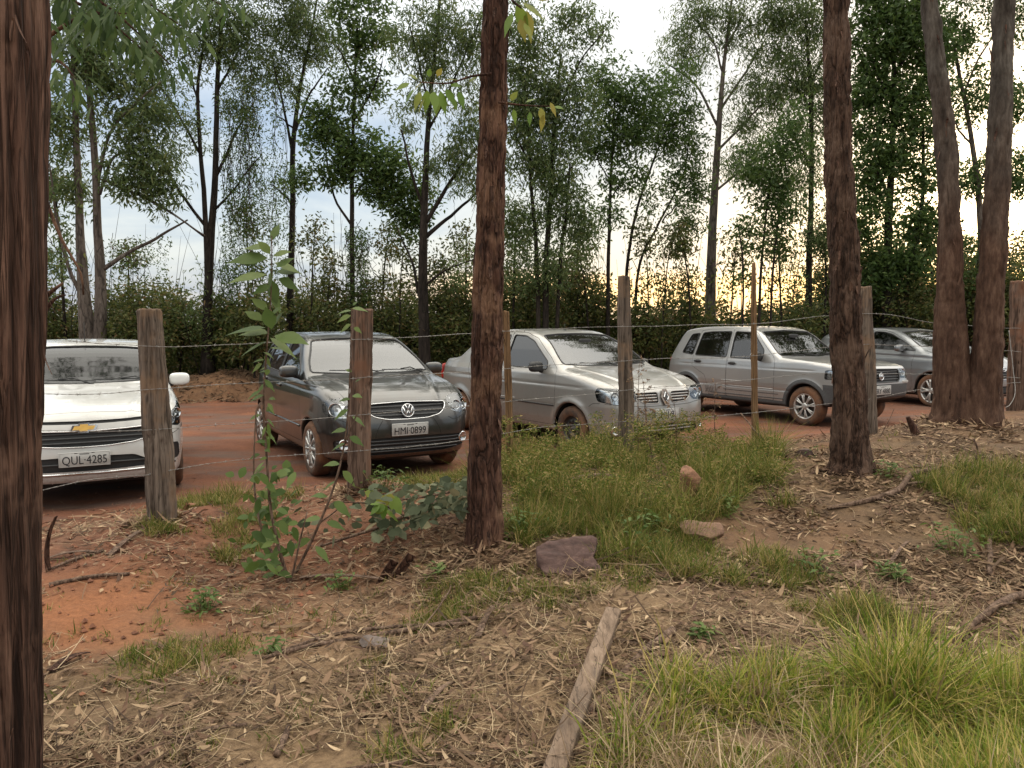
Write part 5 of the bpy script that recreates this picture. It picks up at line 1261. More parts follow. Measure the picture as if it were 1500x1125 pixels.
def twin_mat():
    n = N('dark_to_pale_bark'); co = n.coord(); s = n.new('ShaderNodeSeparateXYZ'); n.l(co, s.inputs[0])
    a = n.noise(9, 8, .65, co, (1, 1, .25)); b = n.noise(34, 6, .7, co, (1, 1, .3)); c = n.noise(1.6, 5, .6, co, (1, 1, .5)); v = n.math('ADD', n.math('MULTIPLY', a, .6), n.math('MULTIPLY', b, .4))
    low = n.ramp(v, [(.36, (.026, .013, .009)), (.52, (.080, .044, .030)), (.68, (.165, .10, .07))]); hi = n.ramp(v, [(.36, (.030, .024, .020)), (.52, (.080, .068, .058)), (.68, (.16, .14, .12))])
    k = n.fr(n.math('ADD', s.outputs[2], n.math('MULTIPLY', n.math('SUBTRACT', c, .5), 3.0)), 1.6, 3.6); n.base(n.mix(k, low, hi)).set(Roughness=.9); n.b.inputs['Specular IOR Level'].default_value = .2
    n.bump(n.math('ADD', a, n.math('MULTIPLY', b, .5)), .8, .015); return n.m
BK['twin'] = twin_mat()

# ================================================================ fence
def post(label, pts, D, mat, seed, name='fence_post', square=False, cut=0.0):
    P, R = near_path(pts, D); o = P[0].copy(); o[2] = G(o[0], o[1])[0] - .05; P = P - o; P[0][2] = 0
    rows, seg = 160, 60; Q = spline(P, rows); r = arcr(P, R, rows); th = np.linspace(0, 2*math.pi, seg, endpoint=False); TH, ZZ = np.meshgrid(th, Q[:, 2])
    rr = np.repeat(r[:, None], seg, 1); C = np.stack([np.cos(TH)*rr*1.0, np.sin(TH)*rr, ZZ*.07], -1).reshape(-1, 3)
    e = 1.0 if not square else 1/np.maximum(np.abs(np.cos(TH)), np.abs(np.sin(TH)))**.85
    d = (-.010*np.clip(1-np.abs(vnoise(C, .022, seed))*6, 0, 1) + .007*vnoise(C*np.array([1, 1, 3]), .05, seed+1) + .003*vnoise(C*np.array([1, 1, 6]), .02, seed+5) + .0025*vnoise(C, .010, seed+2)).reshape(rows, seg)
    rr = rr*e + d*(r[:, None]/.08)
    V = np.stack([Q[:, None, 0]+rr*np.cos(TH), Q[:, None, 1]+rr*np.sin(TH), np.repeat(Q[:, None, 2], seg, 1)], -1)
    V[-1, :, 2] += cut*np.cos(TH[-1]) ; V[-2, :, 2] += cut*.9*np.cos(TH[-1])
    jag = .012*vnoise(np.c_[V[-1][:, :2], 0*V[-1][:, 0]]*1.0, .03, seed+9); V[-1, :, 2] += jag; V[-2, :, 2] += jag*.8; V[-1, :, :2] = V[-1, :, :2]*.97 + V[-1, :, :2].mean(0)*.03
    top = V[-1]; c = top.mean(0); inner = [top*(1-k) + c*k for k in (.12, .5)]; inner[0][:, 2] += .004; inner[1][:, 2] += .006*vnoise(inner[1], .02, seed)
    V = np.concatenate([V.reshape(-1, 3), *inner, c[None]]); R_ = rows+2; i = np.arange(R_-1)[:, None]*seg; j = np.arange(seg)[None]; k = (j+1) % seg
    Fq = np.stack([i+j, i+k, i+seg+k, i+seg+j], -1).reshape(-1, 4); jj = np.arange(seg); Ft = np.stack([(R_-1)*seg+jj, (R_-1)*seg+(jj+1) % seg, np.full(seg, len(V)-1)], -1)
    ob = mesh(name, V, [Fq, Ft], BK[mat], None); ob.location = tuple(o); tag(ob, label, 'fence post' if name == 'fence_post' else 'stake', 'posts of the wire fence' if name == 'fence_post' else 'thin stakes of the wire fence'); return ob
def fence_depth(px):
    P = np.array([U(*POSTS[k])[:2] for k in 'ABCDE']); a = P[0] - (P[1]-P[0])*3; P = np.vstack([a, P, P[-1] + (P[-1]-P[-2])*3]); s = (px-750)/F; best = None
    for A, B in zip(P[:-1], P[1:]):
        # A + t(B-A), x = s*y (approximately)
        d = B-A; den = d[0]-s*d[1]
        if abs(den) < 1e-6: continue
        t = (s*A[1]-A[0])/den
        if -1e-6 <= t <= 1+1e-6: best = A[1]+t*d[1]
    return best
def build_fence():
    post('thick grey fence post in front of the white car, nearest of the fence', [(238, 772, 42), (234, 690, 41), (226, 560, 37), (219, 453, 33)], 5.5, 'post', 1, cut=.0)
    post('reddish fence post with peeling bark standing before the graphite hatchback', [(526, 722, 35), (526, 640, 33), (529, 540, 31), (532, 453, 30)], 6.1, 'postred', 2, cut=-.008)
    post('weathered grey fence post in front of the silver sedan grille', [(917, 672, 24), (917, 580, 22), (915, 480, 20), (914, 405, 17)], 7.2, 'post', 3)
    post('pale grey fence post behind the dark brown trunk at right', [(1270, 644, 28), (1269, 560, 26), (1267, 480, 23), (1266, 420, 20)], 8.3, 'post', 4)
    post('brown fence post at the right edge beyond the twin trunks', [(1492, 605, 30), (1493, 520, 28), (1495, 412, 26)], 9.6, 'postred', 5)
    post('thin tan squared stake just right of the middle trunk', [(748, 688, 10.5), (745, 580, 10.5), (741, 457, 10)], fence_depth(745), 'stake', 6, 'fence_stake', True)
    post('thin brown stake in front of the boxy silver hatchback', [(1107, 660, 11), (1105, 560, 9.5), (1104, 440, 8), (1104, 385, 5)], fence_depth(1105), 'stake', 7, 'fence_stake')
    strands = {'topmost strand of barbed wire, passing above the car bonnets': [(100, 500), (228, 508), (360, 503), (530, 497), (693, 489), (742, 485), (916, 478), (1105, 474), (1268, 459), (1380, 474), (1490, 481), (1600, 484)],
               'second strand of barbed wire from the top': [(40, 578), (140, 577), (228, 569), (360, 562), (530, 553), (640, 547), (742, 540), (916, 528), (1105, 521), (1268, 505), (1490, 515), (1600, 520)],
               'third strand of barbed wire from the top': [(40, 632), (228, 629), (400, 617), (530, 608), (690, 594), (916, 572), (1105, 556), (1230, 546), (1490, 553), (1600, 556)],
               'lowest strand of barbed wire, sagging close to the ground': [(40, 726), (70, 716), (140, 701), (217, 696), (228, 693), (378, 670), (530, 661), (700, 642), (800, 625), (916, 618), (1050, 610), (1158, 598), (1268, 585), (1370, 568), (1490, 560), (1600, 555)]}
    wm = simple('galvanised_wire', (.26, .245, .23), .5, .4, var=.3, scale=40)
    for i, (lab, pts) in enumerate(strands.items()):
        P = []
        for a, b in pts: 
            D = fence_depth(a); D = D if D else 5.0
            P.append(U(a, b, D - .10))
        Q = spline(P, 520); L = np.concatenate([[0], np.cumsum(np.linalg.norm(np.diff(Q, axis=0), axis=1))])
        Q[:, 2] += .004*np.sin(L*5+i) + .003*vnoise(Q, .15, i); o = Q[0].copy(); root = empty('barbed_wire', tuple(o)); tag(root, lab, 'barbed wire', 'strands of the barbed wire fence')
        tw = MB(); Q = Q - o
        for ph in (0, math.pi):
            s = np.linspace(0, L[-1], 2600); X = np.stack([np.interp(s, L, Q[:, k]) for k in range(3)], -1); X[:, 1] += .0018*np.sin(s*75+ph); X[:, 2] += .0018*np.cos(s*75+ph); tw.add(*tube(X, .0014, 4, False))
        tw.build('twisted_wire', wm, root); bb = MB(); rs = np.random.default_rng(i)
        for s in np.arange(.05, L[-1], .125):
            c = np.array([np.interp(s, L, Q[:, k]) for k in range(3)]); t = np.array([np.interp(s+.01, L, Q[:, k]) for k in range(3)]) - c; t /= np.linalg.norm(t)
            bb.add(*tube([c-t*.006, c+t*.006], .0035, 6)); 
            for _ in range(2):
                v = unit(rs.normal(size=3)); bb.add(*tube([c - v*.014, c + v*.014], .0012, 4))
        b_ = bb.build('barbs', wm, root); b_['kind'] = 'stuff'
    # loose wire end curling down by the last post
    P = spline([U(1478, 484, 9.3), U(1484, 540, 9.2), U(1487, 575, 9.1), U(1480, 592, 9.05), U(1473, 597, 9.0)], 40); o = P[0].copy(); w = MB(); w.add(*tube(P-o, .004, 6)); ob = w.build('loose_wire', wm); ob.location = tuple(o); tag(ob, 'loose pale wire end curling down beside the rightmost fence post', 'wire')
    clock('fence')

# ================================================================ background trees
def build_far():
    Gp_ = 'trees beyond the dirt road'; T = 'tree'
    def t(*a, **k): return tree('background_tree', a[0], T, Gp_, *a[1:], **k)
    t('pale twin stemmed eucalyptus behind the white car', 17.2, [[(132, 492, 34), (122, 420, 20), (118, 330, 14), (112, 190, 11), (108, 60, 9), (110, -60, 7)], [(142, 492, 26), (148, 430, 20), (144, 330, 14), (140, 230, 12), (132, 130, 10), (128, 85, 9), (126, -50, 7)]],
      [[(150, 395, 9), (190, 368, 7), (240, 342, 5), (275, 322, 3)], [(143, 265, 7), (160, 200, 5), (195, 160, 4), (235, 120, 2.5)], [(146, 285, 6), (165, 235, 5), (200, 215, 3)], [(140, 260, 4), (200, 285, 4), (260, 320, 3), (300, 345, 2)], [(118, 430, 8), (95, 380, 6), (80, 300, 4), (72, 240, 3)], [(112, 120, 5), (90, 70, 3)], [(132, 110, 5), (160, 70, 3)]],
      [(120, 70, 60, 60), (180, 130, 50, 45), (205, 190, 55, 45), (95, 190, 40, 60), (225, 245, 50, 38), (95, 290, 34, 60, .7), (190, 255, 45, 40, .8), (160, 30, 60, 40), (235, 290, 40, 30, .5), (85, 380, 24, 40, .5), (120, -60, 90, 60, .5)], (.15, .042), 'farpale', seed=1)
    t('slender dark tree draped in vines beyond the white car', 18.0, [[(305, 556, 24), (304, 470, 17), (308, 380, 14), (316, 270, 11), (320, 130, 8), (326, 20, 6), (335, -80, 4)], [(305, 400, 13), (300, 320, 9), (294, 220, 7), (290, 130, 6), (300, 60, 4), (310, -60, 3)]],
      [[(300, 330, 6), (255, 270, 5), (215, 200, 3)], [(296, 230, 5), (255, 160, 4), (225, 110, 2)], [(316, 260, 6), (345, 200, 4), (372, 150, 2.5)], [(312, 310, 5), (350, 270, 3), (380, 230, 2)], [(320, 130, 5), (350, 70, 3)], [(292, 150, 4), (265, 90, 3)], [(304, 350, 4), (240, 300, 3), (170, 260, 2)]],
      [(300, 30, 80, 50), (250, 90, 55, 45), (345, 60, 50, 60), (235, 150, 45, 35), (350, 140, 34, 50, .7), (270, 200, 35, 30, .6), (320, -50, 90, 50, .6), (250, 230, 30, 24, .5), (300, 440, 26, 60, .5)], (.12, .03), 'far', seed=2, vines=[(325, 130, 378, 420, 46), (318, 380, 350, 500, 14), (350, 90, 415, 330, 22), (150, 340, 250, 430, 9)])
    t('thin dark tree behind the sapling, forked near its top', 18.6, [[(424, 500, 15), (425, 420, 12), (428, 300, 10), (430, 210, 9), (440, 130, 6), (455, 60, 4), (470, -40, 3)]], [[(430, 230, 6), (415, 160, 4), (400, 90, 2.5)], [(430, 200, 5), (450, 150, 4), (480, 100, 2)], [(428, 300, 3.5), (395, 270, 2)], [(432, 190, 4), (405, 170, 2)]],
      [(440, 40, 60, 50), (405, 90, 40, 45), (475, 80, 40, 40), (420, 130, 34, 30, .7), (425, 262, 34, 14, .7), (400, 10, 50, 40), (450, -50, 70, 40, .6)], (.11, .03), 'far', seed=3, vines=[(380, 240, 430, 420, 14)])
    t('thin dark trunk wrapped in creepers right of the forked tree', 17.6, [[(517, 500, 11), (516, 420, 9), (515, 300, 8), (516, 200, 6), (520, 100, 4), (524, 30, 3)]], [[(515, 330, 5), (490, 290, 4), (478, 220, 3), (470, 170, 2)], [(516, 290, 4), (545, 250, 3), (575, 215, 2)], [(517, 180, 4), (545, 130, 3), (560, 90, 2)], [(519, 120, 4), (495, 70, 2.5)]],
      [(500, 215, 55, 40, 1.4), (470, 180, 34, 34, 1.2), (560, 250, 55, 42, 1.8), (595, 290, 45, 34, 1.8), (520, 130, 45, 40), (540, 60, 45, 45), (490, 255, 34, 22), (455, 262, 34, 18, .9), (525, 0, 50, 40, .8), (600, 330, 26, 24)], (.12, .055), 'far', 'dark', .3, seed=4, vines=[(508, 320, 540, 460, 26)])
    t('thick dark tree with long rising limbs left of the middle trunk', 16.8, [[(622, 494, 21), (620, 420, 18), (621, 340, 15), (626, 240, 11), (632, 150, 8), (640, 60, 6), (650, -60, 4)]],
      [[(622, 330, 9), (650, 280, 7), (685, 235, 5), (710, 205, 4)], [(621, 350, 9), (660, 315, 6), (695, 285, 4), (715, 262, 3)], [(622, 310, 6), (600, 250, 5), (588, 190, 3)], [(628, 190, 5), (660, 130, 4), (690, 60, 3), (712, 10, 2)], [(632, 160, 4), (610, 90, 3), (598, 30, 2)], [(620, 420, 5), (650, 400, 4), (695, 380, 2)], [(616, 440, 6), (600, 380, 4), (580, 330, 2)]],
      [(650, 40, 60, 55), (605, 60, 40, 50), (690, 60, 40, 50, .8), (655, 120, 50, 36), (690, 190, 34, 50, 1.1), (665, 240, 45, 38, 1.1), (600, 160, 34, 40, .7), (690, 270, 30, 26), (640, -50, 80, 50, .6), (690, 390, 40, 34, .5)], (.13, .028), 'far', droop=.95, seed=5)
    t('dense leafy tree with several stems just right of the middle trunk', 16.4, [[(798, 494, 13), (800, 400, 11), (806, 300, 9), (812, 180, 7), (822, 80, 4)], [(790, 494, 9), (788, 380, 8), (780, 260, 6), (772, 140, 4)], [(812, 494, 8), (820, 400, 7), (828, 320, 5), (835, 240, 3)]],
      [[(806, 290, 5), (840, 240, 3)], [(780, 250, 4), (755, 200, 3)], [(812, 180, 4), (850, 90, 3), (885, 45, 2)], [(772, 150, 3), (760, 80, 2)]],
      [(800, 110, 60, 50, 1.3), (770, 170, 45, 50, 1.4), (830, 170, 50, 50, 1.3), (790, 240, 60, 46, 1.5), (765, 60, 40, 50), (820, 300, 45, 34, 1.4), (845, 345, 30, 34, 1.3), (765, 330, 40, 40, 1.2), (850, 40, 45, 30, .7), (820, 20, 50, 30, .6), (790, 390, 50, 40, 1.2), (770, -30, 50, 40, .6)], (.11, .035), 'far', seed=6)
    t('slim upright tree left of the weathered grey post', 17.4, [[(890, 494, 9), (892, 400, 7), (896, 300, 5.5), (900, 200, 4), (902, 120, 3)]], [[(896, 290, 3), (925, 240, 2)], [(897, 270, 3), (872, 220, 2)], [(900, 180, 3), (925, 140, 2)]],
      [(900, 140, 45, 36, 1.2), (885, 200, 40, 40, 1.2), (925, 190, 40, 40, 1.1), (905, 255, 45, 26, .9), (945, 130, 40, 30), (890, 320, 30, 26, .6), (870, 330, 20, 22, .6), (885, 110, 25, 25)], (.11, .045), 'far', 'dark', .5, seed=7)
    t('leaning thin stems rising right from behind the weathered grey post', 18.2, [[(915, 494, 8), (918, 400, 6), (930, 320, 5), (955, 240, 4), (985, 170, 2.5)], [(930, 494, 6), (935, 400, 5), (965, 330, 4), (1000, 260, 2.5), (1010, 200, 2)]], [[(945, 268, 3), (930, 220, 2)], [(970, 325, 3), (990, 300, 2)]],
      [(985, 150, 45, 36, 1.1), (960, 200, 40, 34, 1.1), (1000, 200, 36, 40, 1.2), (1005, 270, 34, 40, 1.5), (1010, 330, 24, 24, 1.2), (1000, 110, 30, 22, .7), (955, 290, 30, 26, .6)], (.11, .04), 'far', 'dark', .5, seed=8)
    t('tall airy eucalyptus crossing the pale sky at centre right', 19.0, [[(1040, 498, 22), (1041, 430, 19), (1044, 340, 15), (1050, 240, 12), (1058, 130, 8), (1066, 50, 5), (1078, -50, 3)]],
      [[(1054, 190, 5), (1020, 130, 4), (980, 95, 2.5)], [(1056, 160, 5), (1090, 110, 4), (1120, 60, 2)], [(1060, 110, 4), (1040, 60, 3), (1010, 20, 2)], [(1052, 220, 5), (1095, 175, 4), (1130, 140, 2)], [(1048, 280, 5), (1085, 250, 3), (1120, 230, 2)], [(1064, 70, 3), (1095, 10, 2)], [(1046, 300, 4), (1015, 270, 2)]],
      [(1000, 75, 45, 34, .8), (1040, 30, 50, 36, .8), (1095, 40, 50, 45, .9), (1120, 110, 40, 45), (1090, 140, 34, 30, .8), (1110, 190, 45, 34), (1085, 240, 40, 30, 1.1), (1120, 250, 40, 30), (1010, 100, 36, 20, .7), (1070, -40, 90, 40, .7), (1010, 20, 40, 30, .6)], (.13, .026), 'farpale', droop=.95, seed=9)
    t('thin sapling cluster behind the thin brown stake', 16.6, [[(1112, 494, 6), (1114, 420, 5), (1120, 330, 4), (1130, 250, 3)], [(1130, 494, 5), (1133, 400, 4), (1142, 300, 3)], [(1090, 494, 4), (1088, 400, 3.5), (1082, 330, 2.5)]], [], [(1120, 250, 40, 50, 1.2), (1150, 290, 30, 44, 1.1), (1085, 335, 24, 22, .9), (1130, 350, 34, 30, .8), (1160, 200, 30, 50, 1.1), (1085, 400, 20, 26, .6)], (.11, .045), 'far', 'dark', .5, seed=10)
    t('tree with dense drooping foliage left of the dark brown trunk', 18.4, [[(1185, 494, 13), (1186, 400, 11), (1190, 280, 9), (1188, 150, 7), (1180, 30, 4)]], [[(1188, 160, 4), (1150, 110, 3)], [(1190, 250, 4), (1160, 200, 2.5)], [(1188, 120, 4), (1215, 60, 3)]],
      [(1175, 60, 50, 60, 1.2), (1150, 130, 36, 40, 1.1), (1195, 150, 34, 60, 1.3), (1180, 250, 34, 50, 1.1), (1160, 0, 60, 40), (1195, 340, 30, 40, .9), (1165, 400, 24, 30, .5)], (.13, .03), 'far', droop=.9, seed=11)
    t('big dark broad leaved tree between the brown trunk and the twin trunks', 18.3, [[(1302, 500, 20), (1300, 420, 16), (1303, 300, 13), (1308, 180, 9), (1310, 60, 6)], [(1315, 500, 12), (1330, 400, 9), (1348, 300, 7), (1352, 180, 5)]], [[(1303, 290, 6), (1275, 240, 4)], [(1305, 240, 6), (1340, 190, 4), (1365, 150, 3)], [(1340, 340, 5), (1365, 290, 3)], [(1308, 150, 5), (1280, 90, 3)], [(1310, 110, 5), (1345, 50, 3)]],
      [(1290, 40, 50, 60, 1.5), (1340, 60, 45, 60, 1.4), (1280, 130, 40, 50, 1.5), (1330, 150, 50, 45, 1.4), (1290, 220, 45, 50, 1.6), (1275, 310, 30, 60, 1.7), (1290, 390, 36, 36, 1.7), (1335, 260, 36, 34, 1.0), (1350, 330, 36, 40, 1.4), (1340, 390, 40, 34, 1.5), (1310, -30, 80, 50), (1360, 200, 26, 40, .9), (1370, 100, 26, 50, 1)], (.13, .06), 'far', 'dark', .4, seed=12)
    t('pale leaning tree with bright gaps behind the twin trunks', 18.8, [[(1425, 500, 12), (1434, 400, 11), (1432, 300, 10), (1420, 200, 8), (1404, 110, 6), (1390, 30, 4)]], [[(1432, 280, 5), (1455, 220, 3), (1480, 180, 2)], [(1422, 210, 4), (1400, 180, 3)], [(1410, 140, 4), (1440, 80, 3), (1470, 40, 2)]],
      [(1420, 140, 34, 44, 1.0), (1425, 260, 34, 34, 1.1), (1400, 50, 40, 40, 1.0), (1480, 150, 24, 44, 1.1), (1490, 250, 26, 44, 1.3), (1430, 350, 34, 26, .7), (1480, 30, 40, 34, .8), (1415, 410, 26, 24, .8), (1450, -30, 70, 40)], (.12, .05), 'farpale', 'dark', .5, seed=13)
    # slim stems standing among the bushes
    rs = np.random.default_rng(8)
    for i, (px, top, D, w) in enumerate([(96, 250, 18, 6), (192, 360, 19, 4), (362, 300, 18.5, 4), (452, 330, 18, 3.5), (478, 380, 17.5, 3), (556, 330, 18.4, 4), (585, 360, 17.6, 3), (655, 370, 17.8, 3.5), (680, 340, 18.6, 4), (752, 330, 17, 5), (848, 330, 18, 5), (866, 370, 17.4, 4), (952, 330, 18.2, 3), (968, 350, 17.2, 3), (992, 400, 18.6, 3), (1018, 330, 17.4, 4), (1068, 340, 17.8, 3.5), (1150, 330, 17.2, 4), (1208, 340, 18.4, 5), (1228, 300, 18.6, 5), (1264, 360, 18.6, 5), (1372, 330, 18.9, 4), (1478, 380, 19, 6)]):
        lab = ['thin dark pole stem standing among the bushes', 'slender sapling stem with a few leaves among the bushes'][i % 2]
        j = rs.normal()*10; nm = tree('slender_sapling', lab + ' ' + ['behind the pale twin stemmed tree', 'left of the vine draped tree', 'right of the vine draped tree', 'right of the forked tree', 'near the creeper wrapped trunk', 'right of the creeper wrapped trunk', 'left of the thick dark tree', 'right of the thick dark tree', 'left of the middle trunk', 'behind the tan stake', 'right of the dense leafy tree', 'left of the slim upright tree', 'right of the grey post', 'behind the sedan windscreen', 'between sedan and boxy car', 'left of the airy eucalyptus', 'right of the airy eucalyptus', 'behind the boxy car roof', 'left of the brown trunk', 'hugging the brown trunk', 'right of the brown trunk', 'left of the twin trunks', 'right of the twin trunks'][i],
            'sapling', 'slim stems among the bushes', D, [[(px, 500, w), (px+j*.4, (500+top)/2, w*.8), (px+j, top, w*.4)]], [[(px+j*.4, (500+top)/2, w*.4), (px+j*.4+rs.choice([-1, 1])*22, (500+top)/2-34, 1.2)]], [(px+j, top+20, 20, 34, .8), (px+j*.6+rs.normal()*12, (500+top)/2, 17, 26, .55)], (.10, .045), 'far', 'green', .4, seed=30+i, vines=None)
    # bushes along the far edge of the road
    B = [(72, 470, 30, 34), (175, 468, 34, 36), (215, 462, 38, 40), (262, 470, 34, 42), (330, 478, 34, 44), (372, 476, 34, 50), (455, 480, 36, 50), (495, 470, 34, 54), (548, 470, 38, 56), (592, 474, 34, 50), (650, 466, 40, 60), (690, 462, 36, 66), (745, 458, 36, 60), (785, 456, 40, 60), (835, 450, 40, 62), (872, 458, 34, 50), (940, 468, 36, 46), (985, 466, 36, 46), (1015, 470, 30, 48), (1075, 470, 36, 44), (1125, 468, 34, 46), (1170, 462, 34, 50), (1215, 458, 34, 56), (1290, 452, 40, 50), (1335, 450, 40, 46), (1385, 448, 36, 44), (1425, 446, 36, 46), (1470, 440, 36, 50)]
    for i, (px, py, rx, ry) in enumerate(B):
        if 900 < px < 1190: ry *= .72; py += 10
        ry *= (1, .8, 1.12, .9)[i % 4]
        D = 18.1 + .7*math.sin(i*2.3) + (.8 if px > 1180 else 0); root, o = tree('bush', '', 'bush', 'bushes along the far side of the road', D, [[(px, 530, 4), (px+5, py, 2), (px+8, py-ry*.6, 1)]], [[(px, 528, 3), (px-12, py+10, 2), (px-20, py-10, 1)], [(px, 528, 3), (px+14, py+14, 2), (px+24, py-6, 1)]],
            [(px, py, rx, ry, 1.3), (px+rs.normal()*8, py+ry*.6, rx*1.15, ry*.7, 1.5), (px-rx*.3, py-ry*.6, rx*.45, ry*.5, .8)], (.11, .05), 'far', 'green', .2, seed=60+i, spread=.9)
        root['label'] = bush_label(i)
    # low mass behind everything: ground cover one cannot count
    n = 4200; c = np.stack([rs.uniform(-24, 26, n), rs.uniform(18.3, 23.5, n), np.zeros(n)], -1); c[:, 2] = ground_z(c[:, 0], c[:, 1]) + rs.random(n)**1.3*np.clip(1.75 + .8*vnoise(c, 1.6, 3) + .5*vnoise(c, .7, 9), .4, 3)*np.where((c[:, 0] > 1.8) & (c[:, 0] < 7.6), .72, 1)
    V, Q = foliage(c, np.full((n, 3), .42), np.full(n, 46), (.13, .06), .1, rs); mesh('undergrowth', V, Q, LF['green'], None, smooth=False); tag(bpy.data.objects['undergrowth'], 'tangled dark green thicket behind the roadside bushes', kind='stuff')
    m = MB()
    for _ in range(620):
        x = rs.uniform(-20, 21); y = rs.uniform(17.9, 22.5); z = ground_z(x, y)[0]; h = rs.uniform(1.2, 4.2); lean = rs.normal(size=2)*.16*h; q = rs.normal(size=3)*.08; m.add(*tube(spline([np.array([x, y, z]), np.array([x+lean[0]*.4, y+lean[1]*.4, z+h*.5]) + q, np.array([x+lean[0], y+lean[1], z+h])], 7), [rs.uniform(.006, .02), .003], 4, False))
    ob = m.build('undergrowth_stems', BK['far']); tag(ob, 'thin bare stems rising through the roadside thicket', kind='stuff')
    clock('far trees')
def bush_label(i):
    L = ['behind the left edge of the white car', 'behind the pale twin stemmed tree', 'right of the pale twin stemmed tree', 'left of the vine draped tree', 'right of the vine draped tree', 'behind the sapling', 'left of the creeper wrapped trunk', 'under the creeper wrapped trunk', 'behind the reddish fence post', 'left of the thick dark tree', 'right of the thick dark tree', 'left of the middle trunk', 'behind the tan stake', 'left of the dense leafy tree', 'under the dense leafy tree', 'left of the weathered grey post', 'right of the weathered grey post', 'behind the gap between sedan and boxy car', 'left of the airy eucalyptus', 'right of the airy eucalyptus', 'behind the brown stake', 'behind the boxy car windscreen', 'left of the brown trunk', 'right of the brown trunk', 'above the farthest car', 'behind the first of the twin trunks', 'between the twin trunks', 'right of the twin trunks']
    return ['ragged green bush ', 'dark tangled bush ', 'leafy olive bush '][i % 3] + L[i]
# ================================================================ saplings, grass, litter and loose things
def build_plants():
    D = 4.7; b = Gp(425, 862, D); root = empty('leafy_sapling', tuple(b)); tag(root, 'tall thin green sapling with broad leaves in front of the dirt road', 'sapling'); o = b
    m = MB(); P = lambda q: [U(a, c, D) - o for a, c in q]
    S = P([(428, 858), (408, 800), (396, 740), (390, 660), (386, 600), (390, 520), (396, 450), (398, 390), (398, 345)]); S[0] = np.array([0, 0, -.03]); m.add(*tube(spline(S, 40), [.013, .010, .008, .007, .006, .004, .003], 8)); m.build('stem', BK['stick'], root)
    sp = [(398, 352, 75, .9), (396, 362, 170, 1.1), (400, 375, 25, .8), (392, 378, 175, 1.45), (396, 372, 120, .8), (402, 385, -10, 1.0), (405, 398, 10, 1.0), (390, 402, 182, 1.35), (398, 395, -100, .8), (404, 392, 40, .9), (398, 410, -80, .9), (408, 408, -20, .8), (396, 418, 200, .7), (398, 430, -60, .7), (392, 455, 130, .9), (396, 462, 40, .8), (388, 480, 178, 1.5), (392, 488, 170, 1.2), (398, 482, 100, 1.1), (402, 492, 2, 1.5), (396, 495, -30, 1.1), (390, 500, 200, 1.0), (400, 478, 60, .9), (384, 470, 140, .9)]
    leafy(root, o, D, sp, 'sap', 'upper_leaves', [], 1, .165, .5)
    rs = np.random.default_rng(3); sp = [(388+rs.normal()*4, y, rs.choice([0, 180]) + rs.normal()*40, rs.uniform(.5, .9)) for y in np.linspace(510, 700, 34)]
    leafy(root, o, D, sp, 'sap', 'middle_leaves', [], 2, .10, .45, cup=.5)
    sp = [(rs.normal(392, 22), rs.uniform(690, 845), rs.uniform(0, 360), rs.uniform(.6, 1.1)) for y in range(110)]
    leafy(root, o, D, sp, 'sap', 'lower_leaves', [[(425, 855, 5), (385, 780, 4), (372, 700, 2.5), (375, 600, 2)], [(425, 858, 4), (440, 790, 3), (450, 750, 2)]], 4, .092, .58, (.2, .8, 1, .9, .5, 0), jit=.18, mess=.5)
    D = 4.85; b = Gp(430, 852, D); root = empty('leafy_sapling', tuple(b)); tag(root, 'slanting green shoot rising in front of the reddish fence post', 'sapling'); o = b
    m = MB(); S = [U(a, c, D) - o for a, c in [(430, 855), (462, 780), (490, 710), (506, 640), (512, 560), (514, 490), (515, 452)]]; S[0] = np.array([0, 0, -.03]); m.add(*tube(spline(S, 36), [.010, .008, .006, .004, .003], 8)); m.build('stem', BK['stick'], root)
    sp = [(515, 455, 175, .9), (516, 452, 10, .9), (514, 462, 190, .8), (517, 448, 60, .5), (514, 475, 200, .7), (518, 480, -10, .6), (513, 585, 170, .7), (516, 580, 20, .8), (510, 600, 200, .8), (516, 610, -20, .8), (508, 630, 165, .9), (512, 640, -10, .9), (505, 650, 190, .8), (498, 680, 160, 1.0), (502, 690, -30, 1.0), (492, 705, 200, .9), (520, 560, 45, .5), (515, 545, 140, .5), (480, 728, 150, 1.1), (488, 735, -20, 1.2), (470, 760, 170, 1.2), (478, 765, 0, 1.1), (455, 790, 190, 1.1), (462, 800, -30, 1.1)]
    leafy(root, o, D, sp, 'sap', 'leaves', [[(505, 650, 3), (525, 600, 2), (532, 570, 1.5)], [(470, 765, 3), (500, 740, 2), (520, 700, 1.5)]], 5, .115, .46, cup=.4)
    # heap of cut, wilting leaves
    D = 5.1; b = Gp(565, 765, D); root = empty('cut_branch', tuple(b)); tag(root, 'cut leafy branch of wilting grey green leaves on the ground behind the bark shards', 'branch'); o = b; rs = np.random.default_rng(9); sp = []
    for _ in range(300):
        px = 690 - abs(rs.normal())*95; top = np.interp(px, [425, 520, 600, 690], [748, 715, 712, 702]); bot = np.interp(px, [425, 520, 600, 690], [800, 800, 775, 740]); sp.append((px, rs.uniform(top, bot), rs.uniform(0, 360), rs.uniform(.5, 1.25)))
    leafy(root, o, D, sp, 'wilt', 'wilted_leaves', [[(640, 735, 6), (560, 770, 5), (470, 800, 4)], [(600, 760, 4), (560, 740, 3), (500, 735, 2)], [(690, 715, 4), (620, 728, 3), (560, 735, 2)]], 6, .078, .72, (.3, .9, .8, 1, .6, .1), cup=.25, jit=.35, mess=1.0)
    sp = [(rs.normal(562, 20), rs.normal(738, 9), rs.uniform(0, 360), rs.uniform(.5, .9)) for _ in range(12)]; leafy(root, o, D-.15, sp, 'sprig', 'yellowed_leaves', [], 8, .12, .8, (.3, .9, 1, .95, .6, .1))
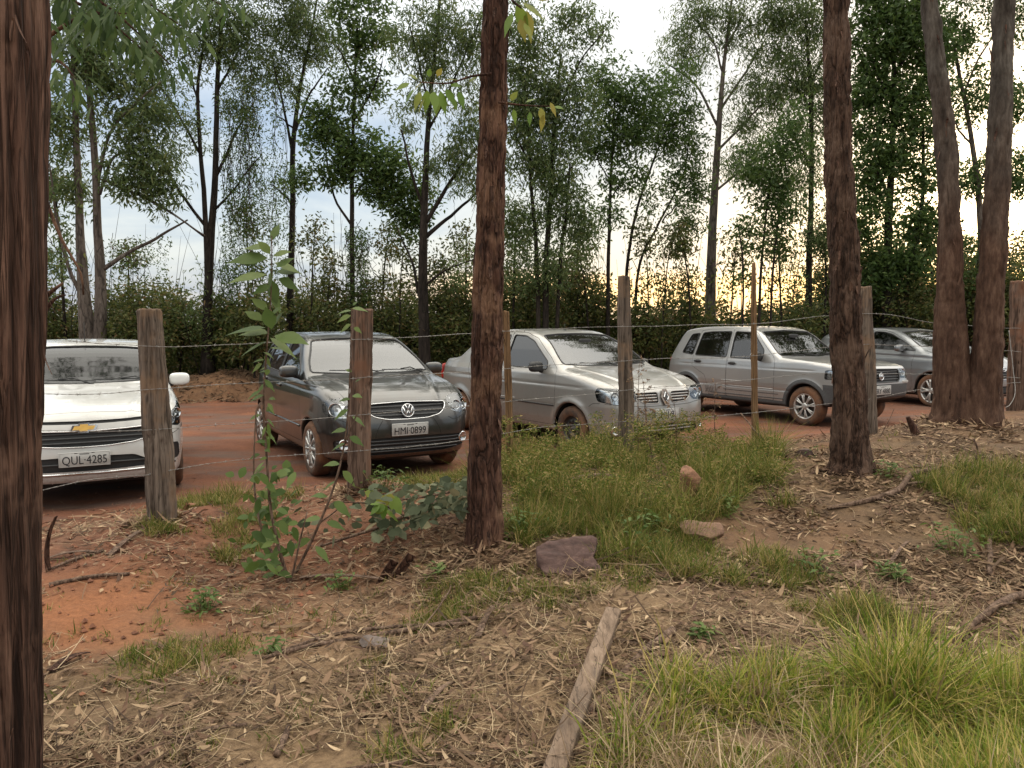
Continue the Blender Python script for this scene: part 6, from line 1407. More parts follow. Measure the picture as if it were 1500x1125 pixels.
    # low green weeds
    for i, (px, py, D, r, k, lab) in enumerate([(1305, 848, 4.55, .085, 34, 'small bright green seedling alone on the bare litter'), (1190, 855, 4.6, .13, 26, 'low weed in the leaf litter beside the grass tuft'), (945, 800, 4.9, .16, 60, 'dark leaved weed beside the big flat stone'), (760, 770, 4.9, .12, 40, 'small weed at the foot of the middle trunk'), (1300, 700, 6.0, .10, 24, 'green weed at the foot of the dark brown trunk'), (1190, 640, 6.9, .07, 10, 'thin upright weed beside the brown stake'), (395, 958, 3.65, .06, 16, 'tiny green sprout in the litter'), (300, 876, 4.2, .09, 30, 'little grassy weed on the red soil'), (1030, 960, 3.5, .05, 14, 'bright green sprout near the plank'), (560, 700, 6.0, .14, 40, 'low green weeds in front of the graphite car'), (1400, 800, 4.8, .14, 40, 'fallen green sprig on the litter at right'), (640, 850, 4.5, .07, 16, 'tiny weed beside the crumpled orange leaf'), (500, 838, 4.6, .08, 20, 'weed between the bark strip and the shards'), (1060, 745, 5.5, .10, 30, 'weed behind the upright stone')]):
        b = Gp(px, py, D); rs = np.random.default_rng(70+i); root = empty('weed', tuple(b)); tag(root, lab, 'weed', 'weeds scattered on the ground')
        n = k*3; P = rs.normal(size=(n, 3))*np.array([r*.6, r*.6, .0]); P[:, 2] = rs.random(n)*r*1.3; a = rs.uniform(0, 6.28, n); A = unit(np.stack([np.cos(a), np.sin(a), rs.uniform(-.2, .7, n)], -1)); S = unit(np.cross(A, np.array([0, 0, 1.]) + rs.normal(size=(n, 3))*.4))
        V, Q = strips(P, A, np.array([[0, 0, -.4]])*np.ones((n, 1)), S, rs.uniform(.035, .07, n), rs.uniform(.012, .024, n), (.1, .9, 1, .5, 0)); mesh('leaves', V, Q, LF['sap'], root)
        m = MB()
        for q in range(0, n, 4): m.add(*tube([np.array([P[q, 0]*.4, P[q, 1]*.4, -.01]), P[q]], .0016, 4, False))
        m.build('stems', LF['mgrass'], root)
    # tall seeding weeds against the sedan
    for i, (px, base, top, D) in enumerate([(935, 662, 535, 7.0), (948, 664, 560, 6.9), (668+290, 668, 575, 6.8), (1050, 655, 560, 7.4), (990, 665, 590, 7.0)]):
        b = Gp(px, base, D); rs = np.random.default_rng(90+i); root = empty('seeding_weed', tuple(b)); tag(root, ['tall brown seeding weed just right of the weathered grey post', 'forked seeding weed in front of the sedan badge', 'short seeding weed under the sedan badge', 'seeding weed before the sedan corner', 'thin seeding weed before the sedan plate'][i], 'weed', 'tall weeds gone to seed')
        tp = U(px - 6 + rs.normal()*4, top, D) - b; S = spline([np.zeros(3), tp*.5 + rs.normal(size=3)*.015, tp], 20); m = MB(); m.add(*tube(S, [.005, .002], 6)); pts = []
        for q in range(14):
            k = rs.integers(5, 20); e = S[k] + rs.normal(size=3)*np.array([.05, .03, .035]) + np.array([0, 0, .03]); m.add(*tube([S[k], e], .0012, 4, False)); pts += [e + rs.normal(size=3)*.008 for _ in range(5)]
        m.build('stem', BK['stick'], root); pts = np.array(pts); V, Q = foliage(pts, np.full((len(pts), 3), .006), np.full(len(pts), 3), (.018, .009), .3, rs); mesh('seed_heads', V, Q, LF['litter'], root, smooth=False)
    clock('plants')

def blades(px, py, cnt, rs, L, W, lean=.35, droop=.35, tuft=.03, per=7):
    """grass roots from pixel samples projected on the terrain"""
    pass
def in_view_points(n, rs, ymin, ymax, x0=-40, x1=1540):
    """points on the ground spread evenly over the picture between two depths"""
    y = rs.uniform(ymin**-1.0, ymax**-1.0, n)**-1.0 if 0 else np.exp(rs.uniform(np.log(ymin), np.log(ymax), n)); x = (rs.uniform(x0, x1, n)-750)/F*y; return x, y
def region(x, y, poly_px):
    """is a ground point inside a photo-plan polygon given as ground positions"""
    return sd_poly(poly_px, x, y)
def gpoly(pts): return np.array([U(*p)[:2] for p in pts])
GRASS = []
def grass_mesh(name, label, x, y, L, W, mat, rs, lean=.4, droop=.5, h0=0, patchy=.0):
    if patchy:
        q = np.c_[x, y, 0*x]; f = vnoise(q, .30, 51) + .6*vnoise(q, .12, 52); k = f > patchy; x, y, L, W, f = x[k], y[k], L[k], W[k], f[k]; L = L*np.clip(.62 + .75*(f-patchy), .5, 1.7)
    n = len(x); z = G(x, y) - .01 + h0; a = rs.uniform(0, 6.283, n); l = np.abs(rs.normal(size=n))*lean
    A = unit(np.stack([np.cos(a)*l, np.sin(a)*l, np.ones(n)], -1)); Bv = np.stack([np.cos(a)*droop*.6, np.sin(a)*droop*.6, -droop*np.ones(n)], -1)*rs.uniform(0, 1, n)[:, None]
    ph = rs.uniform(0, 6.283, n); S = unit(np.stack([np.cos(ph), np.sin(ph), 0*ph], -1))
    V, Q = strips(np.c_[x, y, z], A, Bv, S, L, W, (.8, 1, .8, .5, .05)); ob = mesh(name, V, Q, LF[mat]); tag(ob, label, kind='stuff'); return ob
def tufted(n, tufts, sig, rs):
    k = rs.integers(0, len(tufts), n); return tufts[k, 0] + rs.normal(size=n)*sig, tufts[k, 1] + rs.normal(size=n)*sig
def poly_points(n, poly, rs, edge=.15, seed=0, keep=.0):
    lo, hi = poly.min(0), poly.max(0); X = rs.uniform(lo, hi, (n*4, 2)); d = sd_poly(poly, X[:, 0], X[:, 1]); nz = fbm(np.c_[X, 0*X[:, 0]], .35, seed, 3)
    X = X[(d + nz*edge < 0) & (nz > keep - 1)]; return X[:n]
def build_grass():
    rs = np.random.default_rng(12)
    # long grass at the lower right
    pl = np.array([(.26, 2.2), (.50, 2.75), (.72, 3.05), (1.25, 3.2), (1.9, 3.15), (2.6, 3.45), (3.3, 3.7), (3.5, 2.0), (.5, 2.0)])
    t = poly_points(1300, pl, rs, .22, 2); x, y = tufted(56000, t, .036, rs)
    h = .65 + .5*np.clip(fbm(np.c_[x, y, 0*x], .5, 7, 2), -.6, 1)
    grass_mesh('long_grass', 'long mixed green and straw coloured grass filling the lower right corner', x, y, rs.uniform(.12, .38, len(x))*h, rs.uniform(.003, .0095, len(x)), 'grass', rs, .62, .85, patchy=-.75)
    t = poly_points(900, pl, rs, .22, 2); x, y = tufted(15000, t, .05, rs)
    grass_mesh('dead_grass', 'dead straw coloured stalks tangled through the long grass', x, y, rs.uniform(.12, .34, len(x)), rs.uniform(.003, .007, len(x)), 'straw', rs, 1.5, .5, patchy=-.5)
    # verge grass along the fence and bank
    V_ = []; 
    for poly, nt, nb, L, e in ((gpoly([(735, 745, 5.6), (700, 690, 6.4), (735, 655, 7.0), (840, 650, 7.4), (920, 655, 7.6), (1040, 640, 7.9), (1120, 660, 7.4), (1140, 720, 6.0), (1040, 745, 5.4), (960, 800, 4.9), (860, 790, 5.0), (780, 780, 5.1)]), 900, 32000, (.10, .36), .3),
                               (gpoly([(245, 755, 5.5), (262, 705, 6.6), (330, 690, 7.0), (400, 700, 6.6), (400, 780, 5.2), (330, 790, 5.0), (250, 800, 4.9)]), 260, 7500, (.05, .17), .3),
                               (gpoly([(570, 720, 6.4), (590, 690, 7.0), (650, 670, 7.2), (700, 680, 6.8), (690, 720, 6.2), (620, 735, 6.0)]), 160, 4500, (.04, .13), .25),
                               (gpoly([(590, 900, 4.1), (640, 860, 4.4), (740, 820, 4.6), (900, 850, 4.4), (960, 870, 4.2), (800, 925, 3.85), (640, 930, 3.8)]), 240, 6500, (.03, .10), .3),
                               (gpoly([(975, 860, 4.4), (1010, 790, 4.9), (1180, 810, 4.8), (1170, 880, 4.3), (1060, 880, 4.3)]), 110, 3800, (.06, .18), .3),
                               (gpoly([(1380, 720, 6.0), (1520, 680, 6.2), (1560, 820, 4.7), (1420, 790, 5.0)]), 230, 8500, (.08, .27), .25),
                               (gpoly([(1180, 905, 3.95), (1290, 880, 4.2), (1420, 905, 3.95), (1330, 960, 3.6), (1200, 950, 3.7)]), 90, 2800, (.06, .19), .25),
                               (gpoly([(180, 960, 3.8), (330, 940, 3.9), (360, 1010, 3.3), (240, 1040, 3.15)]), 90, 1500, (.03, .09), .3),
                               (gpoly([(430, 980, 3.6), (560, 960, 3.7), (560, 1010, 3.4), (440, 1010, 3.4)]), 40, 600, (.03, .08), .3),
                               (gpoly([(755, 800, 4.85), (850, 735, 5.45), (1000, 750, 5.4), (1010, 840, 4.6), (905, 860, 4.45), (885, 800, 4.85)]), 150, 5200, (.07, .26), .25),
                               (gpoly([(985, 690, 7.0), (990, 660, 7.6), (1050, 655, 7.7), (1060, 690, 7.0)]), 40, 1500, (.20, .42), .15),
                               (gpoly([(735, 700, 6.3), (740, 670, 6.9), (800, 665, 7.0), (800, 700, 6.3)]), 30, 1000, (.18, .38), .15),
                               (gpoly([(480, 1090, 2.8), (620, 1070, 2.9), (760, 1110, 2.7), (760, 1140, 2.55), (480, 1140, 2.55)]), 34, 500, (.05, .11), .3)):
        tt = poly_points(nt, poly, rs, e, len(V_)); 
        if not len(tt): continue
        x, y = tufted(nb, tt, .032, rs); V_.append((x, y, rs.uniform(*L, len(x))))
    # stray tufts everywhere
    x, y = in_view_points(430, rs, 2.6, 7.5); tt = np.c_[x, y]; x, y = tufted(8000, tt, .026, rs); V_.append((x, y, rs.uniform(.02, .08, len(x))))
    x = np.concatenate([v[0] for v in V_]); y = np.concatenate([v[1] for v in V_]); L = np.concatenate([v[2] for v in V_]); k = road_mask(x, y) < .05; x, y, L = x[k], y[k], L[k]
    grass_mesh('verge_grass', 'short ragged green grass along the fence line and in patches on the litter', x, y, L, rs.uniform(.0028, .0068, len(x)), 'mgrass', rs, .65, .7, patchy=-.38)
    # fine leafy ground cover mixed in the verge
    poly = gpoly([(720, 760, 5.3), (735, 650, 7.2), (1040, 635, 8.0), (1140, 665, 7.3), (1140, 725, 6.0), (960, 800, 4.9), (780, 790, 5.0)]); t = poly_points(1500, poly, rs, .3, 5); c = np.c_[t, G(t[:, 0], t[:, 1]) + rs.random(len(t))**1.4*.42*np.clip(.75 + .8*vnoise(np.c_[t, 0*t[:, 0]], .45, 61), .15, 1.5)]
    V, Q = foliage(c, np.full((len(c), 3), .05), np.full(len(c), 24), (.030, .009), -.3, rs); ob = mesh('fine_weeds', V, Q, LF['mgrass'], smooth=False); tag(ob, 'fine tangled weeds covering the mound behind the rocks', kind='stuff')
    for (poly, n_) in ((gpoly([(245, 755, 5.5), (262, 705, 6.6), (400, 700, 6.6), (400, 790, 5.1), (260, 800, 4.9)]), 260),):
        pass
    clock('grass')

def build_litter():
    rs = np.random.default_rng(14)
    def lay(n, ymin, ymax, L, W, mat, name, label, prof, curl=.25, bias=None, tilt=.18, h=.006, clump=True):
        x, y = in_view_points(int(n*2.2), rs, ymin, ymax); P3 = np.c_[x, y, 0*x]; rm = road_mask(x, y)
        w = np.clip(.50 + .85*fbm(P3, .5, 77, 3), .04, 1)*np.where(rm > 0, .05, 1)
        o = U(120, 905, 4.05); w = w*np.clip(np.hypot((x-o[0])/.6, (y-o[1])/.5) - .35, .06, 1); w = w*np.where((x < -.9) & (y > 3.9), .45, 1.0)
        if bias is not None: w = w*bias(x, y)
        k = rs.random(len(x)) < w; x, y = x[k][:n], y[k][:n]; n = len(x)
        z = G(x, y) + h + rs.random(n)*h*2; a = rs.uniform(0, 6.283, n); A = unit(np.stack([np.cos(a), np.sin(a), rs.normal(size=n)*tilt], -1)); S = unit(np.cross(A, unit(np.stack([rs.normal(size=n)*.35, rs.normal(size=n)*.35, np.ones(n)], -1))))
        B = S*rs.normal(size=n)[:, None]*curl + np.array([0, 0, 1])*(rs.normal(size=n)*curl*.35)[:, None]
        V, Q = strips(np.c_[x, y, z], A, B, S, rs.uniform(*L, n), rs.uniform(*W, n), prof); ob = mesh(name, V, Q, LF[mat]); tag(ob, label, kind='stuff')
    lay(8500, 2.3, 8.5, (.02, .10), (.008, .024), 'litter', 'leaf_litter', 'curled tan and pinkish fallen leaves scattered over the ground', (.05, .8, 1, .7, 0), .35, tilt=.3)
    lay(15000, 2.3, 8.5, (.02, .07), (.006, .016), 'chips', 'bark_litter', 'dark crumbled bark and leaf fragments covering the ground', (.6, 1, .8, .3), .25)
    lay(17000, 2.3, 7.5, (.04, .19), (.0015, .0036), 'straw', 'dry_straw', 'dry bleached grass stalks matted over the ground', (1, 1, 1, .6), .5, tilt=.15, bias=lambda x, y: np.clip(1.5 - .22*np.abs(y-3.2), .15, 1))
    lay(420, 2.4, 8.0, (.08, .28), (.008, .024), 'chips', 'bark_strips', 'long shed strips of bark lying on the ground', (.5, 1, .9, .8, .3), .3, h=.01)
    lay(1300, 2.4, 8.0, (.08, .40), (.003, .008), 'chips', 'fallen_twigs', 'thin dead twigs lying on the ground', (1, 1, 1, 1), .25, h=.012)
    lay(11000, 4.2, 9.0, (.025, .085), (.009, .022), 'litter', 'leaf_litter', 'small brown dead leaves thick on the ground between fence and trunks', (.1, .9, 1, .6, 0), .35, tilt=.35, bias=lambda x, y: np.where(x > .3, 1.4, .35)*.8)
    lay(9000, 4.2, 9.0, (.02, .08), (.008, .02), 'chips', 'bark_litter', 'dark crumbled litter between fence and trunks', (.6, 1, .8, .3), .25, bias=lambda x, y: np.where(x > .3, 1.4, .4))
    x = rs.uniform(-9, 12, 9000); y = bank_y(x) + rs.uniform(-.3, 1.6, 9000); n = len(x); z = G(x, y) + .01; a = rs.uniform(0, 6.283, n); A = unit(np.stack([np.cos(a), np.sin(a), rs.normal(size=n)*.4], -1)); S = unit(np.cross(A, unit(rs.normal(size=(n, 3)) + np.array([0, 0, 1.5]))))
    V, Q = strips(np.c_[x, y, z], A, A*0, S, rs.uniform(.04, .16, n), rs.uniform(.012, .04, n), (.4, 1, .8, .3)); ob = mesh('bank_litter', V, Q, LF['chips']); tag(ob, 'dark litter on the bank beyond the road', kind='stuff')
    # shed bark and leaves piled round the feet of the near trunks
    P_ = []
    for (px, py, D, r) in ((709, 797, 4.8, .26), (1246, 697, 6.2, .34), (1398, 622, 8.2, .45), (1442, 638, 8.05, .4), (228, 765, 5.5, .16), (528, 718, 6.1, .16), (-60, 1100, 2.4, .5)):
        p = U(px, py, D); k = 700; a_ = rs.uniform(0, 6.283, k); q = np.abs(rs.normal(size=k))*r*.8 + r*.25; P_.append(np.c_[p[0] + np.cos(a_)*q, p[1] + np.sin(a_)*q, np.exp(-q/r*1.4)*.05])
    P_ = np.concatenate(P_); n = len(P_); z = G(P_[:, 0], P_[:, 1]) + rs.random(n)*P_[:, 2] + .004; a = rs.uniform(0, 6.283, n); A = unit(np.stack([np.cos(a), np.sin(a), rs.normal(size=n)*.35], -1)); S = unit(np.cross(A, unit(np.stack([rs.normal(size=n)*.5, rs.normal(size=n)*.5, np.ones(n)], -1))))
    V, Q = strips(np.c_[P_[:, :2], z], A, S*rs.normal(size=n)[:, None]*.3, S, rs.uniform(.03, .13, n), rs.uniform(.008, .026, n), (.3, 1, .9, .3)); ob = mesh('bark_litter', V, Q, LF['litter']); tag(ob, 'shed bark and leaves piled round the feet of trunks and posts', kind='stuff')
    # clods of red earth
    n = 2600; x, y = in_view_points(n, rs, 3.2, 17); k = (road_mask(x, y) > -.4) | (x < -1); x, y = x[k], y[k]; n = len(x); s = rs.uniform(.004, .018, n)*(1 + .06*y); z = G(x, y) + s*.3
    O = np.array([(1, 0, 0), (0, 1, 0), (-1, 0, 0), (0, -1, 0), (0, 0, .8), (0, 0, -.6)]); V = (np.c_[x, y, z][:, None] + O[None]*s[:, None, None]*rs.uniform(.6, 1.3, (n, 6, 1))).reshape(-1, 3)
    T = np.array([(0, 1, 4), (1, 2, 4), (2, 3, 4), (3, 0, 4), (1, 0, 5), (2, 1, 5), (3, 2, 5), (0, 3, 5)]); Q = (np.arange(n)[:, None, None]*6 + T[None]).reshape(-1, 3)
    ob = mesh('earth_clods', V, Q, simple('clod_earth', (.20, .085, .048), .95, var=.5, scale=3), smooth=False); tag(ob, 'small clods and pebbles of red earth on the road and bank', kind='stuff')
    clock('litter')

def rock(label, px, py, D, size, col, seed, name='rock', tilt=0, cat='rock', flat=.5, dr=(.52, .82)):
    import bmesh
    b = Gp(px, py, D); bm = bmesh.new(); bmesh.ops.create_icosphere(bm, subdivisions=5, radius=1); V = np.array([v.co[:] for v in bm.verts]); Fc = np.array([[v.index for v in f.verts] for f in bm.faces]); bm.free()
    rs = np.random.default_rng(seed)
    for _ in range(16):      # chip planes off
        nrm = unit(rs.normal(size=3)); d = rs.uniform(*dr); s = V @ nrm; over = np.clip(s-d, 0, None); V = V - nrm*over[:, None]*.94
    V = V*np.array(size); V = V @ rot('Z', rs.uniform(-25, 25)).T @ rot('Y', tilt).T; V += unit(V)*(fbm(V, .09, seed, 4)*.010)[:, None]
    n = N(label[:20].replace(' ', '_')); f = n.noise(14, 8, .7, n.coord(), (1, 1, 2.4)); g = n.noise(60, 4); n.base(n.ramp(n.math('ADD', n.math('MULTIPLY', f, .7), n.math('MULTIPLY', g, .3)), [(.35, tuple(c*.5 for c in col)), (.55, col), (.72, tuple(min(1, c*1.6) for c in col))])).set(Roughness=.88); n.bump(n.math('ADD', f, n.math('MULTIPLY', g, .4)), .7, .008)
    ob = mesh(name, V, Fc, n.m); ob.location = (b[0], b[1], b[2] + size[2]*flat - .01); tag(ob, label, cat, 'stones lying near the fence'); return ob
def stick(label, pts, r, mat='stick', name='stick', cat='stick', side=(), dz=.012, group='sticks lying on the ground', wob=.006, seed=0):
    """pts: (px,py,D[,height above ground])"""
    P = []
    for q in pts:
        g = Gp(*q[:3]); g[2] += dz + (q[3] if len(q) > 3 else 0); P.append(g)
    o = P[0].copy(); Q = spline(P, 40) - o; rs = np.random.default_rng(seed+int(pts[0][0])); Q += np.c_[vnoise(Q+seed, .12, 1), vnoise(Q+seed, .12, 2), vnoise(Q+seed, .12, 3)*.5]*wob
    if side:
        root = empty(name, tuple(o)); m = MB(); m.add(*tube(Q, r, 9)); m.build('main_stem', BK[mat], root)
        for k, (t, dx, dy, dz_) in enumerate(side):
            a = Q[int(t*39)]; e = a + np.array([dx, dy, dz_]); m = MB(); m.add(*tube(spline([a, (a+e)/2 + np.array([0, 0, .01]), e], 8), [np.mean(r)*.6, np.mean(r)*.25], 6)); m.build('side_branch', BK[mat], root)
        tag(root, label, cat, group); return root
    m = MB(); m.add(*tube(Q, r, 9)); ob = m.build(name, BK[mat]); ob.location = tuple(o); tag(ob, label, cat, group); return ob
def slab(label, a, b, w, th, mat, name, cat, group=None, warp=.0, dz=.0, seed=0, lift_=0, roll=0, taper=1.0, rows=60, topz=None):
    """a split or sawn piece between two ground points"""
    A, B = np.array(a, float), np.array(b, float); o = A.copy(); T = unit(B-A); S = unit(np.cross(T, [0, 0, 1])); Nn = np.cross(S, T); L = np.linalg.norm(B-A)
    c, s = math.cos(roll), math.sin(roll); S, Nn = S*c + Nn*s, Nn*c - S*s
    prof = rpoly([(-w/2, -th/2), (w/2, -th/2), (w/2, th/2), (-w/2, th/2)], min(w, th)*.18, 4); sub = densify(prof, .012); t = np.linspace(0, 1, rows); k = len(sub); V = []
    for u in t:
        f = 1 + (taper-1)*u; C = T*L*u + Nn*(warp*4*u*(1-u) + dz); pp = C + S*(sub[:, :1]*f) + Nn*sub[:, 1:]*f; V.append(pp)
    V = np.array(V).reshape(-1, 3); V += unit(np.random.default_rng(seed).normal(size=(1, 3)))*0; q = np.c_[V @ T*.12, V @ S, V @ Nn]; V += Nn*(fbm(q, .02, seed, 3)*.0016)[:, None] + S*(fbm(q+9, .025, seed, 3)*.0016)[:, None]
    i = np.arange(rows-1)[:, None]*k; j = np.arange(k)[None]; jn = (j+1) % k; Fq = np.stack([i+j, i+jn, i+k+jn, i+k+j], -1).reshape(-1, 4).tolist(); Fq += [list(range(k))[::-1], list(range((rows-1)*k, rows*k))]
    ob = mesh(name, V, Fq, BK[mat], None, smooth=False); ob.location = tuple(o); tag(ob, label, cat, group); return ob

def stone_slab():
    """a broken flat stone leaning toward the path: an irregular outline with real thickness"""
    px = [(786, 800), (800, 793), (838, 788), (866, 784), (875, 789), (873, 806), (868, 816), (882, 834), (876, 843), (850, 849), (812, 850), (796, 838), (787, 820)]
    P = np.array([U(a, b, 4.28 + (850-b)*.0034) for a, b in px]); c = P.mean(0); T = [densify_xy(P - c, .012)]; ring = T[0]; nrm = unit(np.array([0, -.72, .69])); V = []; L = []
    for k, (sc, off) in enumerate([(.9, -.10), (1.0, -.085), (1.02, -.04), (1.0, 0), (.975, .006), (.85, .008), (.65, .008), (.42, .008), (.2, .008)]):
        q = ring*sc + nrm*off; L.append(q)
    n = len(ring); V = np.concatenate(L + [np.array([[0, 0, 0]]) + nrm*.008]); h = fbm(V*np.array([1, 2.2, 2.2]), .10, 3, 4)*.012 + np.abs(vnoise(V*np.array([.5, 1, 3]), .045, 9))*.008; V = V + nrm*h[:, None] + np.c_[vnoise(V, .03, 5), vnoise(V, .03, 6), vnoise(V, .03, 7)]*.004
    i = np.arange(len(L)-1)[:, None]*n; jj = np.arange(n)[None]; k = (jj+1) % n; Fq = np.stack([i+jj, i+k, i+n+k, i+n+jj], -1).reshape(-1, 4).tolist(); b = (len(L)-1)*n; Fq += [[b+q, b+(q+1) % n, len(V)-1] for q in range(n)]
    m = N('slab_stone'); f = m.noise(7, 8, .7, m.coord(), (1, 1.5, 3)); g = m.noise(55, 5); m.base(m.ramp(m.math('ADD', m.math('MULTIPLY', f, .75), m.math('MULTIPLY', g, .25)), [(.36, (.038, .020, .017)), (.52, (.088, .048, .040)), (.66, (.17, .105, .085))])).set(Roughness=.85); m.bump(m.math('ADD', f, m.math('MULTIPLY', g, .5)), .7, .008)
    ob = mesh('rock', V, Fq, m.m); ob.location = tuple(c); tag(ob, 'big flat purplish stone slab leaning in the grass below the middle trunk', 'rock', 'stones lying near the fence')
def densify_xy(P, h):
    P = np.vstack([P, P[:1]]); out = []
    for a, b in zip(P[:-1], P[1:]):
        m = max(1, int(np.linalg.norm(b-a)/h)); out += [a + (b-a)*j/m for j in range(m)]
    return np.array(out)
def build_loose():
    stone_slab()
    rock('upright orange brown stone at the edge of the mound', 1008, 745, 5.6, (.105, .09, .19), (.24, .12, .07), 5, flat=.7)
    rock('brown stone half sunk in grass right of the flat slab', 1026, 802, 4.95, (.15, .11, .13), (.20, .115, .075), 8, flat=.6)
    rock('small brownish stone in the leaf litter right of the grass tuft', 1185+60, 818, 4.75, (.10, .06, .035), (.19, .11, .08), 11, flat=.4)
    rock('low grey stone under the long stick in the foreground', 552, 958, 3.68, (.095, .06, .04), (.16, .125, .11), 14, flat=.4)
    rock('dark stone behind the brown stake', 1182, 652, 6.9, (.10, .07, .05), (.11, .07, .06), 17, flat=.5)
    rock('small red stone left of the sapling', 400, 800, 4.9, (.07, .06, .06), (.24, .13, .09), 19, flat=.5)
    # plank
    a = Gp(800, 1180, 2.38); b = Gp(898, 912, 3.72); a[2] += .035; b[2] += .04
    n = slab('long weathered squared timber lying on the ground towards the viewer', a, b, .078, .055, 'plank', 'timber_plank', 'plank', rows=120, seed=3, warp=.006, roll=-.06)
    for c in (1,): pass
    stick('pale dead branch lying just right of the squared timber', [(842, 1092, 2.78), (868, 1058, 2.92), (905, 1012, 3.15), (938, 985, 3.35), (985, 952, 3.55)], [.012, .016, .015, .022], side=[(.75, .10, .18, .01)])
    stick('crooked fallen branch in front of the dark brown trunk', [(1212, 742, 5.55), (1262, 734, 5.6), (1312, 726, 5.68, .02), (1335, 708, 5.85, .05), (1372, 698, 6.0, .04)], [.014, .020, .022, .018], side=[(.6, .3, .05, .0), (.35, .05, -.15, .0)])
    stick('long straight stick lying behind the crooked branch', [(1330, 690, 6.2), (1420, 686, 6.25), (1540, 672, 6.4)], [.010, .012])
    stick('second long stick parallel behind the crooked branch', [(1340, 700, 6.0), (1440, 696, 6.1), (1540, 684, 6.2)], [.008, .011])
    stick('thin pale twig arching from the twin trunks to the litter', [(1318, 642, 7.3, .02), (1370, 656, 6.9, .05), (1450, 672, 6.6, .01)], [.006, .004])
    stick('pale upright twig standing right of the twin trunks', [(1428, 680, 6.5), (1432, 662, 6.5, .10), (1426, 646, 6.5, .2)], [.009, .007])
    stick('bent thick branch lying at the right edge in the grass', [(1448, 872, 4.5), (1452, 812, 4.9, .02), (1480, 808, 4.9, .03), (1560, 800, 4.9)], [.016, .016, .02])
    stick('root like branch curving at the right edge', [(1400, 950, 3.75), (1445, 910, 3.95, .02), (1480, 885, 4.15, .03), (1560, 860, 4.3)], [.014, .022, .02], side=[(.4, .14, .02, .02)])
    stick('long dark stick lying across the left foreground', [(385, 982, 3.55), (460, 952, 3.7), (560, 940, 3.78), (700, 926, 3.85)], [.009, .014, .012], side=[(.3, -.12, .1, .02)])
    stick('second dark stick crossing under the long one', [(400, 968, 3.62), (520, 932, 3.85), (690, 934, 3.8)], [.008, .010])
    stick('curved thin stick in the lower left corner', [(185, 1118, 2.68), (255, 1098, 2.75), (300, 1082, 2.85), (362, 1068, 2.9)], [.006, .008])
    stick('long thin stick along the bottom edge', [(440, 1128, 2.58), (560, 1118, 2.62), (700, 1112, 2.64)], [.007, .006])
    stick('short stubby stick end lying in the straw', [(404, 1102, 2.72), (414, 1088, 2.8), (422, 1072, 2.87)], [.012, .014, .012])
    stick('tapered dark stick by the white car side on red soil', [(72, 872, 4.35), (130, 858, 4.45), (190, 842, 4.55)], [.014, .010])
    stick('thin red twig on the soil near the left trunk', [(75, 838, 4.6), (110, 815, 4.75), (150, 790, 4.9)], [.008, .014])
    stick('weathered log lying on the grassy mound', [(838, 722, 5.9, .08), (868, 716, 5.95, .09), (898, 706, 6.0, .10)], [.026, .024, .022], name='log', cat='log', group=None, mat='stick')
    stick('dark snapped stump sticking up left of the twin trunks', [(1345, 634, 7.4, -.02), (1338, 620, 7.4, .09), (1330, 606, 7.4, .2)], [.05, .035, .02], name='tree_stump', cat='stump', group=None, mat='mid', dz=-.02)
    stick('leaning thin twig crossing the brown stake', [(1085, 590, 7.4, .38), (1120, 640, 7.1, .15), (1160, 668, 6.8, .0)], [.006, .005])
    stick('thin dry twig standing before the boxy car front', [(1290, 632, 7.6), (1300, 610, 7.6, .12), (1310, 592, 7.6, .25)], [.004, .003])
    stick('thin twig leaning on the middle trunk', [(668, 850, 4.5), (650, 905, 4.1, .03), (610, 960, 3.7)], [.005, .004])
    for i, (q0, q1, w, lab) in enumerate([((160, 808, 4.85), (222, 748, 5.4), .045, 'flat wood splinter pointing at the thick grey post'), ((70, 690, 5.0), (86, 800, 4.8), .05, 'upright red bark shard beside the left trunk'), ((440, 826, 4.75), (562, 836, 4.65), .05, 'long curved strip of reddish bark lying below the sapling'), ((70, 790, 4.8), (140, 785, 4.85), .05, 'flat bark piece on the red soil near the left trunk'),
                                      ((618, 1060, 2.95), (665, 1015, 3.2), .035, 'thin bark strip in the middle foreground'), ((700, 965, 3.6), (724, 912, 3.95), .035, 'pale bark strip standing out behind the foreground clearing'), ((75, 1000, 3.4), (130, 970, 3.6), .05, 'reddish bark slab at the lower left beside the trunk'), ((1295, 845, 4.6), (1330, 790, 5.0), .03, 'narrow bark strip in the litter at right')]):
        a, b = Gp(*q0), Gp(*q1); a[2] += .012; b[2] += .014
        if i == 1: a = Gp(72, 850, 4.6); b = a + np.array([.06, .0, .34])
        slab(lab, a, b, w, .007, 'mid' if i in (1, 6) else 'stick', 'bark_piece', 'bark', 'loose pieces of bark', warp=.02 if i != 1 else .03, seed=i, rows=30, taper=.6)
    for i, (px, py, dx, dz) in enumerate([(556, 824, .13, .15), (578, 820, .15, .16)]):
        a = Gp(px, py, 4.65); a[2] -= .02; b = a + np.array([dx*.7, .02, dz]); slab(['darker shard of split bark standing left of its twin', 'dark red shard of split bark leaning right of its twin'][i], a, b, .062, .008, 'mid', 'bark_shard', 'bark', 'pair of upright bark shards', warp=.01, roll=1.2, seed=20+i, rows=30)
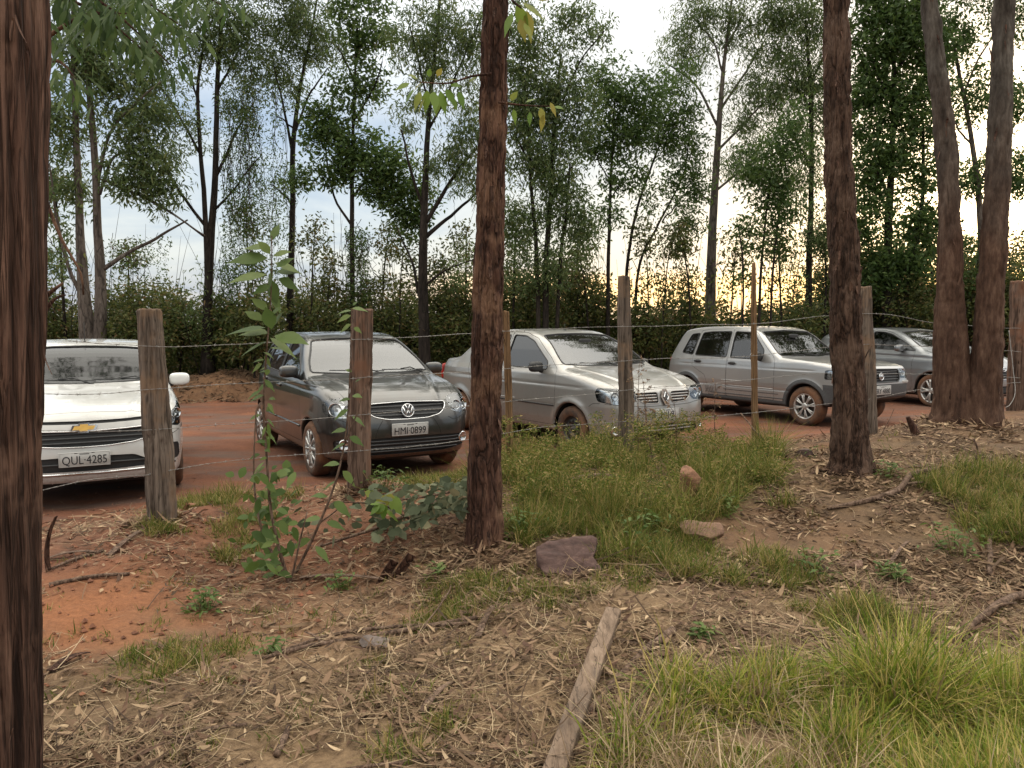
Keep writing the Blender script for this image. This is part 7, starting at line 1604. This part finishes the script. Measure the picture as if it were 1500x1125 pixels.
    for i, (px, py, D, s, lab) in enumerate([(865, 745, 5.4, .09, 'crumpled brown dead leaf hanging on the mound below the log'), (648, 832, 4.55, .055, 'crumpled orange dead leaf left of the middle trunk'), (275, 724, 5.9, .06, 'tan dead leaf on the grass right of the thick grey post')]):
        b = Gp(px, py, D); rs = np.random.default_rng(40+i); n = 9; a = rs.uniform(0, 6.28, n); P = rs.normal(size=(n, 3))*s*.18 + np.array([0, 0, s*.5]); A = unit(np.stack([np.cos(a), np.sin(a), rs.uniform(-1.2, .3, n)], -1)); S = unit(np.cross(A, rs.normal(size=(n, 3))))
        V, Q = strips(P, A, rs.normal(size=(n, 3))*.5, S, np.full(n, s), np.full(n, s*.5), (.3, 1, .9, .7, .1)); ob = mesh('dead_leaf', V, Q, LF['dead']); ob.location = tuple(b); tag(ob, lab, 'dead leaf', 'crumpled dead leaves')
    clock('loose things')
BK['plank'] = barkmat('weathered_plank_wood', (.075, .052, .038), (.20, .142, .102), (.31, .23, .17), .9, 14, strength=.5, patch=(.12, .09, .07), dist=.004, st=(1, .22, 1), cw=.015)
# ================================================================ sky, sun, viewpoint
SUN_AZ, SUN_EL = math.radians(33), math.radians(9)
def build_world():
    w = bpy.data.worlds.new('World'); SC.world = w; w.use_nodes = True; t = w.node_tree; bg = t.nodes['Background']; out = t.nodes['World Output']
    n = N.__new__(N); n.m = w; n.t = t; n.b = None; n.o = out
    sky = n.new('ShaderNodeTexSky', _sky_type='NISHITA', _sun_disc=False, _sun_elevation=SUN_EL, _sun_rotation=SUN_AZ); sky.air_density = 1.2; sky.dust_density = 1.2
    n.l(sky.outputs[0], bg.inputs[0]); bg.inputs[1].default_value = .05
    v = n.coord('Generated'); s = n.new('ShaderNodeSeparateXYZ'); n.l(v, s.inputs[0]); z = s.outputs[2]
    # cloud deck: project the direction on a plane overhead so that clouds flatten toward the horizon
    zz = n.math('ADD', n.math('MAXIMUM', z, 0.0), .14); px = n.math('DIVIDE', s.outputs[0], zz); py = n.math('DIVIDE', s.outputs[1], zz); cb = n.new('ShaderNodeCombineXYZ'); n.l(px, cb.inputs[0]); n.l(py, cb.inputs[1])
    c1 = n.noise(.9, 7, .58, cb.outputs[0], dist=.3); c2 = n.noise(.35, 3, .5, cb.outputs[0])
    cl = n.fr(n.math('ADD', n.math('MULTIPLY', c1, .7), n.math('MULTIPLY', c2, .5)), .47, .68)
    base = n.mix(cl, (.20, .31, .52), (.58, .62, .68))
    # brighter overhead and behind the viewer than at the horizon ahead
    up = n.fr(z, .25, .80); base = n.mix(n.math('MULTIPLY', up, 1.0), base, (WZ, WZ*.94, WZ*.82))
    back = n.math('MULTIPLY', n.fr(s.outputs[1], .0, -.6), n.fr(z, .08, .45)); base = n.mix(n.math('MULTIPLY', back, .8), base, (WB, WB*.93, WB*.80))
    # warm light where the sun stands behind thin cloud
    sd = (math.sin(SUN_AZ)*math.cos(SUN_EL), math.cos(SUN_AZ)*math.cos(SUN_EL), math.sin(SUN_EL)); dt = n.new('ShaderNodeVectorMath', _operation='DOT_PRODUCT'); n.l(v, dt.inputs[0]); dt.inputs[1].default_value = sd
    g1 = n.fr(dt.outputs['Value'], .968, 1.0); g1 = n.math('POWER', g1, 2.5); g0 = n.fr(dt.outputs['Value'], .72, 1.0)
    base = n.mix(n.math('MULTIPLY', g0, .5), base, (.52, .50, .48)); base = n.mix(g1, base, (2.6, 2.2, 1.55))
    # bright strip of clear sky low over the horizon, toward the sun
    jz = n.math('ADD', z, n.math('MULTIPLY', n.math('SUBTRACT', n.noise(5, 5, .6, v, (1, 1, 6)), .5), .03))
    st = n.math('MULTIPLY', n.fr(jz, .022, .034), n.fr(jz, .076, .058)); st = n.math('MULTIPLY', st, n.fr(dt.outputs['Value'], .74, .86))
    base = n.mix(st, base, (1.75, 1.12, .58)); low = n.math('MULTIPLY', n.fr(z, .06, .0), n.fr(dt.outputs['Value'], .8, .98)); base = n.mix(n.math('MULTIPLY', low, .5), base, (1.2, .95, .62))
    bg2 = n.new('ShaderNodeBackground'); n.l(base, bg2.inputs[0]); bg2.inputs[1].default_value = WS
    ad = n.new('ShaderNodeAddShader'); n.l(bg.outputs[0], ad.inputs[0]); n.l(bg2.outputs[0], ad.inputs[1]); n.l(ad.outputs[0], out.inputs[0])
    w.cycles.sampling_method = 'MANUAL'; w.cycles.sample_map_resolution = 512
    L = bpy.data.lights.new('sun', 'SUN'); L.energy = SUNE; L.angle = math.radians(14); L.color = (1, .84, .62); o = link('sun', L); o.rotation_euler = Vector(sd).to_track_quat('Z', 'Y').to_euler(); o.location = (20, 30, 12)
    cam = bpy.data.cameras.new('camera'); co = link('camera', cam); co.location = (0, 0, CAMZ); co.rotation_euler = (math.pi/2 - PITCH, 0, 0)
    cam.sensor_width = 36; cam.lens = F/1500*36; cam.clip_end = 6000; cam.clip_start = .05; SC.camera = co
    SC.view_settings.view_transform = 'Standard'; SC.view_settings.look = 'None'; SC.view_settings.exposure = EXPO; SC.view_settings.gamma = 1
    c = SC.cycles; c.max_bounces = 6; c.diffuse_bounces = 3; c.glossy_bounces = 3; c.transmission_bounces = 4; c.transparent_max_bounces = 12; c.caustics_reflective = False; c.caustics_refractive = False
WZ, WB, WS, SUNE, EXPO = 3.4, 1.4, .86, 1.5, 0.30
build_ground()
build_near()
build_fence()
build_far()
build_plants()
build_grass()
build_litter()
build_loose()
place_cars()
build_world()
clock('done')
